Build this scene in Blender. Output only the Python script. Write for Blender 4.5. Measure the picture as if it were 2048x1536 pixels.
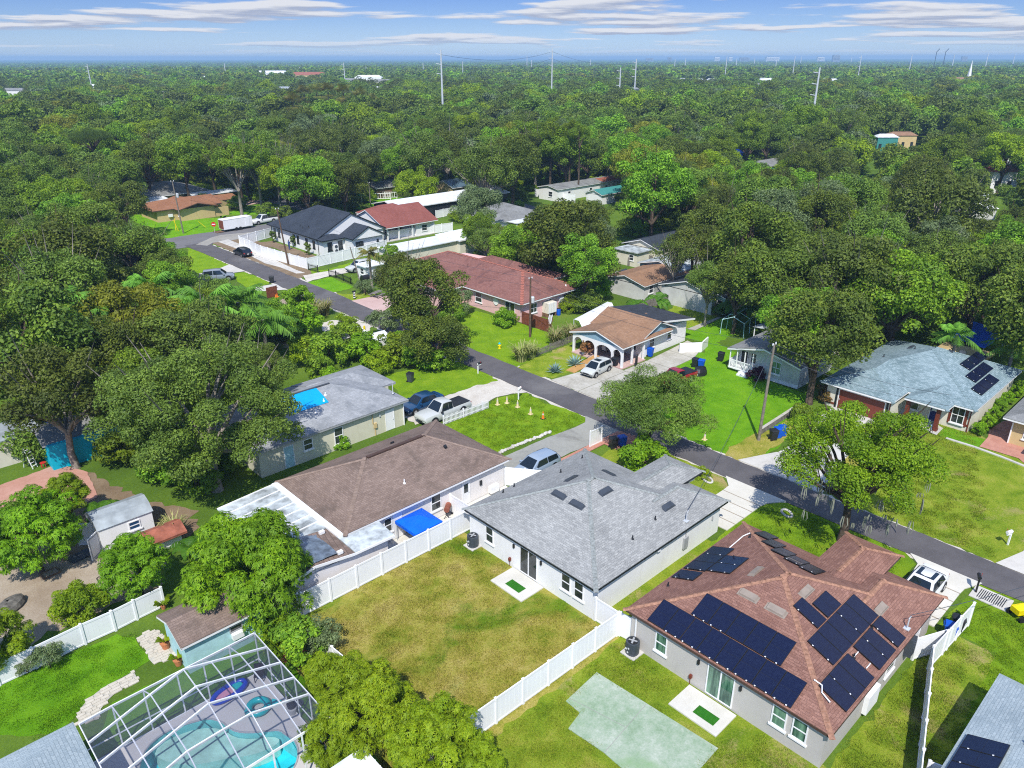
import bpy, math, random
import numpy as np
from mathutils import Vector, Matrix
random.seed(7); rng=np.random.default_rng(11)
S=bpy.context.scene
for o in list(bpy.data.objects): bpy.data.objects.remove(o)
COL=S.collection
# ---------------- camera
cd=bpy.data.cameras.new('camera'); cam=bpy.data.objects.new('camera',cd); COL.objects.link(cam)
cd.sensor_fit='HORIZONTAL'; cd.sensor_width=36.0; cd.lens=1505.07/2048*36.0
cd.clip_start=0.5; cd.clip_end=30000
_p,_r,_y=0.408571,0.0012075,0.814914
fw=Vector((math.cos(_p)*math.cos(_y),math.cos(_p)*math.sin(_y),-math.sin(_p)))
rt=Vector((math.sin(_y),-math.cos(_y),0)); dn=fw.cross(rt)
c,s=math.cos(_r),math.sin(_r); rt,dn=c*rt+s*dn,-s*rt+c*dn
m=Matrix((rt,-dn,-fw)).transposed().to_4x4(); m.translation=(0,0,32.0)
cam.matrix_world=m; S.camera=cam
# ---------------- world, sun, exposure
SUN_EL,SUN_AZ=math.radians(52),math.radians(222)      # azimuth of the sun, counter-clockwise from +X
W=bpy.data.worlds.new('World'); S.world=W; W.use_nodes=True
wn=W.node_tree; wn.nodes.clear()
def wnode(t,**k):
    n=wn.nodes.new(t)
    for a,v in k.items(): setattr(n,a,v)
    return n
sky=wnode('ShaderNodeTexSky',sky_type='NISHITA',sun_disc=False,sun_elevation=SUN_EL,sun_rotation=math.radians(90)-SUN_AZ,
          altitude=300,air_density=1.0,dust_density=0.35,ozone_density=3.0)
bg=wnode('ShaderNodeBackground'); bg.inputs['Strength'].default_value=0.15
wo=wnode('ShaderNodeOutputWorld')
tc=wnode('ShaderNodeTexCoord'); sx=wnode('ShaderNodeSeparateXYZ')
wn.links.new(tc.outputs['Generated'],sx.inputs[0])
def wmath(op,a,b=None,clamp=False):
    n=wnode('ShaderNodeMath',operation=op,use_clamp=clamp)
    for i,v in enumerate((a,b)):
        if v is None: continue
        if isinstance(v,(int,float)): n.inputs[i].default_value=v
        else: wn.links.new(v,n.inputs[i])
    return n.outputs[0]
# flat stratocumulus deck: view direction projected on a high horizontal plane
den=wmath('MAXIMUM',wmath('ADD',sx.outputs[2],0.035),0.035)
cx=wnode('ShaderNodeCombineXYZ'); wn.links.new(wmath('DIVIDE',sx.outputs[0],den),cx.inputs[0]); wn.links.new(wmath('DIVIDE',sx.outputs[1],den),cx.inputs[1])
def wnoise(scale,detail,rough,dist=0.0,off=0.0,k=1.0):
    mp=wnode('ShaderNodeMapping'); wn.links.new(cx.outputs[0],mp.inputs[0]); mp.inputs['Location'].default_value=(off,off*.7,off); mp.inputs['Scale'].default_value=(k,k,k)
    n=wnode('ShaderNodeTexNoise'); n.inputs['Scale'].default_value=scale; n.inputs['Detail'].default_value=detail
    n.inputs['Roughness'].default_value=rough; n.inputs['Distortion'].default_value=dist
    wn.links.new(mp.outputs[0],n.inputs['Vector']); return n.outputs[0]
def wramp(fac,stops):
    r=wnode('ShaderNodeValToRGB'); wn.links.new(fac,r.inputs[0]); e=r.color_ramp.elements
    while len(e)<len(stops): e.new(0.5)
    for el,(p,cc) in zip(e,stops): el.position=p; el.color=(*cc,1)
    return r.outputs[0]
def wmix(f,a,b,bt='MIX'):
    n=wnode('ShaderNodeMix',data_type='RGBA',blend_type=bt)
    for i,v in ((0,f),(6,a),(7,b)):
        if isinstance(v,(int,float)): n.inputs[i].default_value=v
        elif isinstance(v,tuple): n.inputs[i].default_value=(*v,1)
        else: wn.links.new(v,n.inputs[i])
    return n.outputs[2]
cl=wnoise(0.30,8,0.55,0.15,21.0); cu=wnoise(0.30,8,0.55,0.15,21.0,0.955)
cov=wramp(cl,[(0.51,(0,0,0)),(0.56,(1,1,1))])
lit=wmath('ADD',wmath('MULTIPLY',wmath('SUBTRACT',cl,cu),7.0),0.42,True)
ccol=wramp(lit,[(0.15,(1.6,1.8,2.35)),(0.72,(3.1,3.14,3.3))])
tint=wramp(sx.outputs[2],[(0.0,(0.30,0.38,0.59)),(0.038,(0.21,0.275,0.46)),(0.077,(0.137,0.195,0.39)),(0.16,(0.24,0.32,0.52)),(0.45,(0.72,0.80,0.92))])
base=wmix(1.0,sky.outputs[0],tint,'MULTIPLY')
fade=wmath('MULTIPLY',cov,wramp(sx.outputs[2],[(0.004,(0.15,.15,.15)),(0.025,(0.95,.95,.95))]))
allc=wmix(fade,base,ccol)
wn.links.new(allc,bg.inputs[0]); wn.links.new(bg.outputs[0],wo.inputs[0])
sd=bpy.data.lights.new('sun','SUN'); sd.energy=3.15; sd.angle=math.radians(0.55); sd.color=(1.0,0.955,0.88)
sun=bpy.data.objects.new('sun',sd); COL.objects.link(sun)
sv=Vector((math.cos(SUN_EL)*math.cos(SUN_AZ),math.cos(SUN_EL)*math.sin(SUN_AZ),math.sin(SUN_EL)))
sun.rotation_euler=sv.to_track_quat('Z','Y').to_euler(); sun.location=sv*300
S.view_settings.view_transform='Standard'; S.view_settings.look='None'; S.view_settings.gamma=1; S.view_settings.use_curve_mapping=False
S.view_settings.exposure=0.80
S.render.engine='CYCLES'
cy=S.cycles; cy.max_bounces=6; cy.diffuse_bounces=3; cy.glossy_bounces=2; cy.transmission_bounces=3; cy.transparent_max_bounces=12; cy.volume_bounces=0
cy.filter_width=1.1; cy.use_denoising=False; cy.caustics_reflective=False; cy.caustics_refractive=False
# ---------------- materials
def newmat(name):
    m=bpy.data.materials.new(name); m.use_nodes=True; return m,m.node_tree,m.node_tree.nodes['Principled BSDF']
class T:
    """tiny node helper"""
    def __init__(s,nt): s.t=nt
    def n(s,ty,**k):
        n=s.t.nodes.new(ty)
        for a,v in k.items(): setattr(n,a,v)
        return n
    def set(s,inp,v):
        if isinstance(v,(int,float)): inp.default_value=v
        elif isinstance(v,tuple):
            inp.default_value=(*v,1) if (len(v)==3 and len(inp.default_value)==4) else v
        else: s.t.links.new(v,inp)
    def pos(s): return s.n('ShaderNodeNewGeometry').outputs['Position']
    def objc(s): return s.n('ShaderNodeTexCoord').outputs['Object']
    def noise(s,vec,scale,detail=4,rough=.55,dist=0.):
        n=s.n('ShaderNodeTexNoise'); s.set(n.inputs['Vector'],vec); n.inputs['Scale'].default_value=scale; n.inputs['Detail'].default_value=detail
        n.inputs['Roughness'].default_value=rough; n.inputs['Distortion'].default_value=dist; return n.outputs[0]
    def map(s,vec,scale=(1,1,1),rot=(0,0,0)):
        n=s.n('ShaderNodeMapping'); s.set(n.inputs[0],vec); n.inputs['Scale'].default_value=scale; n.inputs['Rotation'].default_value=rot; return n.outputs[0]
    def ramp(s,f,stops,interp='LINEAR'):
        r=s.n('ShaderNodeValToRGB'); s.set(r.inputs[0],f); r.color_ramp.interpolation=interp; e=r.color_ramp.elements
        while len(e)<len(stops): e.new(.5)
        for el,(p,cc) in zip(e,stops): el.position=p; el.color=(*((cc,)*3 if isinstance(cc,(int,float)) else cc),1)
        return r.outputs[0]
    def mix(s,f,a,b,bt='MIX'):
        n=s.n('ShaderNodeMix',data_type='RGBA',blend_type=bt)
        s.set(n.inputs[0],f); s.set(n.inputs[6],a); s.set(n.inputs[7],b); return n.outputs[2]
    def math(s,op,a,b=None,clamp=False):
        n=s.n('ShaderNodeMath',operation=op,use_clamp=clamp); s.set(n.inputs[0],a)
        if b is not None: s.set(n.inputs[1],b)
        return n.outputs[0]
    def bump(s,h,strength,dist=.02):
        n=s.n('ShaderNodeBump'); n.inputs['Strength'].default_value=strength; n.inputs['Distance'].default_value=dist; s.set(n.inputs['Height'],h); return n.outputs[0]
def plain(name,col,rough=.6,spec=.3,metal=0.,var=.12,scale=3.,bump=0.,bscale=60.):
    m,nt,b=newmat(name); t=T(nt)
    n=t.noise(t.pos(),scale,5,.6)
    lo=tuple(x*(1-var) for x in col); hi=tuple(min(1,x*(1+var*.6)) for x in col)
    t.set(b.inputs['Base Color'],t.ramp(n,[(.35,lo),(.65,hi)]))
    b.inputs['Roughness'].default_value=rough; b.inputs['Specular IOR Level'].default_value=spec; b.inputs['Metallic'].default_value=metal
    if bump: t.set(b.inputs['Normal'],t.bump(t.noise(t.pos(),bscale,3,.6),bump))
    return m
def ground_mat(name,stops,scale=.5,fine=9.,bump=.6,patch=None,patchcol=None,pscale=.16,pr=(.52,.62)):
    m,nt,b=newmat(name); t=T(nt); P=t.pos()
    a=t.noise(P,scale,6,.65,.3); f=t.noise(P,fine,4,.7); ff=t.noise(P,fine*5,2,.6)
    k=t.math('ADD',t.math('MULTIPLY',a,.50),t.math('ADD',t.math('MULTIPLY',f,.30),t.math('MULTIPLY',ff,.20)))
    col=t.ramp(k,stops)
    if patchcol:
        pm=t.ramp(t.math('ADD',t.math('MULTIPLY',t.noise(P,pscale,5,.6,.5),.8),t.math('MULTIPLY',f,.2)),[(pr[0],0.),(pr[1],1.)])
        col=t.mix(pm,col,patchcol)
    t.set(b.inputs['Base Color'],col); b.inputs['Roughness'].default_value=.95; b.inputs['Specular IOR Level'].default_value=.1
    t.set(b.inputs['Normal'],t.bump(t.math('ADD',f,t.math('MULTIPLY',ff,1.2)),bump,.06))
    return m
def shingle(name,c1,c2,mort,w=.33,h=.145,stain=None,pitch=.4,speck=.5):
    m,nt,b=newmat(name); t=T(nt)
    P=t.pos(); sp=t.n('ShaderNodeSeparateXYZ'); t.set(sp.inputs[0],P)
    nn=t.n('ShaderNodeSeparateXYZ'); t.set(nn.inputs[0],t.n('ShaderNodeNewGeometry').outputs['True Normal'])
    isx=t.math('GREATER_THAN',t.math('ABSOLUTE',nn.outputs[0]),t.math('ABSOLUTE',nn.outputs[1]))
    u=t.n('ShaderNodeMix',data_type='FLOAT'); t.set(u.inputs[0],isx); t.set(u.inputs[2],sp.outputs[0]); t.set(u.inputs[3],sp.outputs[1])
    v=t.math('MULTIPLY',sp.outputs[2],math.sqrt(1+pitch*pitch)/pitch)
    cv=t.n('ShaderNodeCombineXYZ'); t.set(cv.inputs[0],u.outputs[0]); t.set(cv.inputs[1],v)
    br=t.n('ShaderNodeTexBrick'); t.set(br.inputs['Vector'],cv.outputs[0]); br.offset=.5; br.inputs['Scale'].default_value=1
    br.inputs['Brick Width'].default_value=w; br.inputs['Row Height'].default_value=h; br.inputs['Mortar Size'].default_value=.011
    br.inputs['Mortar Smooth'].default_value=.3; br.inputs['Bias'].default_value=0
    t.set(br.inputs['Color1'],c1); t.set(br.inputs['Color2'],c2); t.set(br.inputs['Mortar'],mort)
    n=t.noise(P,.35,5,.6); f=t.noise(P,22,2,.6)
    col=t.mix(.35,br.outputs[0],t.ramp(n,[(.3,tuple(x*.62 for x in c1)),(.7,c2)]))
    col=t.mix(speck*.5,col,t.ramp(f,[(.3,.05),(.7,.95)]),'OVERLAY')
    if stain:
        col=t.mix(t.ramp(t.noise(t.map(P,(1,1,.4)),.5,5,.65,.6),[(.5,0.),(.68,.8)]),col,stain)
    t.set(b.inputs['Base Color'],col); b.inputs['Roughness'].default_value=.9; b.inputs['Specular IOR Level'].default_value=.2
    t.set(b.inputs['Normal'],t.bump(t.math('ADD',br.outputs[1],t.math('MULTIPLY',f,-.5)),-.5,.02))
    return m
def leafmat(name,c1,c2,c3=None,trans=.35,nscale=.28,vary=1.):
    m,nt,b=newmat(name); t=T(nt); g=t.n('ShaderNodeNewGeometry'); oi=t.n('ShaderNodeObjectInfo')
    a=t.mix(t.ramp(g.outputs['Random Per Island'],[(.05,0.),(.95,1.)]),c1,c2)
    n=t.noise(g.outputs['Position'],nscale,3,.55)
    a=t.mix(t.ramp(n,[(.40,0.),(.66,.75)]),a,c3 or tuple(x*.6 for x in c1))
    hs=t.n('ShaderNodeHueSaturation'); t.set(hs.inputs['Color'],a)
    t.set(hs.inputs['Hue'],t.math('ADD',.496-.026*vary,t.math('MULTIPLY',oi.outputs['Random'],.034*vary))); t.set(hs.inputs['Value'],t.math('ADD',1-.28*vary,t.math('MULTIPLY',oi.outputs['Random'],.7*vary)))
    t.set(b.inputs['Base Color'],hs.outputs[0]); b.inputs['Roughness'].default_value=.55; b.inputs['Specular IOR Level'].default_value=.25
    tr=t.n('ShaderNodeBsdfTranslucent'); t.set(tr.inputs[0],t.mix(1.,hs.outputs[0],(1.5,1.35,.5),'MULTIPLY'))
    mx=t.n('ShaderNodeMixShader'); mx.inputs[0].default_value=trans
    nt.links.new(b.outputs[0],mx.inputs[1]); nt.links.new(tr.outputs[0],mx.inputs[2])
    nt.links.new(mx.outputs[0],nt.nodes['Material Output'].inputs[0]); return m
def stucco(name,col,dirt=.12):
    m,nt,b=newmat(name); t=T(nt); P=t.pos()
    n=t.noise(P,.7,5,.6); st=t.noise(t.map(P,(1,1,.12)),2.6,5,.65)
    c0=t.ramp(n,[(.35,tuple(x*(1-dirt) for x in col)),(.65,col)])
    t.set(b.inputs['Base Color'],t.mix(t.ramp(st,[(.55,0.),(.75,.45)]),c0,tuple(x*y for x,y in zip(col,(.74,.71,.64)))))
    b.inputs['Roughness'].default_value=.85; b.inputs['Specular IOR Level'].default_value=.2
    t.set(b.inputs['Normal'],t.bump(t.noise(P,45,3,.6),.25)); return m
M={}
def build_mats():
    P=plain
    M['white']=P('white_paint',(.80,.80,.80),.6,.3,0,.05,.6)
    M['vinyl']=P('white_vinyl',(.82,.83,.84),.4,.4,0,.05,.5)
    M['stucco_white']=stucco('white_stucco',(.80,.80,.79),.07)
    M['stucco_greige']=stucco('greige_stucco',(.50,.475,.44),.08)
    M['stucco_cream']=stucco('cream_stucco',(.70,.66,.55),.15)
    M['stucco_beige']=stucco('pale_cream_stucco',(.62,.60,.47),.1)
    M['stucco_tan']=stucco('tan_stucco',(.58,.44,.22),.1)
    M['stucco_pink']=stucco('pink_stucco',(.76,.48,.47),.10)
    M['stucco_grey']=stucco('grey_siding',(.60,.60,.57),.2)
    M['stucco_brownwhite']=stucco('warm_white_stucco',(.74,.71,.69),.08)
    M['blue_trim']=P('pale_blue_paint',(.24,.38,.48),.6)
    M['aqua']=P('pale_aqua_paint',(.40,.62,.66),.7)
    M['teal']=P('teal_paint',(.05,.24,.22),.6)
    M['turq']=P('turquoise_paint',(.0,.42,.58),.5,.3,0,.1)
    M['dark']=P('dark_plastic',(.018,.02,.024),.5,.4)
    M['black']=P('black_metal',(.012,.012,.014),.45,.5)
    M['darkgrey']=P('dark_grey_metal',(.05,.06,.075),.45,.5)
    M['bin_blue']=P('blue_plastic',(.005,.085,.50),.45,.4)
    M['tarp_blue']=P('blue_tarp',(.0,.12,.72),.5,.4,0,.14,1.5,.3,4)
    M['tarp_cyan']=P('bright_blue_tarp',(.0,.33,.70),.55,.3,0,.08,1.5,.2,3)
    M['tarp_grey']=P('grey_plastic_tarp',(.13,.17,.22),.3,.6,0,.5,2.2,.9,2.2)
    M['grey']=P('grey_paint',(.33,.34,.35),.6)
    M['fascia_dark']=P('black_fascia',(.012,.016,.02),.5)
    M['fascia_brown']=P('brown_fascia',(.075,.045,.035),.55)
    M['soffit']=P('grey_soffit',(.42,.46,.47),.7)
    M['redbrown']=P('red_brown_paint',(.16,.035,.018),.5,.4)
    M['navy']=P('navy_paint',(.012,.022,.13),.5)
    M['wood']=P('weathered_wood',(.20,.12,.07),.85,.2,0,.45,2.5,.4,14)
    M['wood_red']=P('red_brown_wood',(.19,.062,.035),.85,.2,0,.3,2.5,.4,14)
    M['wood_new']=P('new_plywood',(.46,.26,.09),.8,.2,0,.15,2)
    M['wood_grey']=P('grey_wood',(.20,.185,.165),.9,.1,0,.35,3,.4,20)
    M['pole']=P('pole_wood',(.21,.185,.15),.9,.1,0,.3,4,.3,30)
    M['pole_brown']=P('brown_pole_wood',(.13,.085,.06),.9,.1,0,.3,4,.3,30)
    M['steel']=P('galvanised_steel',(.58,.61,.63),.5,.5,.2,.06)
    M['alu']=P('white_aluminium',(.80,.81,.82),.45,.5)
    M['bark']=P('bark',(.10,.075,.055),.95,.1,0,.5,4,.9,22)
    M['bark_pale']=P('pale_bark',(.27,.24,.20),.95,.1,0,.4,5,.8,22)
    M['moss']=P('spanish_moss',(.25,.27,.20),1,.05)
    M['conc']=ground_mat('concrete',[(.35,(.40,.385,.35)),(.5,(.52,.50,.46)),(.65,(.60,.58,.53))],.35,3.,.1)
    M['conc_grey']=ground_mat('grey_concrete',[(.32,(.22,.22,.20)),(.5,(.30,.30,.27)),(.68,(.36,.355,.32))],.3,3.,.12,True,(.17,.165,.15),.25,(.58,.72))
    M['conc_dirty']=ground_mat('stained_concrete',[(.30,(.24,.22,.18)),(.5,(.42,.40,.34)),(.68,(.55,.53,.48))],.6,4.,.15)
    M['slab']=ground_mat('new_concrete',[(.3,(.50,.48,.42)),(.7,(.66,.64,.58))],.4,3.,.06)
    M['asph']=ground_mat('asphalt',[(.32,(.075,.072,.076)),(.5,(.112,.106,.111)),(.68,(.145,.138,.143))],.5,14.,.35,True,(.165,.158,.155),.13,(.52,.66))
    M['asph_old']=ground_mat('pale_asphalt',[(.3,(.13,.125,.13)),(.7,(.20,.195,.20))],.25,24.,.2)
    M['asph_light']=ground_mat('dusty_asphalt',[(.3,(.22,.21,.19)),(.7,(.40,.38,.34))],.25,12.,.2)
    M['gravel']=ground_mat('pale_gravel',[(.3,(.40,.35,.29)),(.5,(.58,.54,.47)),(.7,(.68,.65,.58))],.8,16.,.5)
    M['sand']=ground_mat('bare_sand',[(.25,(.17,.12,.075)),(.45,(.31,.245,.175)),(.6,(.42,.36,.28)),(.75,(.47,.42,.34))],.30,9.,.4)
    M['dirt']=ground_mat('brown_soil',[(.3,(.12,.08,.05)),(.5,(.22,.16,.10)),(.7,(.32,.25,.17))],.5,9.,.5)
    M['forest_floor']=ground_mat('grass_ground',[(.30,(0.053,0.077,0.013)),(.45,(0.075,0.140,0.015)),(.58,(0.128,0.210,0.022)),(.72,(0.225,0.210,0.066))],.10,5.,.7)
    M['lawn']=ground_mat('green_lawn',[(.30,(0.095,0.203,0.007)),(.43,(0.155,0.294,0.010)),(.54,(0.223,0.371,0.012)),(.68,(0.351,0.434,0.036))],.55,10.,1.)
    M['lawn_bright']=ground_mat('bright_green_lawn',[(.30,(0.074,0.225,0.005)),(.45,(0.128,0.326,0.007)),(.56,(0.182,0.399,0.011)),(.70,(0.270,0.450,0.018))],.5,10.,1.)
    M['lawn_mixed']=ground_mat('patchy_green_lawn',[(.32,(0.095,0.182,0.010)),(.44,(0.182,0.287,0.014)),(.53,(0.290,0.371,0.029)),(.64,(0.446,0.434,0.084))],.45,8.,1.1,True,(.46,.37,.15),.24,(.57,.67))
    M['lawn_dry']=ground_mat('dry_yellow_lawn',[(.33,(0.115,0.193,0.013)),(.42,(0.230,0.276,0.023)),(.49,(0.392,0.366,0.058)),(.56,(0.499,0.428,0.111)),(.66,(0.594,0.483,0.195))],.38,7.,1.2,True,(.16,.27,.014),.20,(.53,.63))
    M['green_paint']=ground_mat('faded_green_paint',[(.34,(.17,.26,.15)),(.45,(.26,.35,.24)),(.55,(.36,.42,.33)),(.66,(.50,.54,.46))],.30,2.2,.15,True,(.22,.34,.18),.16,(.50,.60))
    M['vent_tan']=P('tan_roof_vent',(.27,.225,.185),.7)
    M['pink_conc']=ground_mat('pink_concrete',[(.3,(.42,.27,.24)),(.7,(.60,.45,.41))],.4,5.,.1)
    M['brick']=ground_mat('red_brick',[(.3,(.36,.15,.11)),(.7,(.56,.30,.23))],1.2,9.,.2)
    M['terracotta']=ground_mat('terracotta_tile',[(.3,(.36,.17,.12)),(.7,(.56,.33,.26))],.5,5.,.1)
    M['paver']=ground_mat('cream_paver',[(.3,(.40,.36,.28)),(.7,(.66,.61,.52))],2.5,14.,.2)
    M['deck']=ground_mat('pool_deck_coating',[(.3,(.46,.44,.42)),(.7,(.56,.54,.52))],.5,8.,.08)
    M['mat_green']=ground_mat('artificial_grass',[(.3,(.02,.13,.01)),(.7,(.045,.22,.02))],3,20.,.6)
    M['rock']=P('grey_rock',(.15,.14,.12),.95,.1,0,.5,3,.8,9)
    M['sh_grey']=shingle('grey_shingles',(.235,.24,.235),(.38,.385,.37),(.15,.155,.155),speck=.7)
    M['sh_red']=shingle('red_brown_shingles',(.185,.092,.070),(.305,.165,.125),(.10,.045,.036),speck=.7)
    M['sh_brown']=shingle('brown_shingles',(.175,.125,.102),(.27,.20,.165),(.09,.065,.055),stain=(.105,.08,.065))
    M['sh_beige']=shingle('pale_grey_shingles',(.26,.275,.29),(.36,.375,.39),(.2,.2,.21),stain=(.15,.165,.18))
    M['sh_blue']=shingle('blue_grey_shingles',(.13,.20,.22),(.31,.40,.43),(.075,.115,.13))
    M['sh_pink']=shingle('dusky_red_shingles',(.20,.088,.072),(.285,.14,.115),(.12,.05,.045),stain=(.11,.055,.05))
    M['sh_tan']=shingle('tan_brown_shingles',(.26,.145,.085),(.35,.21,.13),(.17,.1,.06),stain=(.19,.12,.08))
    M['sh_black']=shingle('charcoal_shingles',(.03,.038,.052),(.055,.066,.085),(.015,.018,.024))
    M['sh_redr']=shingle('brick_red_shingles',(.22,.07,.055),(.29,.105,.085),(.13,.045,.035))
    M['sh_tbrown']=shingle('sienna_shingles',(.26,.115,.06),(.34,.165,.09),(.15,.07,.04))
    M['sh_far']=shingle('weathered_grey_shingles',(.20,.205,.20),(.28,.285,.28),(.14,.14,.14),stain=(.13,.13,.125))
    M['sh_paleblue']=shingle('pale_blue_grey_shingles',(.30,.37,.40),(.42,.49,.51),(.17,.22,.25))
    M['cap_grey']=P('grey_ridge_shingle',(.27,.29,.28),.9,.1,0,.3,6)
    M['cap_red']=P('orange_brown_ridge_shingle',(.34,.185,.125),.9,.1,0,.35,5)
    M['cap_pink']=P('salmon_ridge_shingle',(.40,.15,.11),.9,.1,0,.2,3)
    M['cap_tan']=P('tan_ridge_shingle',(.25,.185,.15),.9,.1,0,.2,3)
    M['cap_blue']=P('blue_ridge_shingle',(.21,.29,.31),.9,.1,0,.2,3)
    M['metal_roof']=P('white_metal_roof',(.70,.73,.75),.5,.4,.0,.18,1.2)
    M['metal_dirty']=P('stained_metal_roof',(.42,.46,.47),.6,.3,0,.55,1.1)
    M['metal_grey']=P('grey_metal_roof',(.36,.40,.42),.5,.4,.2,.25,1.)
    M['roll_black']=P('black_roll_roofing',(.045,.05,.06),.85,.2,0,.3,1.5)
    M['rust']=P('rusty_metal',(.32,.11,.07),.8,.2,0,.35,1.5)
    m,nt,b=newmat('window_glass'); t=T(nt); t.set(b.inputs['Base Color'],t.ramp(t.noise(t.pos(),1.3,2),[(.3,(.012,.016,.018)),(.7,(.05,.06,.062))])); b.inputs['Roughness'].default_value=.06; b.inputs['Specular IOR Level'].default_value=.7; M['glass']=m
    m,nt,b=newmat('green_tinted_glass'); t=T(nt); t.set(b.inputs['Base Color'],t.ramp(t.noise(t.map(t.pos(),(1,3,.4)),1.5,2),[(.35,(.02,.07,.05)),(.65,(.16,.30,.20))])); b.inputs['Roughness'].default_value=.06; b.inputs['Specular IOR Level'].default_value=.7; M['glass_green']=m
    m,nt,b=newmat('car_glass'); b.inputs['Base Color'].default_value=(.01,.015,.02,1); b.inputs['Roughness'].default_value=.05; b.inputs['Specular IOR Level'].default_value=.8; M['car_glass']=m
    m,nt,b=newmat('solar_cells'); t=T(nt)
    br=t.n('ShaderNodeTexBrick'); br.offset=0; br.inputs['Scale'].default_value=1; br.inputs['Brick Width'].default_value=.17; br.inputs['Row Height'].default_value=.09; br.inputs['Mortar Size'].default_value=.004
    t.set(br.inputs['Vector'],t.n('ShaderNodeTexCoord').outputs['Object']); t.set(br.inputs['Color1'],(.007,.010,.034)); t.set(br.inputs['Color2'],(.010,.014,.042)); t.set(br.inputs['Mortar'],(.004,.005,.014))
    t.set(b.inputs['Base Color'],br.outputs[0]); b.inputs['Roughness'].default_value=.22; b.inputs['Specular IOR Level'].default_value=.5; M['solar']=m
    m,nt,b=newmat('insect_screen'); t=T(nt); tr=t.n('ShaderNodeBsdfTransparent'); tr.inputs[0].default_value=(.88,.89,.93,1); df=t.n('ShaderNodeBsdfDiffuse'); df.inputs[0].default_value=(.10,.11,.16,1); mx=t.n('ShaderNodeMixShader'); mx.inputs[0].default_value=.24
    nt.links.new(tr.outputs[0],mx.inputs[1]); nt.links.new(df.outputs[0],mx.inputs[2]); nt.links.new(mx.outputs[0],nt.nodes['Material Output'].inputs[0]); M['screen']=m
    m,nt,b=newmat('pool_water'); t=T(nt); tr=t.n('ShaderNodeBsdfTransparent'); tr.inputs[0].default_value=(.84,.99,.99,1); gl=t.n('ShaderNodeBsdfGlossy'); gl.inputs['Roughness'].default_value=.03; t.set(gl.inputs['Normal'],t.bump(t.noise(t.pos(),2.2,3),.25,.05))
    fr=t.n('ShaderNodeFresnel'); fr.inputs[0].default_value=1.33; mx=t.n('ShaderNodeMixShader'); nt.links.new(fr.outputs[0],mx.inputs[0])
    nt.links.new(tr.outputs[0],mx.inputs[1]); nt.links.new(gl.outputs[0],mx.inputs[2]); nt.links.new(mx.outputs[0],nt.nodes['Material Output'].inputs[0]); M['water']=m
    M['pool_shell']=P('aqua_plaster',(.25,.70,.74),.7,.2,0,.2,.9); M['pool_shelf']=P('pale_aqua_plaster',(.60,.78,.68),.7,.2,0,.25,1.2); M['pool_deep']=P('turquoise_plaster',(.04,.72,.84),.7,.2,0,.25,.8)
    for k,cc in dict(blue=(.008,.05,.13),silver=(.50,.52,.50),steelblue=(.26,.33,.42),white=(.75,.76,.77),black=(.012,.014,.025),greysuv=(.20,.235,.29),red=(.30,.012,.02),bluegrey=(.10,.16,.22)).items():
        m,nt,b=newmat('car_paint_'+k); b.inputs['Base Color'].default_value=(*cc,1); b.inputs['Roughness'].default_value=.28; b.inputs['Coat Weight'].default_value=.7; b.inputs['Coat Roughness'].default_value=.06; M['car_'+k]=m
    M['tyre']=P('tyre_rubber',(.015,.015,.015),.85,.2); M['rim']=P('alloy_rim',(.45,.46,.47),.3,.6,.6)
    M['lamp']=P('clear_lamp',(.7,.72,.72),.15,.7); M['tail']=P('red_lamp',(.35,.01,.01),.2,.6)
    M['orange']=P('orange_plastic',(.75,.20,.02),.6); M['coneyellow']=P('faded_orange_plastic',(.66,.55,.30),.7)
    M['yellow']=P('yellow_plastic',(.78,.62,.0),.4,.4); M['redp']=P('red_plastic',(.5,.03,.02),.5); M['teal_float']=P('teal_vinyl',(.0,.38,.40),.3,.5); M['blue_float']=P('blue_vinyl',(.0,.04,.42),.3,.5); M['pink_float']=P('pink_vinyl',(.55,.25,.35),.3,.5)
    M['pot']=P('terracotta_clay',(.48,.18,.08),.8,.2)
    M['skin']=P('skin',(.42,.24,.16),.6); M['denim']=P('denim_cloth',(.03,.06,.18),.9); M['hair']=P('dark_hair',(.02,.015,.01),.8)
    M['sky_lens']=P('acrylic',(.1,.1,.12),.1,.7); M['green_sign']=P('green_sign',(.0,.22,.10),.5); M['red_sign']=P('red_sign',(.55,.01,.015),.5)
    L=leafmat
    M['lf_oak']=L('oak_leaf',(0.066,0.130,0.013),(0.184,0.278,0.028),(0.042,0.086,0.013),.25)
    M['lf_oak2']=L('olive_oak_leaf',(0.078,0.136,0.018),(0.168,0.255,0.032),(0.048,0.088,0.015),.25)
    M['lf_green']=L('mid_green_leaf',(0.083,0.196,0.010),(0.241,0.411,0.022),(0.054,0.130,0.010),.3)
    M['lf_bright']=L('bright_green_leaf',(0.119,0.294,0.006),(0.290,0.517,0.016),(0.086,0.208,0.008),.35,vary=.25)
    M['lf_lime']=L('lime_leaf',(0.164,0.290,0.007),(0.350,0.478,0.014),(0.112,0.209,0.007),.38,vary=.25)
    M['lf_airy']=L('light_oak_leaf',(0.116,0.243,0.006),(0.271,0.414,0.014),(0.085,0.177,0.006),.35,vary=.2)
    M['lf_yell']=L('yellow_green_leaf',(0.165,0.202,0.012),(0.308,0.337,0.024),(0.100,0.135,0.012),.3,vary=.25)
    M['lf_grey']=L('grey_green_leaf',(0.112,0.176,0.066),(0.216,0.293,0.123),(0.075,0.121,0.042),.25,vary=.25)
    M['lf_palm']=L('palm_frond',(0.094,0.274,0.024),(0.211,0.480,0.050),(0.070,0.182,0.024),.3,vary=.25)
    M['lf_sabal']=L('cabbage_palm_frond',(.075,.115,.012),(.28,.25,.05),(.06,.09,.015),.25)
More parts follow.
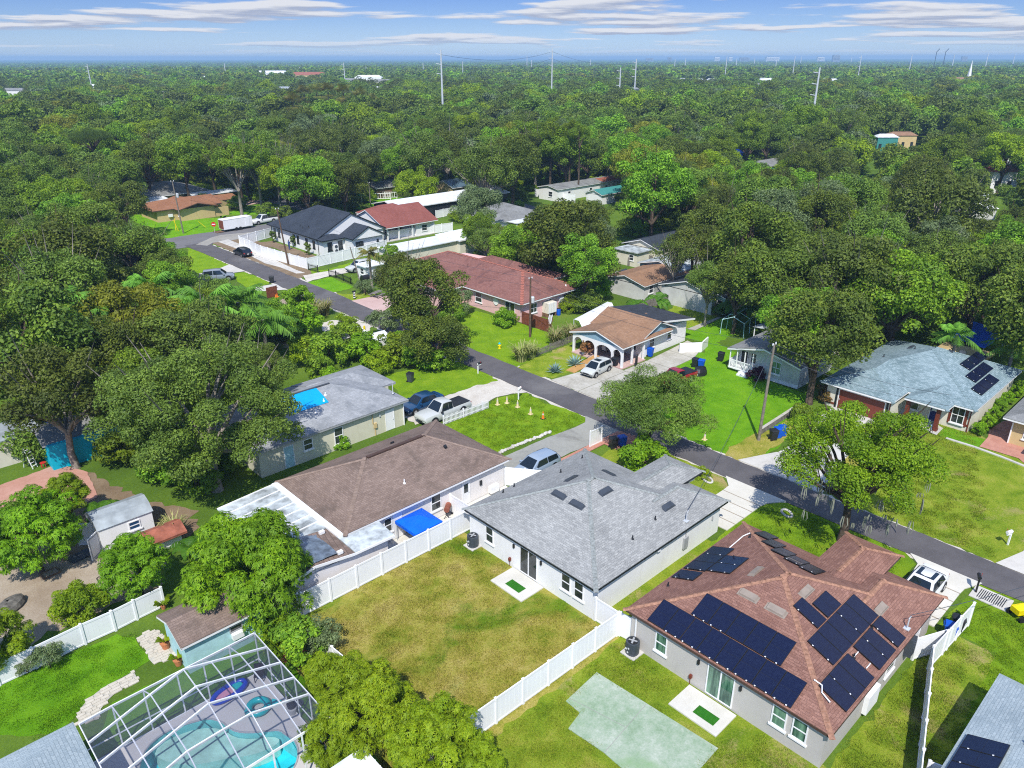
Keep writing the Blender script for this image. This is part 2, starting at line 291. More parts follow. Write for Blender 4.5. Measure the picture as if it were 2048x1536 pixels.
    M['lf_banana']=L('banana_leaf',(.055,.185,.008),(.12,.30,.02),(.05,.15,.01),.4,vary=.25)
    M['lf_cane']=L('cane_leaf',(.14,.20,.045),(.42,.38,.17),(.20,.24,.07),.25)
    M['lf_agave']=L('agave_leaf',(.16,.26,.25),(.26,.36,.34),None,.1)
    M['lf_fl']=L('red_croton_leaf',(.10,.06,.02),(.32,.12,.05),(.10,.12,.02),.25)
    M['lf_purple']=L('purple_leaf',(.09,.012,.03),(.18,.03,.06),None,.25)
    M['lf_pine']=L('pine_needle',(.05,.14,.012),(.10,.22,.02),(.03,.08,.01),.2)
build_mats()
# ---------------- mesh helpers
class MB:
    def __init__(s): s.v=[]; s.f=[]
    def add(s,vs,fs):
        k=len(s.v); s.v+= [tuple(map(float,q)) for q in vs]; s.f+=[tuple(i+k for i in f) for f in fs]; return s
    def box(s,x0,y0,z0,x1,y1,z1):
        if x0>x1:x0,x1=x1,x0
        if y0>y1:y0,y1=y1,y0
        if z0>z1:z0,z1=z1,z0
        return s.add([(x0,y0,z0),(x1,y0,z0),(x1,y1,z0),(x0,y1,z0),(x0,y0,z1),(x1,y0,z1),(x1,y1,z1),(x0,y1,z1)],
              [(0,3,2,1),(4,5,6,7),(0,1,5,4),(1,2,6,5),(2,3,7,6),(3,0,4,7)])
    def prism(s,poly,z0,z1):
        n=len(poly); A=sum(poly[i][0]*poly[(i+1)%n][1]-poly[(i+1)%n][0]*poly[i][1] for i in range(n))
        if A<0: poly=poly[::-1]
        return s.add([(x,y,z0) for x,y in poly]+[(x,y,z1) for x,y in poly],[tuple(range(n))[::-1],tuple(range(n,2*n))]+[(i,(i+1)%n,n+(i+1)%n,n+i) for i in range(n)])
    def sheet(s,poly,z):
        n=len(poly); A=sum(poly[i][0]*poly[(i+1)%n][1]-poly[(i+1)%n][0]*poly[i][1] for i in range(n))
        if A<0: poly=poly[::-1]
        return s.add([(x,y,z) for x,y in poly],[tuple(range(n))])
    def tube(s,pts,r,n=8,cap=True):
        pts=[Vector(p) for p in pts]; rs=r if isinstance(r,(list,tuple)) else [r]*len(pts); k=len(s.v)
        for i,p in enumerate(pts):
            d=(pts[min(i+1,len(pts)-1)]-pts[max(i-1,0)]).normalized()
            a=d.cross(Vector((0,0,1)) if abs(d.z)<.95 else Vector((1,0,0))).normalized(); b=d.cross(a)
            for j in range(n):
                t=2*math.pi*j/n; s.v.append(tuple(p+rs[i]*(math.cos(t)*a+math.sin(t)*b)))
        for i in range(len(pts)-1):
            for j in range(n): s.f.append((k+i*n+j,k+i*n+(j+1)%n,k+(i+1)*n+(j+1)%n,k+(i+1)*n+j))
        if cap: s.f.append(tuple(k+j for j in range(n))); s.f.append(tuple(k+(len(pts)-1)*n+j for j in range(n))[::-1])
        return s
    def lathe(s,prof,cx=0,cy=0,n=16,cap=True):
        k=len(s.v)
        for r,z in prof:
            for j in range(n):
                t=2*math.pi*j/n; s.v.append((cx+r*math.cos(t),cy+r*math.sin(t),z))
        for i in range(len(prof)-1):
            for j in range(n): s.f.append((k+i*n+j,k+i*n+(j+1)%n,k+(i+1)*n+(j+1)%n,k+(i+1)*n+j))
        if cap: s.f.append(tuple(k+j for j in range(n))[::-1]); s.f.append(tuple(k+(len(prof)-1)*n+j for j in range(n)))
        return s
    def bar(s,p,q,w,h):
        """box beam between two points"""
        p,q=Vector(p),Vector(q); d=(q-p).normalized(); a=d.cross(Vector((0,0,1)))
        if a.length<1e-3: a=Vector((1,0,0))
        a.normalize(); b=a.cross(d); a*=w/2; b*=h/2
        return s.add([p-a-b,p+a-b,p+a+b,p-a+b,q-a-b,q+a-b,q+a+b,q-a+b],[(0,1,2,3),(7,6,5,4),(1,0,4,5),(2,1,5,6),(3,2,6,7),(0,3,7,4)])
    def mesh(s,name,mats,smooth=False):
        me=bpy.data.meshes.new(name); me.from_pydata(s.v,[],s.f); me.update()
        for mm in (mats if isinstance(mats,(list,tuple)) else [mats]): me.materials.append(mm)
        if smooth: me.shade_smooth()
        return me
def link(o,parent=None):
    COL.objects.link(o)
    if parent is not None: o.parent=parent
    return o
def part(name,mb,mat,parent,loc=None,smooth=False,world=True,rz=0):
    """mesh child of parent; vertices given in world axes relative to world origin when world, else local"""
    if isinstance(mb,MB):
        if world and parent is not None and loc is None:
            b=BASE.get(parent.name,(0,0,0))
            mb.v=[(x-b[0],y-b[1],z-b[2]) for x,y,z in mb.v]
        me=mb.mesh(name,M[mat] if isinstance(mat,str) else mat,smooth)
    else: me=mb
    o=bpy.data.objects.new(name,me); link(o,parent)
    if loc is not None:
        b=BASE.get(parent.name,(0,0,0)) if (world and parent is not None) else (0,0,0)
        o.location=(loc[0]-b[0],loc[1]-b[1],loc[2]-b[2])
    if rz: o.rotation_euler=(0,0,rz)
    if parent is not None and world:
        b=BASE.get(parent.name,(0,0,0)); l=o.location
        BASE[o.name]=(b[0]+l[0],b[1]+l[1],b[2]+l[2])
    return o
BASE={}
def tag(o,label=None,cat=None,group=None,kind=None):
    if label: o['label']=label
    if cat: o['category']=cat
    if group: o['group']=group
    if kind: o['kind']=kind
    return o
def thing(name,label,cat,loc=(0,0,0),rz=0,group=None):
    o=bpy.data.objects.new(name,None); o.empty_display_size=.3; o.location=loc; o.rotation_euler=(0,0,rz); link(o)
    BASE[o.name]=tuple(loc); return tag(o,label,cat,group)
def solo(name,mb,mat,label,cat,group=None,loc=None,smooth=False,rz=0):
    me=mb.mesh(name,M[mat] if isinstance(mat,str) else mat,smooth) if isinstance(mb,MB) else mb
    o=bpy.data.objects.new(name,me); link(o)
    if loc is not None: o.location=loc
    o.rotation_euler=(0,0,rz)
    return tag(o,label,cat,group)
def struct(name,mb,mat,smooth=False,label=None):
    me=mb.mesh(name,M[mat] if isinstance(mat,str) else mat,smooth)
    o=bpy.data.objects.new(name,me); link(o); tag(o,label,None,None,'structure'); return o
def dup(root,loc,rz,label=None,group=None,scale=None):
    r=root.copy(); link(r); r.location=loc; r.rotation_euler=(0,0,rz)
    if label: r['label']=label
    if group: r['group']=group
    if scale: r.scale=(scale,)*3
    for ch in list(root.children):
        c=ch.copy(); link(c,r)
        for g in list(ch.children):
            d=g.copy(); link(d,c)
    return r
# ================= ground, roads, lawns, paving
def rough(poly,step=.6,amp=.13,seed=1):
    r=random.Random(seed); out=[]
    for i in range(len(poly)):
        a,b=poly[i],poly[(i+1)%len(poly)]; d=math.hypot(b[0]-a[0],b[1]-a[1]); n=max(1,int(d/step)); nx,ny=-(b[1]-a[1])/max(d,1e-6),(b[0]-a[0])/max(d,1e-6)
        for k in range(n):
            t=k/n; j=r.gauss(0,amp) if k else 0
            out.append((a[0]+(b[0]-a[0])*t+nx*j,a[1]+(b[1]-a[1])*t+ny*j))
    return out
def rect(x0,y0,x1,y1): return [(x0,y0),(x1,y0),(x1,y1),(x0,y1)]
_sheet_n=[0]
def sheet(name,poly,mat,z,ragged=.0,step=.5):
    _sheet_n[0]+=1; k=_sheet_n[0]
    if z<=.0081: z=.003+.0003*k
    elif z<.0159: z=.024+.0002*k
    elif z<.2: z=z+.022+.0002*k
    if ragged: poly=rough(poly,step,ragged,_sheet_n[0])
    return struct(name,MB().sheet(poly,z),mat)
PX0,PY0,PX1,PY1=3.1,25.7,12.1,33.65      # pool enclosure footprint: the ground has a hole here
B=22000
g=MB()
g.sheet(rect(-B,-B,B,PY0),0); g.sheet(rect(-B,PY1,B,B),0); g.sheet(rect(-B,PY0,PX0,PY1),0); g.sheet(rect(PX1,PY0,B,PY1),0)
struct('ground',g,'forest_floor')
# streets
sheet('road',[(50.4,-90),(53.5,-90),(53.45,8),(53.35,30),(53.6,36),(54.15,46),(54.4,60),(54.9,100),(54.9,140),(56.5,143),(50.9,143),(51,124),(50.75,100),(50.6,58),(50.35,44),(50.2,30)],'asph',.024,.05,1.2)
sheet('road_shoulder',[(50.1,-90),(53.8,-90),(53.75,8),(53.7,30),(53.95,36),(54.45,46),(54.75,60),(55.2,100),(55.2,140),(50.75,140),(50.75,124),(50.45,100),(50.35,58),(50.05,44),(49.9,30)],'gravel',.0045,.16,.5)
sheet('side_street',[(30,141.5),(50.9,141.2),(56.5,142.6),(62,143.5),(68,144),(84,141),(84,150.5),(61,151.2),(30,151.8)],'asph_old',.020,.08,1.5)
sheet('back_street',[(84,120),(89.5,120),(90,200),(91,260),(93,330),(88.5,330),(86,260),(84.2,190)],'asph_old',.022,.06,2)
sheet('far_lane',[(135.74,160.62),(126.21,125.14),(117.72,122.21),(126.21,137.20),(128.28,153.86)],'asph_old',.02,.06,2)
sheet('far_bend_road',[(423.60,157.25),(483.97,176.65),(462.33,161.11),(407.62,132.68),(392.74,132.57),(417.82,146.14)],'asph_light',.4,0)
sheet('dusty_corner',[(52.70,142.13),(57.13,145.96),(59.77,147.08),(65.49,145.39),(69.54,146.75),(67.76,143.23),(58.77,140.87),(55.63,141.57),(53.95,139.83)],'asph_light',.028,.1,.8)
# lawns
LZ=.008
sheet('lawn_behind_grey_house',rect(12.2,20.9,29.3,36.3),'lawn_dry',LZ,.1)
sheet('strip_between_houses',rect(29,20.6,41.5,23.6),'lawn_mixed',LZ)
sheet('strip_behind_fence',rect(15.5,36.2,29,37.1),'dirt',LZ)
sheet('lawn_behind_red_house',[(6,7.2),(29.3,8.4),(29.3,21.35),(6,21.35)],'lawn_mixed',LZ,.1)
sheet('side_yard',[(6,3.6),(42,4.0),(44,5.9),(44,8.4),(29,8.6),(6,7.3)],'lawn_mixed',LZ,.08)
sheet('corner_lot_lawn',[(20,-30),(50.35,-30),(50.4,8.2),(44.2,8.6),(44,5.4),(20,4)],'lawn',LZ,.06)
sheet('front_lawn_red_house',[(41,12),(49.4,11.9),(50.3,13),(50.35,21.8),(48.4,23.2),(44,23.2),(41,23)],'lawn',LZ,.08)
sheet('front_lawn_grey_house',[(41,26.3),(47.3,26.3),(49,26.4),(50.1,27.6),(50.1,36.6),(47.6,37.2),(41,36.5)],'lawn_mixed',LZ,.08)
sheet('front_lawn_brown_house',[(39.30,51.02),(42.58,51.45),(44.87,51.14),(47.00,52.19),(49.22,51.61),(50.26,50.79),(49.65,48.20),(50.36,45.62),(50.27,42.96),(49.28,42.27),(45.20,42.43),(45.33,43.06),(39.39,43.36)],'lawn',LZ,.1)
sheet('front_lawn_beige_house',[(42.29,65.43),(39.82,58.18),(41.70,57.72),(43.53,56.32),(46.90,56.07),(50.15,55.34),(50.60,56.78),(50.79,58.46),(51.08,60.46),(51.33,62.48),(46.14,64.13)],'lawn',LZ,.1)
sheet('lawn_pink_house',[(60.97,74.99),(64.63,75.62),(65.18,67.63),(65.22,62.31),(66.74,59.36),(65.17,57.93),(58.28,57.65),(54.61,56.95),(53.33,56.72),(53.36,60.20),(53.51,64.37)],'lawn',LZ,.1)
sheet('lawn_arch_house',[(57.97,57.51),(64.82,57.78),(63.84,55.46),(60.98,51.72),(58.29,51.67),(54.96,51.94),(53.88,53.72),(53.49,56.57)],'lawn_mixed',LZ,.1)
sheet('lawn_beside_arch_house',[(82.96,57.34),(88.17,58.60),(90.89,55.37),(86.72,51.42),(79.15,50.92),(79.34,51.79)],'lawn_mixed',LZ,.1)
sheet('lawn_mobile_home',[(53.6,26.6),(60,27.2),(63,27.5),(71,30),(71.6,40),(74,44),(73,46),(60,43),(56,43),(54.2,42.8),(53.7,36)],'lawn_bright',LZ,.1)
sheet('back_lawn_mobile_home',[(78.70,51.35),(86.55,51.01),(86.62,48.68),(81.87,45.78),(77.63,45.89),(76.41,42.44),(72.31,41.20),(72.27,43.76),(76.41,47.04),(76.20,49.17)],'lawn_bright',LZ,.1)
sheet('dry_verge',[(53.63,27.84),(53.40,29.41),(55.01,30.10),(56.40,29.82),(58.62,29.86),(59.94,29.49),(60.66,29.25),(64.12,29.19),(66.67,29.21),(67.00,28.40),(62.98,27.95),(59.19,27.18),(55.71,27.23)],'lawn_dry',.014,.12,.4)
sheet('lawn_blue_house',[(53.6,-30),(73,-30),(73,14),(74,15.5),(74,19.5),(69.5,20.5),(63,22.3),(55,21),(53.6,19)],'lawn_mixed',LZ,.1)
sheet('shaded_bed',[(54.2,21.4),(62.6,22.4),(60,20),(54,18.6)],'lawn_dry',.012,.12,.5)
sheet('green_strip',[(72.56,18.28),(73.40,18.05),(73.17,15.80),(73.22,14.68),(71.00,14.72),(70.95,17.90)],'lawn_bright',.014,.05)
sheet('lawn_tan_house',[(52.66,181.62),(55.90,180.10),(56.59,170.31),(67.59,164.30),(74.56,172.14),(84.59,175.07),(77.57,159.42),(68.88,167.72),(61.08,149.59),(51.05,151.16)],'lawn_bright',LZ,.15)
sheet('corner_lawn',[(50.69,140.77),(51.21,137.62),(50.73,123.50),(47.80,121.44),(44.37,121.76),(43.57,122.93)],'lawn',LZ,.1)
sheet('verge_lawn',[(48.75,118.01),(50.63,117.05),(50.74,108.51),(48.40,107.36),(46.64,108.29),(47.26,112.98)],'lawn',LZ,.1)
sheet('gate_lawn',[(58.10,111.23),(60.98,109.35),(70.19,111.53),(68.66,109.20),(58.02,106.73),(55.83,108.41)],'lawn',LZ,.1)
sheet('gate_lawn_south',[(54.90,104.57),(59.08,104.92),(58.74,97.54),(57.13,96.89),(54.61,97.15),(53.79,101.14)],'lawn_bright',.012,.1)
sheet('roadside_lawn',[(54.68,96.73),(56.20,94.60),(59.89,93.19),(58.08,90.76),(54.75,91.26),(54.20,93.77)],'lawn_mixed',LZ,.08)
sheet('lawn_left_yard',[(-0.25,43.11),(1.08,42.82),(4.49,42.58),(7.16,42.51),(7.81,41.56),(7.83,38.89),(6.84,38.68),(5.39,38.55),(4.24,38.02),(2.46,36.70),(-0.83,39.82)],'lawn_bright',LZ,.06)
sheet('pool_side_lawn',[(5.20,37.09),(9.07,36.95),(13.07,37.10),(13.6,36),(13.6,24),(12.2,25),(12.2,33.9),(3,33.9)],'lawn_bright',LZ,.05)
sheet('sand_yard',[(0.69,45.75),(1.56,45.24),(5.24,45.40),(8.96,45.53),(10.75,45.18),(12.54,49.11),(12.33,54.39),(10.61,57.85),(6.10,58.52),(2.60,56.20)],'sand',LZ,.15)
sheet('bare_yard_left',[(4.29,65.44),(10.47,67.90),(11.89,64.73),(13.77,56.46),(15.72,53.65),(15.45,50.26),(11.75,48.81),(6.66,53.08),(2.71,56.82)],'dirt',.004,.2)
sheet('planting_bed',[(62.20,135.90),(64.67,135.27),(64.59,120.80),(64.50,117.92),(62.25,117.65),(61.98,118.86)],'dirt',.012,.08)
sheet('dirt_verge',[(55.50,141.70),(57.06,141.35),(61.64,142.86),(62.58,136.10),(59.93,116.10),(58.29,108.92),(55.07,107.51),(54.78,111.43),(55.11,128.81)],'dirt',.010,.1)
sheet('back_field',[(156.08,156.40),(166.13,164.36),(174.74,163.68),(179.61,162.92),(166.93,156.32),(155.68,153.48)],'lawn_bright',LZ,.2)
sheet('field_by_shed',[(105.94,161.01),(110.78,161.49),(120.72,159.99),(134.90,163.87),(129.42,157.27),(116.05,151.35),(105.23,152.02),(95.29,150.31),(93.65,154.05)],'lawn_bright',LZ,.2)
sheet('verge_back_street',[(90.37,243.16),(92.54,238.09),(92.64,208.23),(89.10,186.60),(90.57,179.04),(94.23,185.94),(96.11,212.51),(95.60,238.14),(93.25,249.68)],'lawn_mixed',LZ,.2)
sheet('far_clearing',[(226.38,93.08),(246.04,99.18),(255.14,103.55),(250.65,104.49),(230.52,96.08)],'lawn_bright',.3,0)
# yards of soil and sand along the left of the street
sheet('sandy_lot',[(43.99,96.77),(45.32,97.52),(48.46,99.79),(47.79,96.20),(44.50,90.53),(41.99,85.04),(38.63,80.38),(37.00,81.19),(39.22,87.67),(42.65,92.29)],'sand',.012,.12)
sheet('cane_lot_sand',[(46.51,85.75),(48.02,85.75),(49.56,83.57),(50.36,82.09),(50.51,80.54),(49.40,78.86),(45.28,78.23),(43.24,80.17)],'gravel',.010,.15)
sheet('pink_driveway',[(54.55,91.45),(58.36,91.17),(59.81,89.79),(58.96,86.62),(54.32,83.72)],'pink_conc',.030)
# paved drives
def slab(parent,poly,z0,z1,mat='slab'):
    return part('slab',MB().prism(poly,z0,z1),mat,parent)
def drive(name,loc):
    o=bpy.data.objects.new(name,None); o.location=loc; link(o); BASE[o.name]=loc; tag(o,None,None,None,'structure'); return o
d=drive('driveway_grey_house',(43.5,23.1,0))
for a,b in ((43.5,44.55),(44.65,45.75),(45.85,46.95),(47.05,48.15)): slab(d,rect(a,23.05,b,26.35),-.05,.075)
slab(d,[(48.25,23.05),(49.0,22.9),(50.33,22.0),(50.33,27.45),(49.1,26.4),(48.25,26.35)],-.05,.075)
sheet('grass_joints_grey',rect(43.5,23.06,48.3,26.3),'dirt',.012)
d=drive('driveway_red_house',(43.7,8.7,0))
for a,b in ((43.7,44.55),(44.65,45.75),(45.85,46.95),(47.05,48.15)): slab(d,rect(a,8.75,b,11.75),-.05,.075)
slab(d,[(48.25,8.75),(49.0,8.7),(50.4,8.1),(50.4,12.7),(49.5,11.85),(48.25,11.75)],-.05,.075)
sheet('grass_joints_red',rect(43.7,8.76,48.3,11.7),'dirt',.012)
d=drive('driveway_arch_house',(54.3,45,0))
for poly in ([(54.45,51.6),(58.2,51.0),(58.2,47.6),(54.35,47.6)],[(58.3,51.0),(62.2,50.6),(62.2,47.6),(58.3,47.6)],[(54.35,47.5),(58.2,47.5),(58.2,43.9),(54.15,43.2)],[(58.3,47.5),(62.2,47.5),(62.2,44.3),(58.3,43.95)],
    [(62.3,47.9),(66.5,47.9),(66.5,44.6),(62.3,44.3)],[(66.6,47.9),(71.0,48.2),(71.0,44.7),(66.6,44.6)],[(71.1,48.2),(75.5,48.6),(75,46),(71.1,44.7)]): slab(d,poly,-.05,.075,'conc_dirty')
d=drive('driveway_blue_house',(54,22,0))
for poly in ([(53.5,28.2),(57.2,26.6),(57.2,24.4),(53.5,24.6)],[(53.5,24.5),(57.2,24.3),(57.2,21.6),(53.5,20.6)],[(57.3,26.5),(63,26.2),(63,24.3),(57.3,24.3)],[(57.3,24.2),(63,24.2),(63,22.1),(57.3,21.7)],[(63.1,27.0),(70,27.6),(70,25),(63.1,24.6)],[(63.1,24.5),(70,24.9),(70,22.2),(63.1,22.1)]): slab(d,poly,-.05,.075,'conc')
sheet('driveway_corner_lot',[(53.5,8.2),(56.4,7.3),(66,7.3),(66,1),(53.5,1)],'conc',.03)
sheet('driveway_brown_house',[(50.45,43.1),(49.4,42.2),(48.0,42.15),(44.6,42.5),(39,42.6),(36.2,42.3),(36.2,38.95),(44,39.1),(48.4,38.6),(50.2,36.6),(50.3,36)],'conc_grey',.018,.03,.8)
sheet('gravel_driveway',[(50.30,55.27),(50.60,52.31),(50.43,50.97),(48.92,51.89),(47.01,52.35),(45.64,52.01),(43.16,52.44),(39.95,52.44),(37.27,52.94),(37.40,55.15),(39.19,57.48),(43.38,56.13),(45.19,56.11),(47.22,56.12),(49.43,55.65)],'gravel',.018,.12,.5)
sheet('driveway_suv',[(50.82,123.69),(50.91,117.63),(48.75,118.01),(46.51,118.48),(44.47,121.24),(47.57,121.66)],'conc',.016)
sheet('driveway_left',[(50.90,107.22),(50.44,103.23),(47.94,104.54),(45.93,106.80),(47.18,107.78)],'conc',.016)
sheet('sandy_lane_gate',[(56.35,108.72),(65.06,108.09),(65.77,106.53),(62.56,105.30),(59.00,105.39),(55.04,104.82)],'gravel',.018,.1)
sheet('driveway_tan_house',[(72.14,176.17),(77.88,181.48),(83.21,182.12),(84.76,174.91),(80.78,175.02),(72.92,173.71)],'pink_conc',.016)
sheet('apron_back_street',[(77.44,183.79),(84.11,187.24),(84.85,185.51),(82.86,182.45),(77.71,181.64)],'conc',.018)
sw=drive('sidewalk',(56,120,0))
_a=[(56.79,141.61),(56.87,133.81),(55.98,124.56),(55.62,120.21),(56.18,116.08),(56.19,110.51)]; _b=[(59.05,142.36),(58.83,135.18),(58.41,126.16),(57.95,121.25),(57.25,112.45),(57.37,109.80)]
for i in range(5):
    for k in range(4):
        L_=lambda P_,Q_,t:(P_[0]+(Q_[0]-P_[0])*t,P_[1]+(Q_[1]-P_[1])*t)
        t0,t1=k/4+.006,(k+1)/4-.006
        slab(sw,[L_(_a[i],_a[i+1],t0),L_(_a[i],_a[i+1],t1),L_(_b[i],_b[i+1],t1),L_(_b[i],_b[i+1],t0)],-.05,.08,'conc')
# brick edging strip beside the brown house driveway, brick by brick near the tree
bs=drive('brick_apron',(44,38.5,0)); bricks=MB()
y0=38.35
bm_=MB().box(-.24,-.12,-.03,.24,.12,.03).mesh('brick',M['brick'])
cnt=0
for i in range(19):
    for j in range(3):
        x=40.9+i*.5; y=38.2+j*.26+.02*random.random()
        if x>47.3: pass
        o=bpy.data.objects.new('brick',bm_); link(o,bs); o.location=(x-44+(.25 if j%2 else 0),y-38.5,.048+.006*random.random()); cnt+=1
for i in range(6):
    for j in range(9):
        o=bpy.data.objects.new('brick',bm_); link(o,bs); o.location=(47.6-44+i*.5+(.25 if j%2 else 0),35.9-38.5+j*.26,.048+.006*random.random())
sheet('brick_bed',[(40.6,38.05),(47.3,38.05),(47.3,35.75),(50.4,35.75),(50.4,38.3),(47.3,38.9),(40.6,38.9)],'brick',.026)
# patios
for nm,x0,x1,y0,y1 in (('patio_grey_house',26.95,28.98,27.75,30.7),('patio_red_house',26.95,28.9,13.38,16.33)): struct(nm,MB().box(x0,y0,-.05,x1,y1,.09),'slab')
struct('patio_brown_house',MB().box(23.4,37.05,-.05,35.9,38.9,.09),'slab')
gp=MB(); gpoly=[(25.88,20.49),(26.12,17.33),(26.44,12.92),(22.48,12.79),(22.00,15.57),(22.06,16.73),(21.84,18.94),(23.05,19.21),(23.09,20.27)]
gp.prism(gpoly,-.05,.05); struct('green_painted_slab',gp,'green_paint')
# green slab cracks (thin dark joints)
jt=MB()
for (a,b) in (((26.05,17.14),(22.04,16.69)),((23.38,20.24),(24.06,16.98))): jt.bar((a[0],a[1],.052),(b[0],b[1],.052),.03,.004)
struct('slab_joint',jt,'conc_grey')
# arch house ramp landing, front walk by blue house, paver patio right
sheet('porch_walk_blue_house',[(71.19,20.14),(72.75,20.10),(73.40,19.19),(72.80,18.20),(70.86,18.12)],'conc',.05)
sheet('brick_drive_right_house',[(71.33,14.66),(73.99,14.74),(75.59,15.14),(78.60,14.84),(81.05,13.70),(76.91,10.66),(69.27,9.53),(71.43,11.61)],'brick',.02)
ck=MB()
_k=[(70.89,17.29),(70.91,14.93),(70.65,12.83),(70.23,10.86)]
for a,b in zip(_k[:-1],_k[1:]): ck.bar((a[0],a[1],.04),(b[0],b[1],.04),.25,.12)
struct('kerb',ck,'conc')
sheet('back_walk',[(79.13,51.20),(86.73,51.13),(86.56,50.71),(79.38,50.18)],'conc_dirty',.02)
# left yard paver paths
pv=drive('paver_path',(0,40,0)); pvm=[MB().box(-.10,-.1,-.03,.10,.1,.03).mesh('paver',M['paver']),MB().box(-.21,-.1,-.03,.21,.1,.03).mesh('paver',M['paver'])]
def inside(p,poly):
    r=False; n=len(poly)
    for i in range(n):
        (x1,y1),(x2,y2)=poly[i],poly[i-1]
        if (y1>p[1])!=(y2>p[1]) and p[0]<(x2-x1)*(p[1]-y1)/(y2-y1)+x1: r=not r
    return r
_pp=[(7.97,41.29),(8.52,41.47),(9.10,41.15),(9.03,39.72),(9.19,38.03),(8.57,38.19),(7.84,38.46)]
_ph=[(6.81,38.63),(6.78,37.66),(6.09,37.72),(5.68,37.72),(5.03,37.40),(4.62,37.04),(4.30,36.37),(3.46,36.82),(3.53,37.27),(3.82,37.80),(4.22,38.16),(4.84,38.42),(5.44,38.58)]
n=0
for P_,ang in ((_pp,.12),(_ph,.0)):
    xs=[p[0] for p in P_]; ys=[p[1] for p in P_]; y=min(ys); row=0
    while y<max(ys):
        x=min(xs)+(row%2)*.2
        while x<max(xs):
            w=random.choice((0,1,1))
            if inside((x,y),P_) and n<290:
                o=bpy.data.objects.new('paver',pvm[w]); link(o,pv); o.location=(x,y-40,.03+.015*random.random()); o.rotation_euler=(0,0,random.gauss(0,.03)); n+=1
            x+=.23 if w==0 else .44
        y+=.225; row+=1
sheet('paver_bed',_pp,'conc_dirty',.014,.04); sheet('paver_path_bed',_ph,'conc_dirty',.014,.03)
sheet('terracotta_terrace',[(4.95,67.21),(7.46,67.59),(10.47,67.90),(11.89,64.73),(11.21,59.87),(9.66,59.39),(6.01,60.98),(4.73,66.01)],'terracotta',.016,.05)
# meter boxes and slabs in grass
# ================= buildings
def wall(p,poly,z0,z1,mat,name='wall',label=None):
    o=part(name,MB().prism(poly,z0,z1),mat,p)
    if label: o['label']=label
    return o
def hip(p,x0,x1,y0,y1,z,pitch,mat,fmat='white',axis='x',ends=('hip','hip'),th=.17,soffit='soffit',gwall=None,gin=.35,name='roof'):
    """one closed roof: slopes as 'roof', edge boards as 'fascia'; gable ends get a triangular 'gable_wall'"""
    tr=(lambda a,b,c:(a,b,c)) if axis=='x' else (lambda a,b,c:(b,a,c))
    a0,a1,b0,b1=(x0,x1,y0,y1) if axis=='x' else (y0,y1,x0,x1)
    w=(b1-b0)/2; bm=(b0+b1)/2; h=w*pitch
    r0=a0+(w if ends[0]=='hip' else 0); r1=a1-(w if ends[1]=='hip' else 0)
    if r0>r1: r0=r1=(r0+r1)/2
    E=[(a0,b0,z),(a1,b0,z),(a1,b1,z),(a0,b1,z)]; R=[(r0,bm,z+h),(r1,bm,z+h)]
    t=.05; mb=MB()
    vs=[tr(*v) for v in E+R]+[tr(v[0],v[1],v[2]-t) for v in E+R]
    fs=[(0,1,5,4),(2,3,4,5),(1,2,5),(3,0,4),(6,10,11,7),(8,11,10,9),(7,11,8),(9,10,6),(0,6,7,1),(1,7,8,2),(2,8,9,3),(3,9,6,0)]
    if ends[1]!='hip': fs=[f for f in fs if f not in((1,2,5),(7,11,8),(1,7,8,2))]+[(1,7,11,5),(5,11,8,2)]
    if ends[0]!='hip': fs=[f for f in fs if f not in((3,0,4),(9,10,6),(3,9,6,0))]+[(0,4,10,6),(4,3,9,10)]
    if axis=='y': fs=[f[::-1] for f in fs]
    ro=part(name,mb.add(vs,fs),mat,p)
    f=MB(); q=.03
    def strip(A,Bv):
        A=Vector(tr(*A)); Bv=Vector(tr(*Bv)); f.bar(A+Vector((0,0,-t-th/2+.01)),Bv+Vector((0,0,-t-th/2+.01)),.03,th)
    i=.025
    strip((a0,b0+i,z),(a1,b0+i,z)); strip((a0,b1-i,z),(a1,b1-i,z))
    for k,(aa,s_) in enumerate(((a0,1),(a1,-1))):
        if ends[k]=='hip': strip((aa+i*s_,b0,z),(aa+i*s_,b1,z))
        else:
            for bb in (b0,b1): strip((aa+i*s_,bb,z),(aa+i*s_,bm,z+h))
            if gwall:
                g=MB(); ga,gb=aa+gin*s_,aa+(gin+.12)*s_; iw=w-.06
                hh=z+h-t-.06
                zb=z-t-.12
                pts=[(bm-iw,zb),(bm+iw,zb),(bm,hh)]
                g.add([tr(ga,*q_) for q_ in pts]+[tr(gb,*q_) for q_ in pts],[(0,1,2),(5,4,3),(0,3,4,1),(1,4,5,2),(2,5,3,0)])
                part('gable_wall',g,gwall,p)
    fo=part('fascia',f,fmat,p)
    if soffit and ends==('hip','hip'):
        so=MB(); zz=z-t-th+.02
        so.add([tr(a0+.03,b0+.03,zz),tr(a1-.03,b0+.03,zz),tr(a1-.03,b1-.03,zz),tr(a0+.03,b1-.03,zz)],[(0,1,2,3)]); part('soffit',so,soffit,p)
    return ro
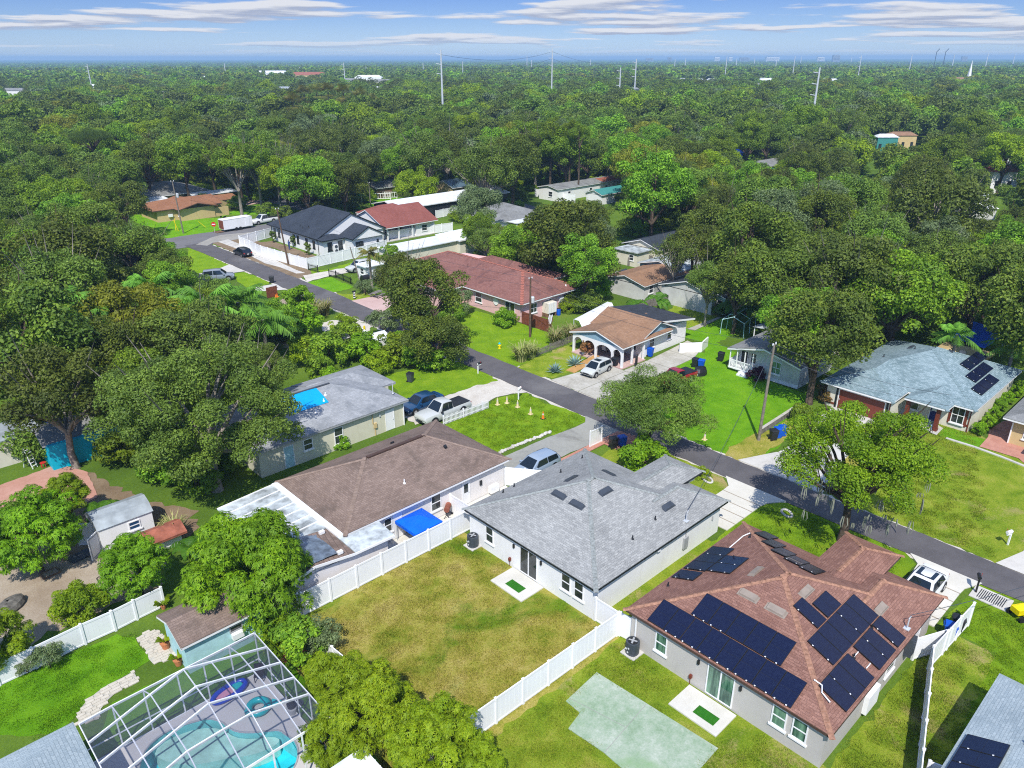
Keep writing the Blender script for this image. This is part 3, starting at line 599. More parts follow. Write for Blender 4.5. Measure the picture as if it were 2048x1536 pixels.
def win(p,ax,c,sg,a0,a1,z0,z1,fr='white',gl='glass',split='h',sill=True,name='window',bars=0):
    """window or glazed door on wall plane ax=c facing sg"""
    def bx(mb,A0,A1,Z0,Z1,d0,d1):
        if ax=='x': mb.box(c+sg*d0,A0,Z0,c+sg*d1,A1,Z1)
        else: mb.box(A0,c+sg*d0,Z0,A1,c+sg*d1,Z1)
    a0,a1=min(a0,a1),max(a0,a1); w=.07; f=MB()
    bx(f,a0,a0+w,z0,z1,-.02,.05); bx(f,a1-w,a1,z0,z1,-.02,.05); bx(f,a0+w,a1-w,z1-w,z1,-.02,.05); bx(f,a0+w,a1-w,z0,z0+w,-.02,.05)
    zm=(z0+z1)/2; am=(a0+a1)/2
    if split=='h': bx(f,a0+w,a1-w,zm-.03,zm+.03,-.01,.045)
    if split=='v': bx(f,am-.04,am+.04,z0+w,z1-w,-.01,.045)
    if split=='4': bx(f,a0+w,a1-w,zm-.025,zm+.025,-.01,.045); bx(f,am-.025,am+.025,z0+w,z1-w,-.012,.047)
    fo=part(name,f,fr,p); g=MB()
    if split=='h': bx(g,a0+w,a1-w,z0+w,zm-.03,-.02,.012); bx(g,a0+w,a1-w,zm+.03,z1-w,-.02,.02)
    elif split=='v': bx(g,a0+w,am-.04,z0+w,z1-w,-.02,.012); bx(g,am+.04,a1-w,z0+w,z1-w,-.02,.02)
    else: bx(g,a0+w,a1-w,z0+w,z1-w,-.02,.012)
    part('pane',g,gl,fo)
    if sill: s_=MB(); bx(s_,a0-.08,a1+.08,z0-.11,z0-.003,-.02,.1); part('sill',s_,fr,fo)
    return fo
def door(p,ax,c,sg,a0,a1,z0,z1,mat='white',label=None,glazed=None):
    mb=MB(); h=MB(); f=MB()
    def bx(mb,A0,A1,Z0,Z1,d0,d1):
        if ax=='x': mb.box(c+sg*d0,A0,Z0,c+sg*d1,A1,Z1)
        else: mb.box(A0,c+sg*d0,Z0,A1,c+sg*d1,Z1)
    a0,a1=min(a0,a1),max(a0,a1)
    bx(mb,a0+.07,a1-.07,z0,z1-.07,-.02,.03)
    d=part('door',mb,mat,p)
    if label: d['label']=label
    bx(f,a0,a0+.07,z0,z1,-.02,.05); bx(f,a1-.07,a1,z0,z1,-.02,.05); bx(f,a0+.07,a1-.07,z1-.07,z1,-.02,.05); part('frame',f,'white',d)
    bx(h,a1-.18,a1-.13,z0+.95,z0+1.05,.03,.08); part('handle',h,'steel',d)
    if glazed: g=MB(); bx(g,a0+.2,a1-.2,z0+1.05,z1-.25,.03,.04); part('pane',g,glazed,d)
    return d
def vent(p,f,u0,u1,v0,v1,mat,h=.13,name='roof_vent'):
    """box vent lying on a roof plane; f(x,y)->z of the plane"""
    mb=MB(); q=[(u0,v0),(u1,v0),(u1,v1),(u0,v1)]
    lo=[(x,y,f(x,y)-.02) for x,y in q]; cx,cy=(u0+u1)/2,(v0+v1)/2
    hi=[(cx+(x-cx)*.86,cy+(y-cy)*.86,f(x,y)+h) for x,y in q]
    fl=[(cx+(x-cx)*1.12,cy+(y-cy)*1.12,f(x,y)+.012) for x,y in q]; fl2=[(x,y,z-.05) for x,y,z in fl]
    mb.add(lo+hi,[(4,5,6,7),(0,1,5,4),(1,2,6,5),(2,3,7,6),(3,0,4,7)]); mb.add(fl+fl2,[(0,1,2,3),(0,4,5,1),(1,5,6,2),(2,6,7,3),(3,7,4,0)])
    return part(name,mb,mat,p)
def pipe(p,x,y,z,h=.35,r=.05,mat='dark'):
    mb=MB(); mb.tube([(x,y,z-.1),(x,y,z+h)],r,8); mb.lathe([(r*2.4,z-.02),(r*1.2,z+.1)],x,y,8); return part('vent_pipe',mb,mat,p)
def caps(p,a,b,mat,step=.27,w=.30):
    """ridge shingles laid one by one along a hip or ridge"""
    a,b=Vector(a),Vector(b); d=b-a; L=d.length; d.normalize(); n=int(L/step); s_=d.cross(Vector((0,0,1))).normalized()
    up=s_.cross(d)
    key=(mat,round(w,2)); 
    if key not in CAPM: CAPM[key]=MB().add([(-.17,-w/2,-.045),(-.17,0,.012),(-.17,w/2,-.045),(.17,-w/2,-.022),(.17,0,.04),(.17,w/2,-.022)],[(0,1,4,3),(1,2,5,4),(3,4,5),(0,3,5,2)]).mesh('ridge_cap',M[mat])
    base=BASE[p.name]
    for i in range(n+1):
        o=bpy.data.objects.new('ridge_cap',CAPM[key]); link(o,p); q=a+d*(i*L/max(n,1))
        mt=Matrix((-d,-s_,up)).transposed().to_4x4(); mt.translation=q-Vector(base)+up*.012; o.matrix_local=mt
CAPM={}
def solar(p,f,quads,mat='solar'):
    """quads: (x0,x1,y0,y1) rectangles on plane f ; one framed panel each"""
    base=BASE[p.name]
    for (x0,x1,y0,y1) in quads:
        g=.012; x0+=g;x1-=g;y0+=g;y1-=g
        q=[(x0,y0),(x1,y0),(x1,y1),(x0,y1)]; o_=Vector((x0,y0,f(x0,y0))); ux=Vector((x1-x0,0,f(x1,y0)-f(x0,y0))); uy=Vector((0,y1-y0,f(x0,y1)-f(x0,y0)))
        nrm=ux.cross(uy).normalized(); lx,ly=ux.length,uy.length; ux.normalize(); uy.normalize()
        mb=MB().box(.02,.02,0,lx-.02,ly-.02,.036)
        o=bpy.data.objects.new('solar_panel',mb.mesh('solar_panel',M[mat])); link(o,p)
        mt=Matrix((ux,uy,nrm)).transposed().to_4x4(); mt.translation=o_+nrm*.09-Vector(base); o.matrix_local=mt
        fr=MB().box(0,0,-.005,lx,.02,.042).box(0,ly-.02,-.005,lx,ly,.042).box(0,.02,-.005,.02,ly-.02,.042).box(lx-.02,.02,-.005,lx,ly-.02,.042)
        if lx>ly: fr.box(lx/2-.006,.02,.03,lx/2+.006,ly-.02,.039)
        else: fr.box(.02,ly/2-.006,.03,lx-.02,ly/2+.006,.039)
        a=bpy.data.objects.new('frame',fr.mesh('frame',M['black'])); link(a,o)
        if random.random()<.6:
            cl=MB().box(-.03,ly*.2,.042,.03,ly*.2+.07,.055).box(-.03,ly*.78,.042,.03,ly*.78+.07,.055)
            a=bpy.data.objects.new('clamp',cl.mesh('clamp',M['alu'])); link(a,o)
def lamp_box(p,ax,c,sg,a,z,mat='black'):
    mb=MB()
    if ax=='x': mb.box(c,a-.06,z-.14,c+sg*.11,a+.06,z+.14)
    else: mb.box(a-.06,c,z-.14,a+.06,c+sg*.11,z+.14)
    return part('wall_lamp',mb,mat,p)
# ---- the two new houses of one plan in the foreground
def new_house(dy,name,label,rmat,wmat,cap,fmat,gl,vmat):
    Y=lambda y:y+dy
    h=thing(name,label,'house',(28.8,Y(23.2),0))
    wall(h,[(29.05,Y(23.5)),(42.9,Y(23.5)),(42.9,Y(28.2)),(44.3,Y(28.2)),(44.3,Y(29.4)),(41.3,Y(29.4)),(41.3,Y(35.25)),(29.05,Y(35.25))],0,2.52,wmat)
    s=.4; z=2.6
    hip(h,28.8,41.7,Y(23.2),Y(35.54),z,s,rmat,fmat,axis='x')
    hip(h,36.5,43.4,Y(23.19),Y(28.6),z+.004,s,rmat,fmat,axis='x',ends=('gable','hip'),soffit=None,name='garage_roof')
    hip(h,37.2,44.85,Y(26.35),Y(29.85),3.15,s*.8,rmat,fmat,axis='x',ends=('gable','hip'),soffit=None,name='porch_roof')
    part('porch_soffit',MB().add([(41.2,Y(26.4),2.97),(44.8,Y(26.4),2.97),(44.8,Y(29.8),2.97),(41.2,Y(29.8),2.97)],[(0,1,2,3)]),'soffit',h)
    wall(h,[(39.5,Y(26.65)),(44.2,Y(26.65)),(44.2,Y(29.5)),(39.5,Y(29.5))],2.53,2.96,wmat,'porch_gable')
    w=6.17; rx0,rx1,ry,rz=28.8+w,41.7-w,Y(29.37),z+w*s
    for a,b in (((28.8,Y(23.2),z),(rx0,ry,rz)),((28.8,Y(35.54),z),(rx0,ry,rz)),((41.7,Y(35.54),z),(rx1,ry,rz)),((39.0,Y(25.9),z+s*2.7),(rx1,ry,rz)),((rx0,ry,rz),(rx1,ry,rz)),((43.4,Y(23.19),z),(40.7,Y(25.9),z+s*2.7)),((40.7,Y(25.9),3.70),(38,Y(25.9),3.70)),((39.8,Y(28.1),3.15+1.75*s*.8),(43.1,Y(28.1),3.15+1.75*s*.8)),((43.1,Y(28.1),3.15+1.75*s*.8),(44.85,Y(26.35),3.15)),((43.1,Y(28.1),3.15+1.75*s*.8),(44.85,Y(29.85),3.15))): caps(h,a,b,cap)
    R1=lambda x,y:z+s*(x-28.8); R2=lambda x,y:z+s*(y-Y(23.2)); R3=lambda x,y:z+s*(Y(35.54)-y); R4=lambda x,y:z+s*(41.7-x)
    vent(h,R1,32.8,33.2,Y(29.75),Y(30.85),vmat); vent(h,R1,32.8,33.2,Y(28.07),Y(29.17),vmat)
    vent(h,R2,34.8,35.9,Y(27.9),Y(28.3),vmat); vent(h,R2,38.0,39.1,Y(24.86),Y(25.27),vmat)
    vent(h,R3,34.6,35.7,Y(30.9),Y(31.3),vmat); vent(h,R4,38.0,38.4,Y(29.6),Y(30.7),vmat)
    for x,y,f in ((36.73,Y(24.8),R2),(33.94,Y(24.53),R2),(39.5,Y(33.9),R3),(36.3,Y(33.2),R3),(33.2,Y(35.0),R3),(32.0,Y(34.9),R3)): pipe(h,x,y,f(x,y),.28,.045,'dark')
    # service mast with stay
    mb=MB(); x,y=38.69,Y(23.6); zz=R2(x,y); mb.tube([(x,y,zz-.1),(x,y,zz+.75),(x+.05,y-.05,zz+.9)],.04,8); mb.box(x-.16,y-.16,zz+.02,x+.16,y+.16,zz+.08)
    part('service_mast',mb,'steel',h)
    # rear wall
    win(h,'x',29.05,-1,Y(32.7),Y(33.5),.82,2.15,gl=gl); win(h,'x',29.05,-1,Y(25.45),Y(26.25),.9,2.2,gl=gl); win(h,'x',29.05,-1,Y(24.35),Y(25.15),.9,2.2,gl=gl)
    win(h,'x',29.05,-1,Y(28.4),Y(30.05),.14,2.22,gl=gl,split='v',sill=False,name='sliding_door')
    lamp_box(h,'x',29.05,-1,Y(30.62),1.85); lamp_box(h,'x',29.05,-1,Y(28.05),1.85)
    mb=MB().tube([(28.98,Y(31.0),0),(28.98,Y(31.0),.45),(28.9,Y(31.0),.55)],.02,6).box(28.88,Y(30.9),.5,29.04,Y(31.05),.72); part('hose_tap',mb,'redbrown',h)
    return h,R1,R2,R3,R4,Y
def dm(p,x0,y0,x1,y1,label,loc=None): 
    o=solo('door_mat',MB().box(x0,y0,.093,x1,y1,.115),'mat_green',label,'door mat','green mats on the rear patios')
gh,a1,a2,a3,a4,_=new_house(0,'grey_roof_house','white house with grey hip roof and black roof vents beside the dry yellow lawn','sh_grey','stucco_white','cap_grey','fascia_dark','glass','darkgrey')
part('meter_box',MB().box(38.35,23.36,.7,38.85,23.5,1.6),'grey',gh)
part('conduit',MB().tube([(38.6,23.44,1.6),(38.6,23.44,2.4)],.03,6).tube([(41.9,23.44,1.5),(41.9,23.44,1.8)],.06,6),'grey',gh)
part('floodlight',MB().box(35.2,23.3,2.1,35.5,23.5,2.2),'white',gh)
rh,b1,b2,b3,b4,_=new_house(-14.62,'red_roof_solar_house','greige house with red brown hip roof covered by solar panels','sh_red','stucco_greige','cap_red','fascia_brown','glass_green','vent_tan')
q=[(28.86,30.38,19.42-1.094*(i+1),19.42-1.094*i) for i in range(8)]+[(30.42,31.94,17.62-1.094*(i+1),17.62-1.094*i) for i in range(5)]
solar(rh,b1,q)
q=[(33.62,34.63,11.89,13.43),(34.83,36.42,11.90,12.90)]+[(32.34+1.097*i,32.34+1.097*(i+1),10.32,11.86) for i in range(5)]
q+=[(36.85,37.93,8.75,10.28),(34.48,35.53,8.75,10.26),(35.53,36.58,8.75,10.26),(30.54,31.62,8.72,10.25),(31.62,32.70,8.72,10.25),(32.70,33.78,8.72,10.25)]
solar(rh,b2,q)
solar(rh,b3,[(32.92,33.97,19.15,20.67),(34.2,35.3,19.15,20.67),(35.3,36.4,19.15,20.67),(36.4,37.5,19.15,20.67),(34.32,35.42,17.6,19.12),(35.42,36.5,17.6,19.12)])
solar(rh,b4,[(39.95,41.45,18.22,19.28),(38.85,40.35,17.14,18.2),(38.0,39.5,16.06,17.12),(37.55,39.05,14.98,16.04),(37.3,38.8,13.9,14.96)])
part('conduit',MB().tube([(37.6,19.6,3.22),(39.4,19.7,3.2),(39.9,19.5,3.3)],.035,6).tube([(30.6,10.5,3.5),(30.7,10.1,3.35),(30.3,9.9,3.3),(30.2,9.4,3.1)],.035,6).tube([(33.9,9.2,2.95),(34.4,9.2,2.95)],.03,6).tube([(33.9,9.9,3.25),(34.4,9.9,3.25)],.03,6),'white',rh)
win(rh,'y',8.88,-1,36.3,37.5,.9,2.1,gl='glass'); 
part('battery_box',MB().box(33.6,8.62,.3,35.0,8.87,1.5),'white',rh)
part('meter_box',MB().box(38.8,8.5,.9,39.4,8.87,2.1),'darkgrey',rh)
door(rh,'y',8.88,-1,40.2,41.1,.08,2.1)
dm(gh,27.4,28.45,28.05,29.75,'green artificial grass mat by the sliding door of the grey roofed house')
dm(rh,27.4,13.85,28.05,15.1,'green artificial grass mat by the sliding door of the solar panel house')
part('gutter_pipe',MB().box(28.94,20.2,0,29.0,20.28,2.4),'white',rh)
# ---- brown duplex house
h=thing('brown_roof_house','long white house with brown hip roof beside the blue canopy','house',(21.0,38.6,0))
wall(h,[(21.3,38.95),(35.8,38.95),(35.8,47.6),(21.3,47.6)],0,2.5,'stucco_brownwhite')
hip(h,20.95,36.15,38.6,48.2,2.6,.42,'sh_brown','white',axis='x')
_rz=2.6+4.8*.42
for a,b in (((20.95,38.6,2.6),(25.75,43.4,_rz)),((20.95,48.2,2.6),(25.75,43.4,_rz)),((36.15,38.6,2.6),(31.35,43.4,_rz)),((36.15,48.2,2.6),(31.35,43.4,_rz))): caps(h,a,b,'cap_tan')
part('ridge_vent',MB().bar((26.0,43.4,_rz+.05),(31.1,43.4,_rz+.05),.28,.1),'fascia_brown',h)
for x,y in ((32.1,41.7),(29.5,45.2)): vent(h,lambda x,y:2.6+.42*min(y-38.6,48.2-y),x-.12,x+.12,y-.12,y+.12,'dark',.16)
pipe(h,27.1,40.3,2.6+.42*1.7,.3,.05,'white')
win(h,'y',38.95,-1,28.4,29.35,.85,2.2); win(h,'y',38.95,-1,24.2,24.9,.9,2.1)
door(h,'y',38.95,-1,31.4,32.2,.1,2.15,glazed='glass'); door(h,'y',38.95,-1,24.95,25.75,.1,2.15)
part('split_unit',MB().box(33.9,38.35,.35,34.75,38.7,.95),'white',h); part('meter_box',MB().box(33.2,38.85,1.2,33.4,38.95,1.6),'dark',h)
for x in (21.5,22.9): pass
# patio roof of white metal sheets at the end of the brown house
pr=thing('patio_roof','stained white sheet metal patio roof joined to the brown roofed house','patio roof',(17.6,40.4,0))
def z_p(x): return 2.45-.05*(20.95-x)
xs=16.2; 
for i in range(7):
    ya,yb=40.35+i*1.12,40.35+(i+1)*1.12-.05
    mb=MB(); mb.add([(16.2,ya,z_p(16.2)),(20.93,ya,2.47),(20.93,yb,2.47),(16.2,yb,z_p(16.2)),(16.2,ya,z_p(16.2)-.06),(20.93,ya,2.41),(20.93,yb,2.41),(16.2,yb,z_p(16.2)-.06)],[(0,1,2,3),(7,6,5,4),(0,4,5,1),(1,5,6,2),(2,6,7,3),(3,7,4,0)]); part('roof_sheet',mb,'metal_dirty',pr)
    part('rib',MB().bar((16.2,yb+.025,z_p(16.2)+.02),(20.93,yb+.025,2.49),.07,.08),'white',pr)
part('gutter',MB().box(20.5,38.9,2.40,20.93,48.2,2.56),'white',pr)
for y in (41,44.5,48): part('post',MB().box(16.3,y-.06,0,16.42,y+.06,z_p(16.2)-.06),'white',pr)
wall(pr,[(17.2,40.5),(21.3,40.5),(21.3,48.0),(17.2,48.0)],0,2.15,'stucco_brownwhite','wall')
# rear annex with grey tarp over its gable
an=thing('tarp_annex','low white annex with grey plastic sheet weighted on its brown gable roof','annex',(17.5,37,0))
wall(an,[(15.2,37.0),(23.2,37.0),(23.2,38.85),(20.9,38.85),(20.9,40.3),(15.2,40.3)],0,2.05,'stucco_brownwhite')
mb=MB(); Z=[(14.9,36.75,2.1),(17.6,36.75,2.75),(20.5,36.75,2.30),(20.5,40.3,2.42),(17.6,40.3,2.82),(14.9,40.3,2.2)]
mb.add(Z+[(a,b,c_-.14) for a,b,c_ in Z],[(0,1,4,5),(1,2,3,4),(11,10,7,6),(10,9,8,7),(0,6,7,1),(1,7,8,2),(2,8,9,3),(3,9,10,4),(4,10,11,5),(5,11,6,0)]); part('roof',mb,'sh_brown',an)
mb=MB(); Z=[(20.55,36.75,2.32),(23.5,36.55,2.38),(23.6,38.55,2.46),(20.97,38.55,2.47),(20.95,39.9,2.47),(20.55,40.2,2.44)]
mb.add(Z+[(a,b,c_-.1) for a,b,c_ in Z],[(0,1,2,3,4,5),(11,10,9,8,7,6)]+[(i,i+6,(i+1)%6+6,(i+1)%6) for i in range(6)]); part('flat_roof',mb,'metal_dirty',an)
part('fascia',MB().bar((14.9,36.73,2.02),(17.6,36.73,2.67),.05,.18).bar((17.6,36.73,2.67),(20.5,36.73,2.22),.05,.18).bar((20.5,36.73,2.22),(23.5,36.53,2.30),.05,.16),'white',an)
part('gable_wall',MB().add([(15.2,37.0,2.0),(17.6,37.0,2.62),(20.5,37.0,2.2),(15.2,37.1,2.0),(17.6,37.1,2.62),(20.5,37.1,2.2)],[(0,1,2),(5,4,3),(0,3,4,1),(1,4,5,2)]),'stucco_brownwhite',an)
# wrinkled tarp
mb=MB(); nx,ny=22,14; r_=random.Random(3)
for j in range(ny):
    for i in range(nx):
        u,v=i/(nx-1),j/(ny-1); x=15.2+u*4.35; y=36.95+v*3.2+.25*(u-.5)
        zr=2.1+(x-14.9)/2.7*.65 if x<17.6 else 2.78-(x-17.6)/2.9*.42
        mb.v.append((x,y,zr+.07+.05*math.sin(9*u+4*v+2*math.sin(5*v))+.03*r_.random()))
for j in range(ny-1):
    for i in range(nx-1): k=j*nx+i; mb.f.append((k,k+1,k+nx+1,k+nx))
solo('roof_tarp',mb,'tarp_grey','wrinkled grey plastic sheet lying over the annex roof','tarp',smooth=True)
for x,y in ((19.9,39.9),(19.6,37.1)): solo('weight_block',MB().box(x-.16,y-.12,2.52,x+.2,y+.12,2.72),'white','white block holding down the grey roof sheet','block','blocks weighting the grey roof sheet')
# ---- beige house with blue tarp
h=thing('beige_house','cream house with pale grey roof under a bright blue tarp','house',(21.9,53.6,0))
wall(h,[(22.1,53.75),(36.6,53.75),(36.6,57.6),(37.6,57.6),(37.6,63.3),(22.1,63.3)],0,2.5,'stucco_beige')
hip(h,21.6,37.0,53.4,63.8,2.62,.30,'sh_beige','grey',axis='x',ends=('gable','hip'),gwall='stucco_beige')
hip(h,30.5,38.5,57.6,63.85,2.66,.30,'sh_beige','grey',axis='x',ends=('gable','hip'),soffit=None,name='wing_roof')
part('ridge_vent',MB().bar((24,58.6,2.62+5.2*.3+.04),(31.8,58.6,2.62+5.2*.3+.04),.2,.07),'darkgrey',h)
f_=lambda x,y:2.62+.30*min(y-53.4,63.8-y)
for x,y in ((30.6,57.3),(28.6,55.6),(30.0,56.6)): pipe(h,x,y,f_(x,y),.25,.06,'white')
pipe(h,24.5,54.6,f_(24.5,54.6),.25,.06,'white'); pipe(h,25.4,54.5,f_(25,54.5),.25,.06,'white')
door(h,'y',53.75,-1,34.5,35.5,.05,2.1,'white'); win(h,'y',53.75,-1,29.1,30.0,.55,2.15); win(h,'y',53.75,-1,26.1,27.0,1.05,2.1); door(h,'y',53.75,-1,24.25,25.2,.05,2.1,'aqua',label='pale blue door')
part('meter_box',MB().box(33.2,53.6,.8,33.5,53.75,1.3).box(33.3,53.68,0,33.36,53.75,.8).box(33.1,53.68,1.3,33.16,53.75,2.2),'stucco_tan',h)
lamp_box(h,'y',53.75,-1,33.9,1.9,'steel'); part('gutter_pipe',MB().box(36.5,53.66,0,36.58,53.74,2.5),'white',h)
pipe(h,36.3,54.9,f_(36.3,54.9)-.1,1.0,.04,'steel')
mb=MB(); nx,ny=14,10
for j in range(ny):
    for i in range(nx):
        u,v=i/(nx-1),j/(ny-1); x=26.6+u*3.7+.1*v; y=56.25+v*2.4; mb.v.append((x,y,f_(x,y)+.05+.02*math.sin(7*u)*math.sin(5*v)))
for j in range(ny-1):
    for i in range(nx-1): k=j*nx+i; mb.f.append((k,k+1,k+nx+1,k+nx))
solo('roof_tarp',mb,'tarp_cyan','bright blue tarp spread over the pale grey roof','tarp',smooth=True)
# ---- blue-grey roofed house across the street
h=thing('blue_grey_roof_house','cream house with blue grey shingle roof and red brown garage door','house',(69.3,16,0))
wall(h,[(70.0,22.2),(73.6,22.2),(73.6,16.4),(86.4,16.4),(86.4,28.4),(70.0,28.4)],0,2.5,'stucco_cream')
s=.38
hip(h,73.0,86.9,16.0,28.9,2.6,s,'sh_blue','white',axis='x')
hip(h,69.4,80,21.9,28.89,2.604,s,'sh_blue','white',axis='x',ends=('hip','gable'),soffit=None,name='garage_roof')
hip(h,71.2,79,17.8,21.6,2.62,s,'sh_blue','white',axis='x',ends=('hip','gable'),soffit=None,name='porch_roof')
for a,b in (((69.4,21.9,2.6),(72.9,25.4,2.6+3.5*s)),((69.4,28.9,2.6),(72.9,25.4,2.6+3.5*s)),((73,16,2.6),(79.45,22.45,2.6+6.45*s)),((86.9,16,2.6),(80.45,22.45,2.6+6.45*s)),((71.2,17.8,2.6),(73.1,19.7,2.6+1.9*s))): caps(h,a,b,'cap_blue',.35)
door(h,'x',70.0,-1,22.7,27.2,.05,2.15,'redbrown',label='wide red brown garage door')
part('door_trim',MB().box(69.93,22.45,0,70.0,22.62,2.4).box(69.93,27.28,0,70.0,27.45,2.4).box(69.93,22.45,2.2,70.0,27.45,2.4),'fascia_dark',h)
part('band',MB().box(69.96,27.45,.3,70.02,28.4,.5).box(73.57,16.5,.55,73.62,17.9,.75),'redbrown',h)
for y in (21.3,18.6): part('porch_column',MB().box(71.5,y-.22,0,71.94,y+.22,.35).box(71.55,y-.17,.35,71.89,y+.17,2.4),'redbrown',h)
door(h,'x',73.6,-1,18.95,19.9,.1,2.15,'navy',label='navy front door',glazed='lamp')
part('door_surround',MB().box(73.55,16.65,.45,73.585,18.25,2.45),'redbrown',h); win(h,'x',73.54,-1,16.9,18.0,.6,2.3,split='4')
win(h,'x',73.58,-1,20.9,21.9,.7,2.2)
f2=lambda x,y:2.6+s*(y-16.0)
solar(h,f2,[(77.0,78.75,18.15,19.2),(77.0,78.75,17.05,18.1)][:0]+[(78.0,79.7,19.0,20.05),(79.8,81.5,19.0,20.05),(77.9,79.6,17.9,18.95)][:0]+[(76.2+1.75*i,76.2+1.75*(i+1)-.04,y,y+1.05) for y,i in ((16.6,0),(16.6,1),(16.6,2),(17.75,1),(17.75,2),(17.75,3),(18.9,2),(18.9,3),(18.9,4))])
pipe(h,78,26.5,2.6+s*2.4,.3); pipe(h,80.5,24.5,2.6+s*4.4,.3); vent(h,lambda x,y:2.6+s*(28.9-y),81,82,25,25.4,'darkgrey'); vent(h,f2,82.4,83.3,20.4,20.9,'darkgrey'); vent(h,f2,81.2,81.5,21.2,21.6,'darkgrey')
part('downpipe',MB().box(69.92,22.25,0,70.0,22.33,2.5).box(73.52,16.42,0,73.6,16.5,2.5),'redbrown',h)
# ---- pink house
h=thing('pink_house','pink house with a large dusky red hip roof behind the lawn','house',(65,67,0))
wall(h,[(65.6,67.7),(76.3,67.7),(76.3,73.2),(79.4,73.2),(79.4,88),(78,94),(65.6,94)],0,2.7,'stucco_pink')
s=.36
hip(h,65.0,76.95,67.1,95.5,2.8,s,'sh_pink','white',axis='y')
hip(h,70,79.95,73.0,89,2.78,s,'sh_pink','white',axis='y',soffit=None,name='rear_roof')
hip(h,61.2,72,79,86,2.79,s,'sh_pink','white',axis='x',ends=('hip','gable'),soffit=None,name='front_roof')
wall(h,[(61.9,79.6),(65.6,79.6),(65.6,85.4),(61.9,85.4)],0,2.7,'stucco_pink')
for a,b in (((65,67.1,2.8),(70.97,73.07,2.8+5.97*s)),((76.95,67.1,2.8),(70.97,73.07,2.8+5.97*s)),((70.97,73.07,2.8+5.97*s),(70.97,89.5,2.8+5.97*s)),((61.2,79,2.8),(64.7,82.5,2.8+3.5*s)),((65,95.5,2.8),(70.97,89.5,2.8+5.97*s))): caps(h,a,b,'cap_pink',.42,.45)
win(h,'x',65.6,-1,69.0,70.9,.8,2.3,split='v'); win(h,'x',65.6,-1,75.6,77.0,.9,2.3)
for x0 in (67.2,70.0,73.9): win(h,'y',67.7,-1,x0,x0+1.2,.9,2.2,split='4')
part('medallion',MB().tube([(65.6,72.7,1.8),(65.5,72.7,1.8)],.5,14),'white',h)
part('split_unit',MB().box(72.6,67.45,1.3,73.4,67.68,2.0),'white',h); part('downpipe',MB().box(76.2,67.55,0,76.3,67.65,2.7),'white',h)
pipe(h,74.5,68.2,3.1,.25,.09,'white')
# ---- arched porch house
h=thing('arched_porch_house','white and pale blue house with arched porch and tan brown roof','house',(62.5,48.5,0))
wall(h,[(66.6,48.9),(75.4,48.9),(75.4,55.6),(66.6,55.6)],0,2.62,'stucco_white')
s=.27
mb=MB(); z0=2.72
# front porch gable (ridge along X) and main roof (ridge along Y)
hip(h,62.2,71.5,48.1,56.15,2.62,.27,'sh_tan','white',axis='x',ends=('gable','gable'),name='porch_roof')
hip(h,66.0,72.6,48.3,56.3,2.70,.42,'sh_tan','white',axis='y',ends=('gable','gable'),gwall='blue_trim',name='roof')
mb=MB(); Z=[(69.3,48.35,4.02),(76.3,48.35,2.85),(76.3,56.3,2.85),(69.3,56.3,4.02)]; mb.add(Z+[(a,b,c_-.14) for a,b,c_ in Z],[(0,1,2,3),(7,6,5,4)]+[(i,i+4,(i+1)%4+4,(i+1)%4) for i in range(4)]); part('rear_roof',mb,'roll_black',h)
part('rear_fascia',MB().bar((69.3,48.33,3.93),(76.3,48.33,2.76),.04,.2),'white',h)
part('gable_wall',MB().add([(69.3,48.9,2.62),(75.4,48.9,2.62),(75.4,48.9,2.8),(69.3,48.9,3.85),(69.3,49.0,2.62),(75.4,49.0,2.62),(75.4,49.0,2.8),(69.3,49.0,3.85)],[(0,1,2,3),(7,6,5,4)]),'blue_trim',h)
# arches
yc=[48.5,49.9,52.35,54.2,55.75]; ar=MB(); x0,x1=62.5,62.75
def arch(mb,a,b,zs,zt,top):
    n=10
    for i in range(n):
        t0,t1=math.pi*i/n,math.pi*(i+1)/n; m_=(a+b)/2; r=(b-a)/2
        p0=(m_-r*math.cos(t0),zs+(zt-zs)*math.sin(t0)); p1=(m_-r*math.cos(t1),zs+(zt-zs)*math.sin(t1))
        q=[(p0[0],p0[1]),(p1[0],p1[1]),(p1[0],top),(p0[0],top)]
        mb.add([(x0,*u) for u in q]+[(x1,*u) for u in q],[(0,1,2,3),(7,6,5,4)]+[(i_,i_+4,(i_+1)%4+4,(i_+1)%4) for i_ in range(4)])
for a,b in zip(yc[:-1],yc[1:]): arch(ar,a+.11,b-.11,1.35,2.1,2.42)
for y in yc: ar.box(x0,y-.11,2.1,x1,y+.11,2.42)
part('arch_front',ar,'white',h)
for y in yc: part('porch_column',MB().box(x0,y-.11,.1,x1,y+.11,2.1),'white',h)
for x in (64.3,66.4): part('porch_column',MB().box(x,48.4,.1,x+.2,48.6,2.45),'white',h)
part('porch_gable',MB().add([(62.5,48.4,2.42),(62.5,55.9,2.42),(62.5,52.15,3.55),(62.7,48.4,2.42),(62.7,55.9,2.42),(62.7,52.15,3.55)],[(0,2,1),(3,4,5),(0,3,5,2),(2,5,4,1)]),'blue_trim',h)
part('porch_floor',MB().box(62.3,48.2,-.05,66.6,55.8,.12),'pink_conc',h)
win(h,'y',48.9,-1,68.0,69.0,.9,2.2); win(h,'y',48.9,-1,71.5,72.4,1.1,2.3); win(h,'x',66.6,-1,49.6,51,.8,2.2); door(h,'x',66.6,-1,52.3,53.3,.12,2.2,'dark')
part('satellite_dish',MB().lathe([(.02,0),(.18,.03),(.28,.1)],72.9,48.6,10).box(72.87,48.6,-.05,72.93,48.9,.02),'grey',h).location.z=2.35-0
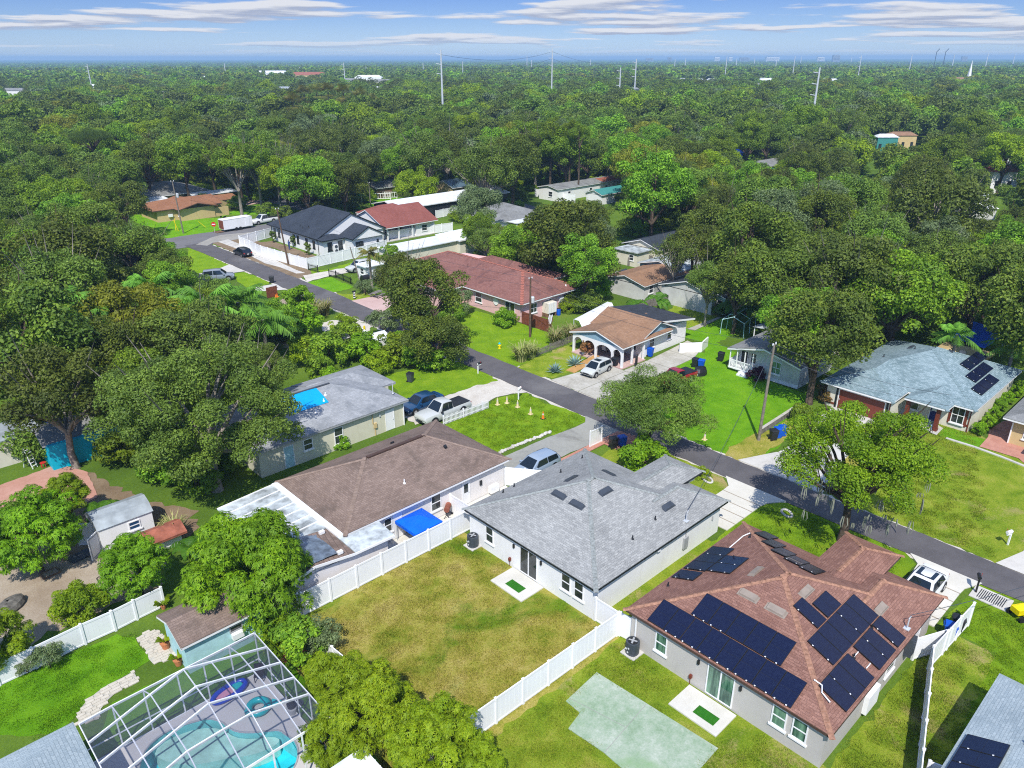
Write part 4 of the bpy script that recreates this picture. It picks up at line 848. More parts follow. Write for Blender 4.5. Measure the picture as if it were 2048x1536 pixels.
# ---- grey mobile home with white porch
h=thing('mobile_home','weathered grey mobile home with white railed corner porch','house',(70.8,31.5,0))
wall(h,[(71.5,32.1),(79.3,32.1),(79.3,39.9),(72.6,39.9),(72.6,37.2),(71.5,37.2)],.45,2.6,'stucco_grey')
wall(h,[(71.55,32.15),(79.2,32.15),(79.2,39.8),(71.55,39.8)],0,.45,'white','skirting')
hip(h,70.7,80,31.7,40.3,2.65,.24,'sh_far','white',axis='x',ends=('gable','gable'),gwall='stucco_grey',gin=.82)
part('porch_floor',MB().box(70.9,37.2,.35,72.6,40.1,.5),'white',h)
for y in (37.25,38.2,39.15,40.0): part('porch_post',MB().box(70.92,y-.05,.5,71.02,y+.05,2.6),'white',h)
part('rail',MB().box(70.94,37.2,1.3,71.0,40.05,1.38).box(71,39.99,1.3,72.6,40.05,1.38),'white',h)
_b=MB().box(-.02,-.03,0,.02,.03,.8).mesh('baluster',M['white'])
for i in range(20):
    o=bpy.data.objects.new('baluster',_b); link(o,h); o.location=(70.97-70.8,37.3+i*.138-31.5,.5)
for i in range(11):
    o=bpy.data.objects.new('baluster',_b); link(o,h); o.location=(71.1-70.8+i*.138,40.02-31.5,.5); o.rotation_euler=(0,0,math.pi/2)
win(h,'x',71.5,-1,34.2,35.3,.95,2.35,gl='glass_green',split='4'); win(h,'x',72.6,-1,37.5,38.4,.9,2.3); door(h,'x',72.6,-1,38.7,39.6,.5,2.4,'dark')
part('step',MB().box(70.2,37.4,0,70.9,38.6,.18).box(70.5,37.4,.18,70.9,38.6,.33),'white',h)
mb=MB(); Z=[(74.5,40.2,2.55),(82,40.2,2.55),(82,44,2.35),(74.5,44,2.35)]
cp=thing('white_lean_to','stained white metal lean-to behind the grey mobile home','lean-to',(78,42,0))
mb=MB(); Z=[(79.8,39.5,2.65),(86,38.5,2.65),(86,42,2.4),(79.8,42.5,2.4)]; mb.add(Z+[(a,b,c_-.06) for a,b,c_ in Z],[(0,1,2,3),(7,6,5,4)]+[(i,i+4,(i+1)%4+4,(i+1)%4) for i in range(4)]); part('roof',mb,'metal_dirty',cp)
for x,y in ((80,42.3),(85.8,41.8)): part('post',MB().box(x-.05,y-.05,0,x+.05,y+.05,2.4),'white',cp)
# ---- white house with charcoal roof, facing the junction
h=thing('charcoal_roof_house','white house with charcoal gable roof behind a white vinyl fence','house',(64.5,118,0))
x0,x1,y0,y1=64.7,79.5,118.3,137
wall(h,[(65.3,118.8),(78.9,118.8),(78.9,136.5),(65.3,136.5)],0,3.0,'stucco_white')
hip(h,x0,79.3,y0,y1,3.05,.50,'sh_black','fascia_dark',axis='y',ends=('gable','hip'),gwall='stucco_white',soffit=None,gin=.25)
hip(h,69.2,76.2,113.9,124,3.05,.52,'sh_black','fascia_dark',axis='y',ends=('gable','gable'),gwall='stucco_white',soffit=None,gin=.2,name='porch_roof')
hip(h,64.75,70,116.6,121,2.98,.28,'sh_black','fascia_dark',axis='y',ends=('hip','gable'),soffit=None,name='side_roof')
wall(h,[(65.3,117.2),(69.5,117.2),(69.5,118.8),(65.3,118.8)],0,2.9,'stucco_white'); wall(h,[(69.5,114.6),(75.9,114.6),(75.9,118.8),(69.5,118.8)],0,3.0,'stucco_white')
for y in (120.5,123.0,126.2,127.6,133.4,135): win(h,'x',65.3,-1,y-.4,y+.4,1.0,2.4,fr='fascia_dark')
for x in (66.1,68.2): win(h,'y',117.2,-1,x,x+.9,.9,2.4,fr='fascia_dark')
win(h,'y',114.6,-1,70.2,71.8,.1,2.3,fr='fascia_dark',split='v',sill=False,name='sliding_door'); win(h,'y',114.6,-1,74.6,75.0,1.8,2.2,fr='fascia_dark')
part('heat_pump',MB().box(67.1,116.7,.4,67.95,117.1,2.0),'white',h); part('fan_grille',MB().tube([(67.52,116.69,1.6),(67.52,116.66,1.6)],.3,12).tube([(67.52,116.69,.85),(67.52,116.66,.85)],.3,12),'darkgrey',h)
for x,y in ((66.5,124),(66.2,126.5),(66.0,125.2)): pipe(h,x,y,3.05+.5*(x-64.7),.4,.06,'dark')
part('downpipe',MB().box(65.22,118.9,0,65.3,119,3).box(65.22,136.2,0,65.3,136.3,3),'fascia_dark',h)
# ---- white house with brick red roof next to it
h=thing('brick_red_roof_house','white house with brick red gable roof and deep porch beyond the charcoal roof','house',(79,119,0))
hip(h,79.3,92.0,118.8,131.5,2.75,.42,'sh_redr','white',axis='x',ends=('gable','gable'),gwall='stucco_white',soffit=None)
wall(h,[(79.9,121.3),(91.4,121.3),(91.4,131),(79.9,131)],0,2.7,'stucco_white')
hip(h,84.5,95,130,137,2.7,.42,'sh_redr','white',axis='x',soffit=None,name='rear_roof')
for x in (80.2,82.8,86.0,91.2): part('porch_column',MB().box(x-.13,119.2,0,x+.13,119.46,2.7),'white',h)
part('porch_floor',MB().box(79.9,119.1,-.05,91.4,121.3,.15),'conc',h)
wall(h,[(87,119.4),(91.3,119.4),(91.3,121.3),(87,121.3)],0,2.7,'stucco_white')
win(h,'y',119.4,-1,88.3,89.6,.9,2.1); win(h,'y',121.3,-1,83.3,84.9,.2,2.2,split='v',sill=False,name='sliding_door'); win(h,'y',121.3,-1,80.8,82,.9,2.2)
# ---- tan house with sienna roof and its grey-roofed neighbour (left of the junction)
h=thing('tan_house','tan stucco house with sienna brown low gable roof on the bright corner lawn','house',(55,167,0))
wall(h,[(55.4,168.2),(59.6,168.2),(59.6,166.2),(67,166.2),(67,170),(73,171.5),(73,178),(55.4,178)],0,2.5,'stucco_tan')
hip(h,58.9,67.6,165.4,178,2.55,.24,'sh_tbrown','fascia_brown',axis='y',ends=('gable','gable'),gwall='fascia_brown',gin=.9)
hip(h,54.3,69.5,167.6,178.5,2.6,.24,'sh_tbrown','fascia_brown',axis='x',ends=('hip','gable'),soffit=None,name='main_roof')
hip(h,66,75,171,178,2.58,.2,'sh_tbrown','fascia_brown',axis='x',ends=('gable','gable'),soffit=None,name='carport_roof')
for x in (74.4,): part('porch_column',MB().box(x,171.3,0,x+.2,171.5,2.5),'stucco_tan',h)
wall(h,[(67,166.4),(70.2,166.4),(70.2,166.6),(67,166.6)],0,1.9,'stucco_tan','garden_wall')
win(h,'x',59.6,-1,167,167.8,.9,2.1); part('split_unit',MB().box(57.6,167.85,.9,58.5,168.15,1.5),'white',h)
h=thing('grey_roof_bungalow','cream bungalow with weathered grey hip roof and white patio cover behind the tan house','house',(55,186,0))
wall(h,[(55.5,187.5),(74,187.5),(74,200),(55.5,200)],0,2.5,'stucco_tan')
hip(h,54.8,75,186.5,201,2.6,.3,'sh_far','white',axis='x',ends=('gable','hip'),gwall='stucco_tan')
mb=MB(); Z=[(55.5,181.5,2.3),(63.5,181.5,2.3),(63.5,187,2.55),(55.5,187,2.55)]; mb.add(Z+[(a,b,c_-.1) for a,b,c_ in Z],[(0,1,2,3),(7,6,5,4)]+[(i,i+4,(i+1)%4+4,(i+1)%4) for i in range(4)]); part('patio_roof',mb,'metal_roof',h)
for x in (55.7,59.5,63.3): part('post',MB().box(x-.07,181.6,0,x+.07,181.74,2.3),'white',h)
win(h,'y',187.5,-1,57.5,61.5,.4,2.1,split='v')
mb=MB(); Z=[(69,182,2.35),(80,182,2.35),(80,186.6,2.5),(69,186.6,2.5)]; mb.add(Z+[(a,b,c_-.1) for a,b,c_ in Z],[(0,1,2,3),(7,6,5,4)]+[(i,i+4,(i+1)%4+4,(i+1)%4) for i in range(4)]); part('carport_roof',mb,'metal_roof',h)
# simple farther houses; each is a thing with wall, roof, windows
def small_house(name,label,x0,x1,y0,y1,zw,rmat,wmat,pitch=.35,axis='x',ends=('gable','gable'),fm='white',wins=(),cat='house',group=None,z0=0):
    h=thing(name,label,cat,(x0,y0,0),group=group)
    wall(h,rect(x0+.35,y0+.35,x1-.35,y1-.35),z0,zw,wmat)
    hip(h,x0,x1,y0,y1,zw+.08,pitch,rmat,fm,axis=axis,ends=ends,gwall=wmat if 'gable' in ends else None,soffit=None,th=.14)
    for w_ in wins: win(h,*w_)
    return h
def at_y(c,y0,lst,z0=.9,z1=2.1): return [('y',y0+.35,-1,c+a,c+a+1.0,z0,z1) for a in lst]
def at_x(c,x0,lst,z0=.9,z1=2.1): return [('x',x0+.35,-1,c+a,c+a+1.0,z0,z1) for a in lst]
x,y=(101.67,109.82)
small_house('grey_hip_house','white house with grey hip roof and screened porch left of the dark oak',x-1,x+11,y-1,y+12,2.5,'sh_far','stucco_white',.36,'y',('hip','hip'),wins=at_y(x,y-1,[1,4,7]))
mb=MB(); sp=thing('screen_porch','white flat roofed screened porch attached to the grey hip roofed house','porch',(x,y-3,0))
part('roof',MB().box(x-.2,y-3.6,2.35,x+5,y-.7,2.5),'metal_roof',sp)
for i in range(5): part('post',MB().box(x+i*1.2-.06,y-3.5,0,x+i*1.2+.06,y-3.38,2.35),'white',sp)
part('screen_panel',MB().box(x,y-3.46,.05,x+4.8,y-3.43,2.3),'dark',sp)
x,y=(99.14,78.64)
h=small_house('charcoal_gable_cottage','cream cottage with charcoal gable roof right of the dark oak',x+3.5,x+16,y-5.5,y+2.5,2.6,'sh_black','stucco_cream',.30,'x',wins=at_y(x+3.5,y-5.5,[4,9]))
part('flat_roof',MB().box(x-.3,y-4.0,2.4,x+3.6,y+1.2,2.55),'metal_dirty',h); wall(h,rect(x,y-3.7,x+3.8,y+1),0,2.4,'stucco_cream')
win(h,'x',x,-1,y-3,y-2,1.0,2.0)
x,y=(134.77,132.84)
h=small_house('long_white_trailer','long white trailer home with rust streaked grey roof behind tall pines',x,x+40,y-6,y+1,2.9,'sh_far','stucco_white',.2,'x',wins=at_y(x,y-6,[4,12,18,26,33])+[('x',x+.35,-1,y-4,y-2.6,.9,2.2)])
part('rusty_panel',MB().add([(x+17,y-5.9,3.02),(x+27,y-5.9,3.02),(x+27,y-3,3.60),(x+17,y-3,3.60)],[(0,1,2,3)]),'rust',h)
x,y=(139.18,121.67)
small_house('teal_roof_shed','white shed with teal green gable roof beside the white trailer',x,x+12,y-5,y+.5,2.3,'teal','stucco_white',.35,'x',wins=at_y(x,y-5,[6]),cat='shed')
x,y=(93.58,135.71)
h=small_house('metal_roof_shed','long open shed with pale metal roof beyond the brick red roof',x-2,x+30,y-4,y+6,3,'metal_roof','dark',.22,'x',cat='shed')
x,y=(84.40,66.62)
small_house('brown_roof_cottage','grey walled cottage with dusty brown roof behind the banana plants',x,x+13,y-4.5,y+3,2.3,'sh_tan','stucco_grey',.25,'x',wins=at_y(x,y-4.5,[1.5]))
x,y=(87.27,53.01)
h=small_house('pale_blue_shed','small pale blue shed with white window beside the banana clump',x,x+3.2,y-2.2,y+1.0,2.4,'sh_black','aqua',.3,'x',cat='shed',wins=[('x',x+.35,-1,y-1.6,y-.7,1.0,2.0)])
x,y=(91.04,53.01)
small_house('dark_roof_house','house with very dark roof in the shade under the oaks',x-5,x+9,y-1,y+8,2.6,'sh_black','stucco_grey',.3,'x',wins=at_y(x-5,y-1,[3,8]))
x,y=(94.53,60.68)
small_house('blue_trim_house','white house with pale roof and blue wall half hidden under the oaks',x-1,x+14,y+2,y+10,2.6,'metal_dirty','blue_trim',.25,'x',wins=at_y(x-1,y+2,[3,7]))
x,y=(87.70,70.27)
small_house('playhouse','tiny grey playhouse with dark roof by the cottage lawn',x,x+2,y-1.5,y+.5,1.9,'sh_black','stucco_white',.6,'x',cat='playhouse')
x,y=(70.61,105.82)
h=thing('flat_roof_annex','long cream building with white flat roof behind the white vinyl fence','annex',(x,y,0))
part('roof',MB().box(x-1,y-4,2.6,x+15,y+1.5,2.75),'metal_roof',h); wall(h,rect(x-.6,y-3.6,x+14.6,y+1.2),0,2.6,'stucco_cream')
hip(h,x+12,x+22,y-5,y+2,2.9,.3,'metal_roof','white',axis='x',soffit=None,name='hip_roof'); wall(h,rect(x+12.4,y-4.6,x+21.6,y+1.6),0,2.85,'stucco_cream')
x,y=(56.69,94.96)
x,y=(61.78,100.04)
sh=thing('white_entrance_booth','small white booth with flat metal roof beside the gate lawn','booth',(x,y,0))
wall(sh,rect(x+.2,y-1.2,x+3.2,y+1.3),0,2.2,'stucco_white'); part('roof',MB().box(x-.1,y-1.5,2.2,x+3.5,y+1.6,2.32),'metal_roof',sh); win(sh,'x',x+.2,-1,y-.6,y+.4,.9,1.9)
x,y=(105.05,163.08)
small_house('brown_shack','brown shack with grey roof in the shade beyond the street',x,x+9,y-3,y+4,2.6,'sh_far','wood',.3,'x')
x,y=(117.65,150.70)
small_house('yellow_shed','weathered yellowish shed with blue metal roof at the wood edge',x,x+6,y-5,y+3,3.0,'car_bluegrey','stucco_tan',.35,'x',cat='shed')
x,y=(208.22,119.03)
small_house('blue_cottage','blue cottage with grey roof among the oaks',x,x+14,y-6,y+2,3,'sh_far','turq',.3,'x',wins=at_y(x,y-6,[3,8]))
# ---- dark roofed carport house at the left, under trees
x,y=(34.84,105.23)
small_house('slate_roof_house','house with slate blue roof and white edge half hidden by palms',x-7,x+6,y-2,y+8,2.7,'sh_black','stucco_cream',.35,'x',('hip','hip'))
# right edge house and bottom corner houses
h=thing('edge_porch_house','cream house with grey roof and white porch at the right edge','house',(73,9,0))
x0=72.6
wall(h,[(74,4),(90,4),(90,13.2),(74,13.2)],0,2.5,'stucco_tan')
hip(h,73.3,90.5,0,13.9,2.6,.3,'sh_far','white',axis='x',ends=('hip','hip'))
win(h,'x',74,-1,10.6,12.2,.8,2.2); part('gutter_pipe',MB().box(73.9,13.1,0,74,13.2,2.5),'white',h)
part('porch_roof',MB().box(71.2,5,2.35,73.6,10.5,2.5),'metal_roof',h)
for y in (10.2,7.8): part('porch_post',MB().box(71.4,y-.12,0,71.64,y+.12,2.35),'white',h)
part('porch_floor',MB().box(71.2,5,-.05,74,10.6,.2),'white',h)
h=thing('pale_blue_roof_house','house with pale blue grey roof and solar panels at the lower right corner','house',(29,-6,0))
s=.4
cr=[(27.12,6.94),(35.45,6.56),(35.59,4.73),(37.33,4.77)]
hip(h,27.2,39.0,-9.2,4.4,2.6,s,'sh_paleblue','white',axis='x')
hip(h,34.0,41.4,-9.21,-.2,2.604,s,'sh_paleblue','white',axis='x',ends=('gable','hip'),soffit=None,name='wing_roof')
wall(h,[(27.6,-8.8),(40.8,-8.8),(40.8,-.6),(38.6,-.6),(38.6,4.0),(27.6,4.0)],0,2.52,'stucco_grey')
f3=lambda x,y:2.6+s*(4.4-y)
solar(h,f3,[(30.2+1.06*i,30.2+1.06*(i+1)-.01,2.5,4.15) for i in range(3)]+[(30.2+1.06*i,30.2+1.06*(i+1)-.01,.8,2.45) for i in (-1,0,)])
pipe(h,33.8,2.0,f3(33.8,2.0),.3,.06,'grey'); pipe(h,30.2,3.0,f3(30.2,3.0),.3,.06,'grey')
part('service_mast',MB().tube([(34.6,-1.2,4.0),(34.6,-1.2,5.3)],.04,6),'steel',h)
h=thing('grey_gable_house','house with pale grey roof and black trim joined to the pool cage','house',(-8,24,0))
mb=MB()
hip(h,-12,3.0,22,34.1,2.62,.33,'sh_paleblue','fascia_dark',axis='x',ends=('hip','hip'))
wall(h,rect(-11.5,22.4,2.7,33.6),0,2.55,'stucco_cream')
# ---- aqua shed with brown roof
x0,x1,y0,y1=7.1,12.2,37.0,40.3
h=thing('aqua_shed','pale aqua shed with weathered brown gable roof beside the pool cage','shed',(x0,y0,0))
_c=[(-123.48,-576.45)]
q0=(8.93,36.05); q1=(12.09,35.76); q2=(9.00,39.50)
SX0,SY0=q0[0],q0[1]
wall(h,rect(SX0+.15,SY0+.2,SX0+4.6,SY0+3.3),0,2.2,'aqua')
hip(h,SX0-.1,SX0+4.9,SY0-.05,SY0+3.6,2.2,.36,'sh_brown','white',axis='x',ends=('gable','gable'),gwall='aqua',gin=.3,soffit=None)
win(h,'y',SY0+.2,-1,SX0+2.7,SX0+3.5,1.35,1.8,fr='grey',split=None,sill=False)
part('air_conditioner',MB().box(SX0+2.75,SY0-.1,.95,SX0+3.4,SY0+.2,1.32),'white',h)
# ---- white garden shed with gambrel roof
sx,sy=(9.24,51.83)
h=thing('white_garden_shed','dirty white metal garden shed with grey ridged roof on the sandy yard','shed',(sx,sy,0))
wall(h,rect(sx,sy,sx+3.6,sy+2.7),0,1.85,'stucco_white')
mb=MB(); Z=[]
pr_=[(-.1,1.85),(.55,2.35),(1.35,2.6),(2.15,2.35),(2.8,1.85)]
mb.add([(sx-.1,sy+a,b) for a,b in pr_]+[(sx+3.7,sy+a,b) for a,b in pr_],[(i,i+5,i+6,i+1) for i in range(4)]+[(0,1,2,3,4),(9,8,7,6,5)]); part('roof',mb,'metal_grey',h)
win(h,'y',sy,-1,sx+1.9,sx+2.7,.9,1.6,gl='car_blue'); 
dd=part('door',MB().box(-.03,0,0,.03,1.15,1.75),'white',h,loc=(sx-.05,sy+.2,.02)); dd.rotation_euler=(0,0,2.3)
part('brace',MB().box(-.05,.05,.1,-.03,.12,1.7).box(-.05,1.03,.1,-.03,1.1,1.7).box(-.05,.12,.1,-.03,1.03,.18).box(-.05,.12,1.6,-.03,1.03,1.7),'grey',dd,loc=BASE[dd.name])
dd=part('door',MB().box(-.03,0,0,.03,1.15,1.75),'white',h,loc=(sx-.05,sy+1.5,.02)); dd.rotation_euler=(0,0,1.0)
x,y=(12.48,49.16)
small_house('red_roof_hutch','low hutch with faded red metal gable roof beside the white garden shed',x-1.4,x+1.6,y-.4,y+1.7,1.0,'rust','stucco_white',.45,'x',cat='hutch',fm='rust')
# ---- turquoise walled outbuilding at left, with dark roof
x,y=(9.88,66.97)
h=thing('turquoise_outbuilding','outbuilding with turquoise painted wall and slate roof behind the terrace','outbuilding',(x,y,0))
wall(h,rect(x,y,x+7,y+4.5),0,2.3,'turq'); hip(h,x-.3,x+7.4,y+.4,y+5,2.35,.3,'sh_far','grey',axis='x',ends=('gable','gable'),gwall='turq',soffit=None)
x,y=(8.15,70.62)
h=thing('cream_outbuilding','cream walled outbuilding with flat top left of the turquoise wall','outbuilding',(x-5,y,0)); wall(h,rect(x-6,y,x+2.2,y+4),0,2.3,'stucco_cream'); part('roof',MB().box(x-6.2,y-.1,2.3,x+2.3,y+4,2.42),'metal_grey',h); part('door',MB().box(x+.9,y-.04,.02,x+2.1,y,2.1),'wood_new',h)
x,y=(11.60,97.74)
h=thing('carport_left','pale carport with teal braces at the left edge of the wood','carport',(x,y,0))
part('roof',MB().box(x-6,y-2,2.4,x+3.2,y+3,2.5),'metal_roof',h); wall(h,rect(x-6,y+.5,x+2.6,y+2.6),0,2.3,'stucco_white'); 
for xx in (x-.5,x+3): part('post',MB().box(xx-.07,y-1.9,0,xx+.07,y-1.76,2.4),'teal',h)
part('brace',MB().bar((x+3,y-1.8,.3),(x-.5,y-1.8,2.3),.07,.07).bar((x-.5,y-1.8,.3),(x+3,y-1.8,2.3),.07,.07),'teal',h)
# bottom white shed roof near the yellow green trees
x,y=(12.46,23.63)
h=thing('white_panel_shed','shed with white ribbed metal roof between the lime green trees','shed',(x,y,0))
mb=MB(); wall(h,rect(x-2.2,y-3.5,x+.0,y-.1),0,2.1,'white'); part('roof',MB().box(x-2.4,y-3.7,2.1,x+.1,y,2.2),'metal_roof',h)
for i in range(9): part('rib',MB().box(x-2.4,y-3.6+i*.42,2.2,x+.1,y-3.55+i*.42,2.235),'white',h)
# ---- white tent canopies
def canopy(name,label,cx,cy,w,d,z,rise,mat,pm,rz=0,val=.25):
    t=thing(name,label,'canopy',(cx,cy,0),rz)
    mb=MB().add([(-w/2,-d/2,z),(w/2,-d/2,z),(w/2,d/2,z),(-w/2,d/2,z),(0,0,z+rise)],[(0,1,4),(1,2,4),(2,3,4),(3,0,4)]); part('canopy_top',mb,mat,t,world=False)
    mb=MB(); q=[(-w/2,-d/2),(w/2,-d/2),(w/2,d/2),(-w/2,d/2)]
    for i in range(4): a,b=q[i],q[(i+1)%4]; mb.bar((*a,z-val/2+.002),(*b,z-val/2+.002),.015,val)
    part('valance',mb,mat,t,world=False)
    for a,b in q: part('leg',MB().box(a*.96-.025,b*.96-.025,.02,a*.96+.025,b*.96+.025,z-.02),pm,t,world=False)
    return t
canopy('blue_canopy','bright blue pop-up canopy on the patio behind the white fence',26.25,37.55,2.4,2.4,1.75,.5,'tarp_blue','steel',.02)
t=thing('white_shade_canopy','long white fabric shade canopy between pink house and arched porch house','canopy',(69,61,0))
Q=[(66.71,59.52),(64.24,55.67),(72.85,57.86),(75.39,61.41)]; mid=((Q[0][0]+Q[1][0])/2,(Q[0][1]+Q[1][1])/2),((Q[2][0]+Q[3][0])/2,(Q[2][1]+Q[3][1])/2)
part('canopy_top',MB().add([(*Q[0],2.2),(*Q[1],2.2),(*Q[2],2.2),(*Q[3],2.2),(*mid[0],2.75),(*mid[1],2.75)],[(0,4,5,3),(4,1,2,5)]),'white',t)
for q_ in Q: part('leg',MB().box(q_[0]-.04,q_[1]-.04,0,q_[0]+.04,q_[1]+.04,2.2),'steel',t)
x,y=(96.08,23.17); Q=rect(x-4,y-2.2,x+3.2,y+1)
t=thing('blue_tarp_shelter','royal blue tarp shelter behind the blue grey roofed house','shelter',(x,y,0))
part('tarp',MB().add([(x-4,y-2.2,2.3),(x+4,y-2.2,2.3),(x+4,y+1.5,2.7),(x-4,y+1.5,2.7)],[(0,1,2,3)]),'tarp_blue',t)
for q_ in ((x-3.9,y-2.1),(x+3.9,y-2.1)): part('leg',MB().box(q_[0]-.04,q_[1]-.04,0,q_[0]+.04,q_[1]+.04,2.3),'steel',t)
x,y=(88.84,22.26); canopy('tan_gazebo','tan gazebo top behind the blue grey roofed house',x,y,5,5,2.3,.8,'stucco_tan','black')
x,y=(10.37,75.48); t=thing('blue_pool_cover','small blue tarp under the oak at left','tarp',(x,y,0)); part('tarp',MB().box(x-1.3,y-.6,.8,x+1.3,y+.6,1.2),'tarp_blue',t)
# ---- pool enclosure
cg=thing('pool_cage','white framed pool enclosure with grey insect screens over the pool','pool enclosure',(PX0,PY0,0))
GX=[3.15,4.65,6.12,7.8,9.15,10.6,12.08]; GY=[25.75,27.65,29.15,30.6,32.15,33.62]
def cz(x,y): return min(2.72+.30*(x-3.15),2.80+.30*(12.08-x),2.80+.9*(33.62-y),2.75+.48*(y-25.75))
def beam(p,q,w=.09,h=.11): part('beam',MB().bar(p,q,w,h),'alu',cg)
for j,y in enumerate(GY):
    for i in range(6): beam((GX[i],y,cz(GX[i],y)),(GX[i+1],y,cz(GX[i+1],y)),.05,.13)
for i,x in enumerate(GX):
    for j in range(5): beam((x,GY[j],cz(x,GY[j])),(x,GY[j+1],cz(x,GY[j+1])),.05,.05)
for i in range(6):
    for j in range(5):
        a=[(GX[i],GY[j]),(GX[i+1],GY[j]),(GX[i+1],GY[j+1]),(GX[i],GY[j+1])]
        v=[(x,y,cz(x,y)+.03) for x,y in a]; part('screen_panel',MB().add(v,[(0,1,2),(0,2,3)]),'screen',cg)
for x in GX[1:]:
    part('post',MB().box(x-.035,33.59,.05,x+.035,33.65,2.8),'alu',cg)
    part('post',MB().box(x-.035,25.72,.05,x+.035,25.78,2.72),'alu',cg)
for y in GY[1:-1]: part('post',MB().box(12.05,y-.035,.05,12.11,y+.035,2.8),'alu',cg)
for z in (.08,1.0):
    part('rail',MB().box(3.15,33.6,z-.03,12.08,33.64,z+.03),'alu',cg); part('rail',MB().box(12.06,25.75,z-.03,12.1,33.62,z+.03),'alu',cg)
for i in range(6): part('screen_panel',MB().add([(GX[i],33.62,.1),(GX[i+1],33.62,.1),(GX[i+1],33.62,cz(GX[i+1],33.62)),(GX[i],33.62,cz(GX[i],33.62))],[(0,1,2,3)]),'screen',cg)
for j in range(5): part('screen_panel',MB().add([(12.08,GY[j],.1),(12.08,GY[j+1],.1),(12.08,GY[j+1],cz(12.08,GY[j+1])),(12.08,GY[j],cz(12.08,GY[j]))],[(0,1,2,3)]),'screen',cg)
# pool: deck with a hole, shell, water
pool=[(8.0,32.7),(8.55,32.45),(8.95,31.75),(9.05,31.1),(9.2,30.65),(9.65,30.1),(10.4,29.55),(10.9,29.2),(11.0,28.6),(11.15,28.1),(11.05,27.5),(10.75,26.95),(10.3,26.55),(9.4,26.2),(8.2,26.1),(6.8,26.3),(5.4,27.0),(4.6,28.2),(4.3,29.6),(4.5,31.0),(4.9,32.1),(5.5,32.8),(6.3,33.1),(7.1,33.05)]
def smooth(P,k=2):
    for _ in range(k):
        o=[]
        for i in range(len(P)):
            a,b=P[i],P[(i+1)%len(P)]; o+=[(a[0]*.75+b[0]*.25,a[1]*.75+b[1]*.25),(a[0]*.25+b[0]*.75,a[1]*.25+b[1]*.75)]
        P=o
    return P
pool=smooth(pool,1)
import bmesh
bm=bmesh.new()
def loop(P,z):
    vs=[bm.verts.new((x,y,z)) for x,y in P]; return [bm.edges.new((vs[i],vs[(i+1)%len(vs)])) for i in range(len(vs))]
e=loop(rect(PX0,PY0,PX1,PY1),.04)+loop(pool,.04); bmesh.ops.triangle_fill(bm,edges=e,use_beauty=True)
for f in bm.faces:
    if f.normal.z<0: f.normal_flip()
me=bpy.data.meshes.new('pool_deck'); bm.to_mesh(me); bm.free(); me.materials.append(M['deck']); o=bpy.data.objects.new('pool_deck',me); link(o); tag(o,kind='structure')
pl=bpy.data.objects.new('swimming_pool',None); link(pl); tag(pl,kind='structure'); BASE[pl.name]=(0,0,0)
n=len(pool); mb=MB(); mb.add([(x,y,.04) for x,y in pool]+[(x,y,-1.3) for x,y in pool],[(i,(i+1)%n,n+(i+1)%n,n+i)[::-1] for i in range(n)]); part('pool_wall',mb,'pool_shell',pl)
part('pool_floor',MB().sheet(pool,-1.3),'pool_deep',pl)
shelf=smooth([(8.0,32.6),(8.9,31.7),(9.1,30.7),(9.7,30.0),(10.6,29.4),(10.8,28.9),(10.2,28.8),(9.2,29.1),(8.2,29.8),(7.2,30.3),(6.4,31.0),(5.8,32.0),(5.7,32.7),(6.6,33.0)],1)
part('pool_shelf',MB().prism(shelf,-1.29,-.38),'pool_shelf',pl)
part('coping',MB().tube([(x,y,.035) for x,y in pool]+[(pool[0][0],pool[0][1],.035)],.05,6,False),'grey',pl)
o=part('pool_water',MB().sheet([(x,y) for x,y in pool],-.07),'water',pl)
# ================= fences
def vinyl_fence(name,label,pts,h=1.75,step=2.0,mat='vinyl',postcap=True,cat='fence'):
    f=thing(name,label,cat,(pts[0][0],pts[0][1],0)); b=BASE[f.name]
    pm=MB().box(-.065,-.065,0,.065,.065,h+.05).add([(-.08,-.08,h+.05),(.08,-.08,h+.05),(.08,.08,h+.05),(-.08,.08,h+.05),(0,0,h+.13)],[(0,1,4),(1,2,4),(2,3,4),(3,0,4),(3,2,1,0)]).mesh('post',M[mat])
    for A,Bp in zip(pts[:-1],pts[1:]):
        L=math.hypot(Bp[0]-A[0],Bp[1]-A[1]); n=max(1,round(L/step)); a=math.atan2(Bp[1]-A[1],Bp[0]-A[0]); w=L/n
        pl=MB().box(.06,-.012,.08,w-.06,.012,h-.1); k=int(w/.28)
        for i in range(1,k): pl.box(i*w/k-.004,-.016,.12,i*w/k+.004,.016,h-.14)
        pl=pl.mesh('panel',M[mat]); rl=MB().box(.06,-.03,h-.12,w-.06,.03,h+.01).mesh('rail',M[mat]); rb=MB().box(.06,-.03,.05,w-.06,.03,.16).mesh('rail',M[mat])
        for i in range(n):
            x,y=A[0]+(Bp[0]-A[0])*i/n,A[1]+(Bp[1]-A[1])*i/n
            for nm,me in (('post',pm),('panel',pl),('rail',rl),('rail',rb)):
                o=bpy.data.objects.new(nm,me); link(o,f); o.location=(x-b[0],y-b[1],random.uniform(-.012,.012) if nm=='panel' else 0); o.rotation_euler=(0,0,a)
    o=bpy.data.objects.new('post',pm); link(o,f); o.location=(pts[-1][0]-b[0],pts[-1][1]-b[1],0); o.rotation_euler=(0,0,a)
    return f
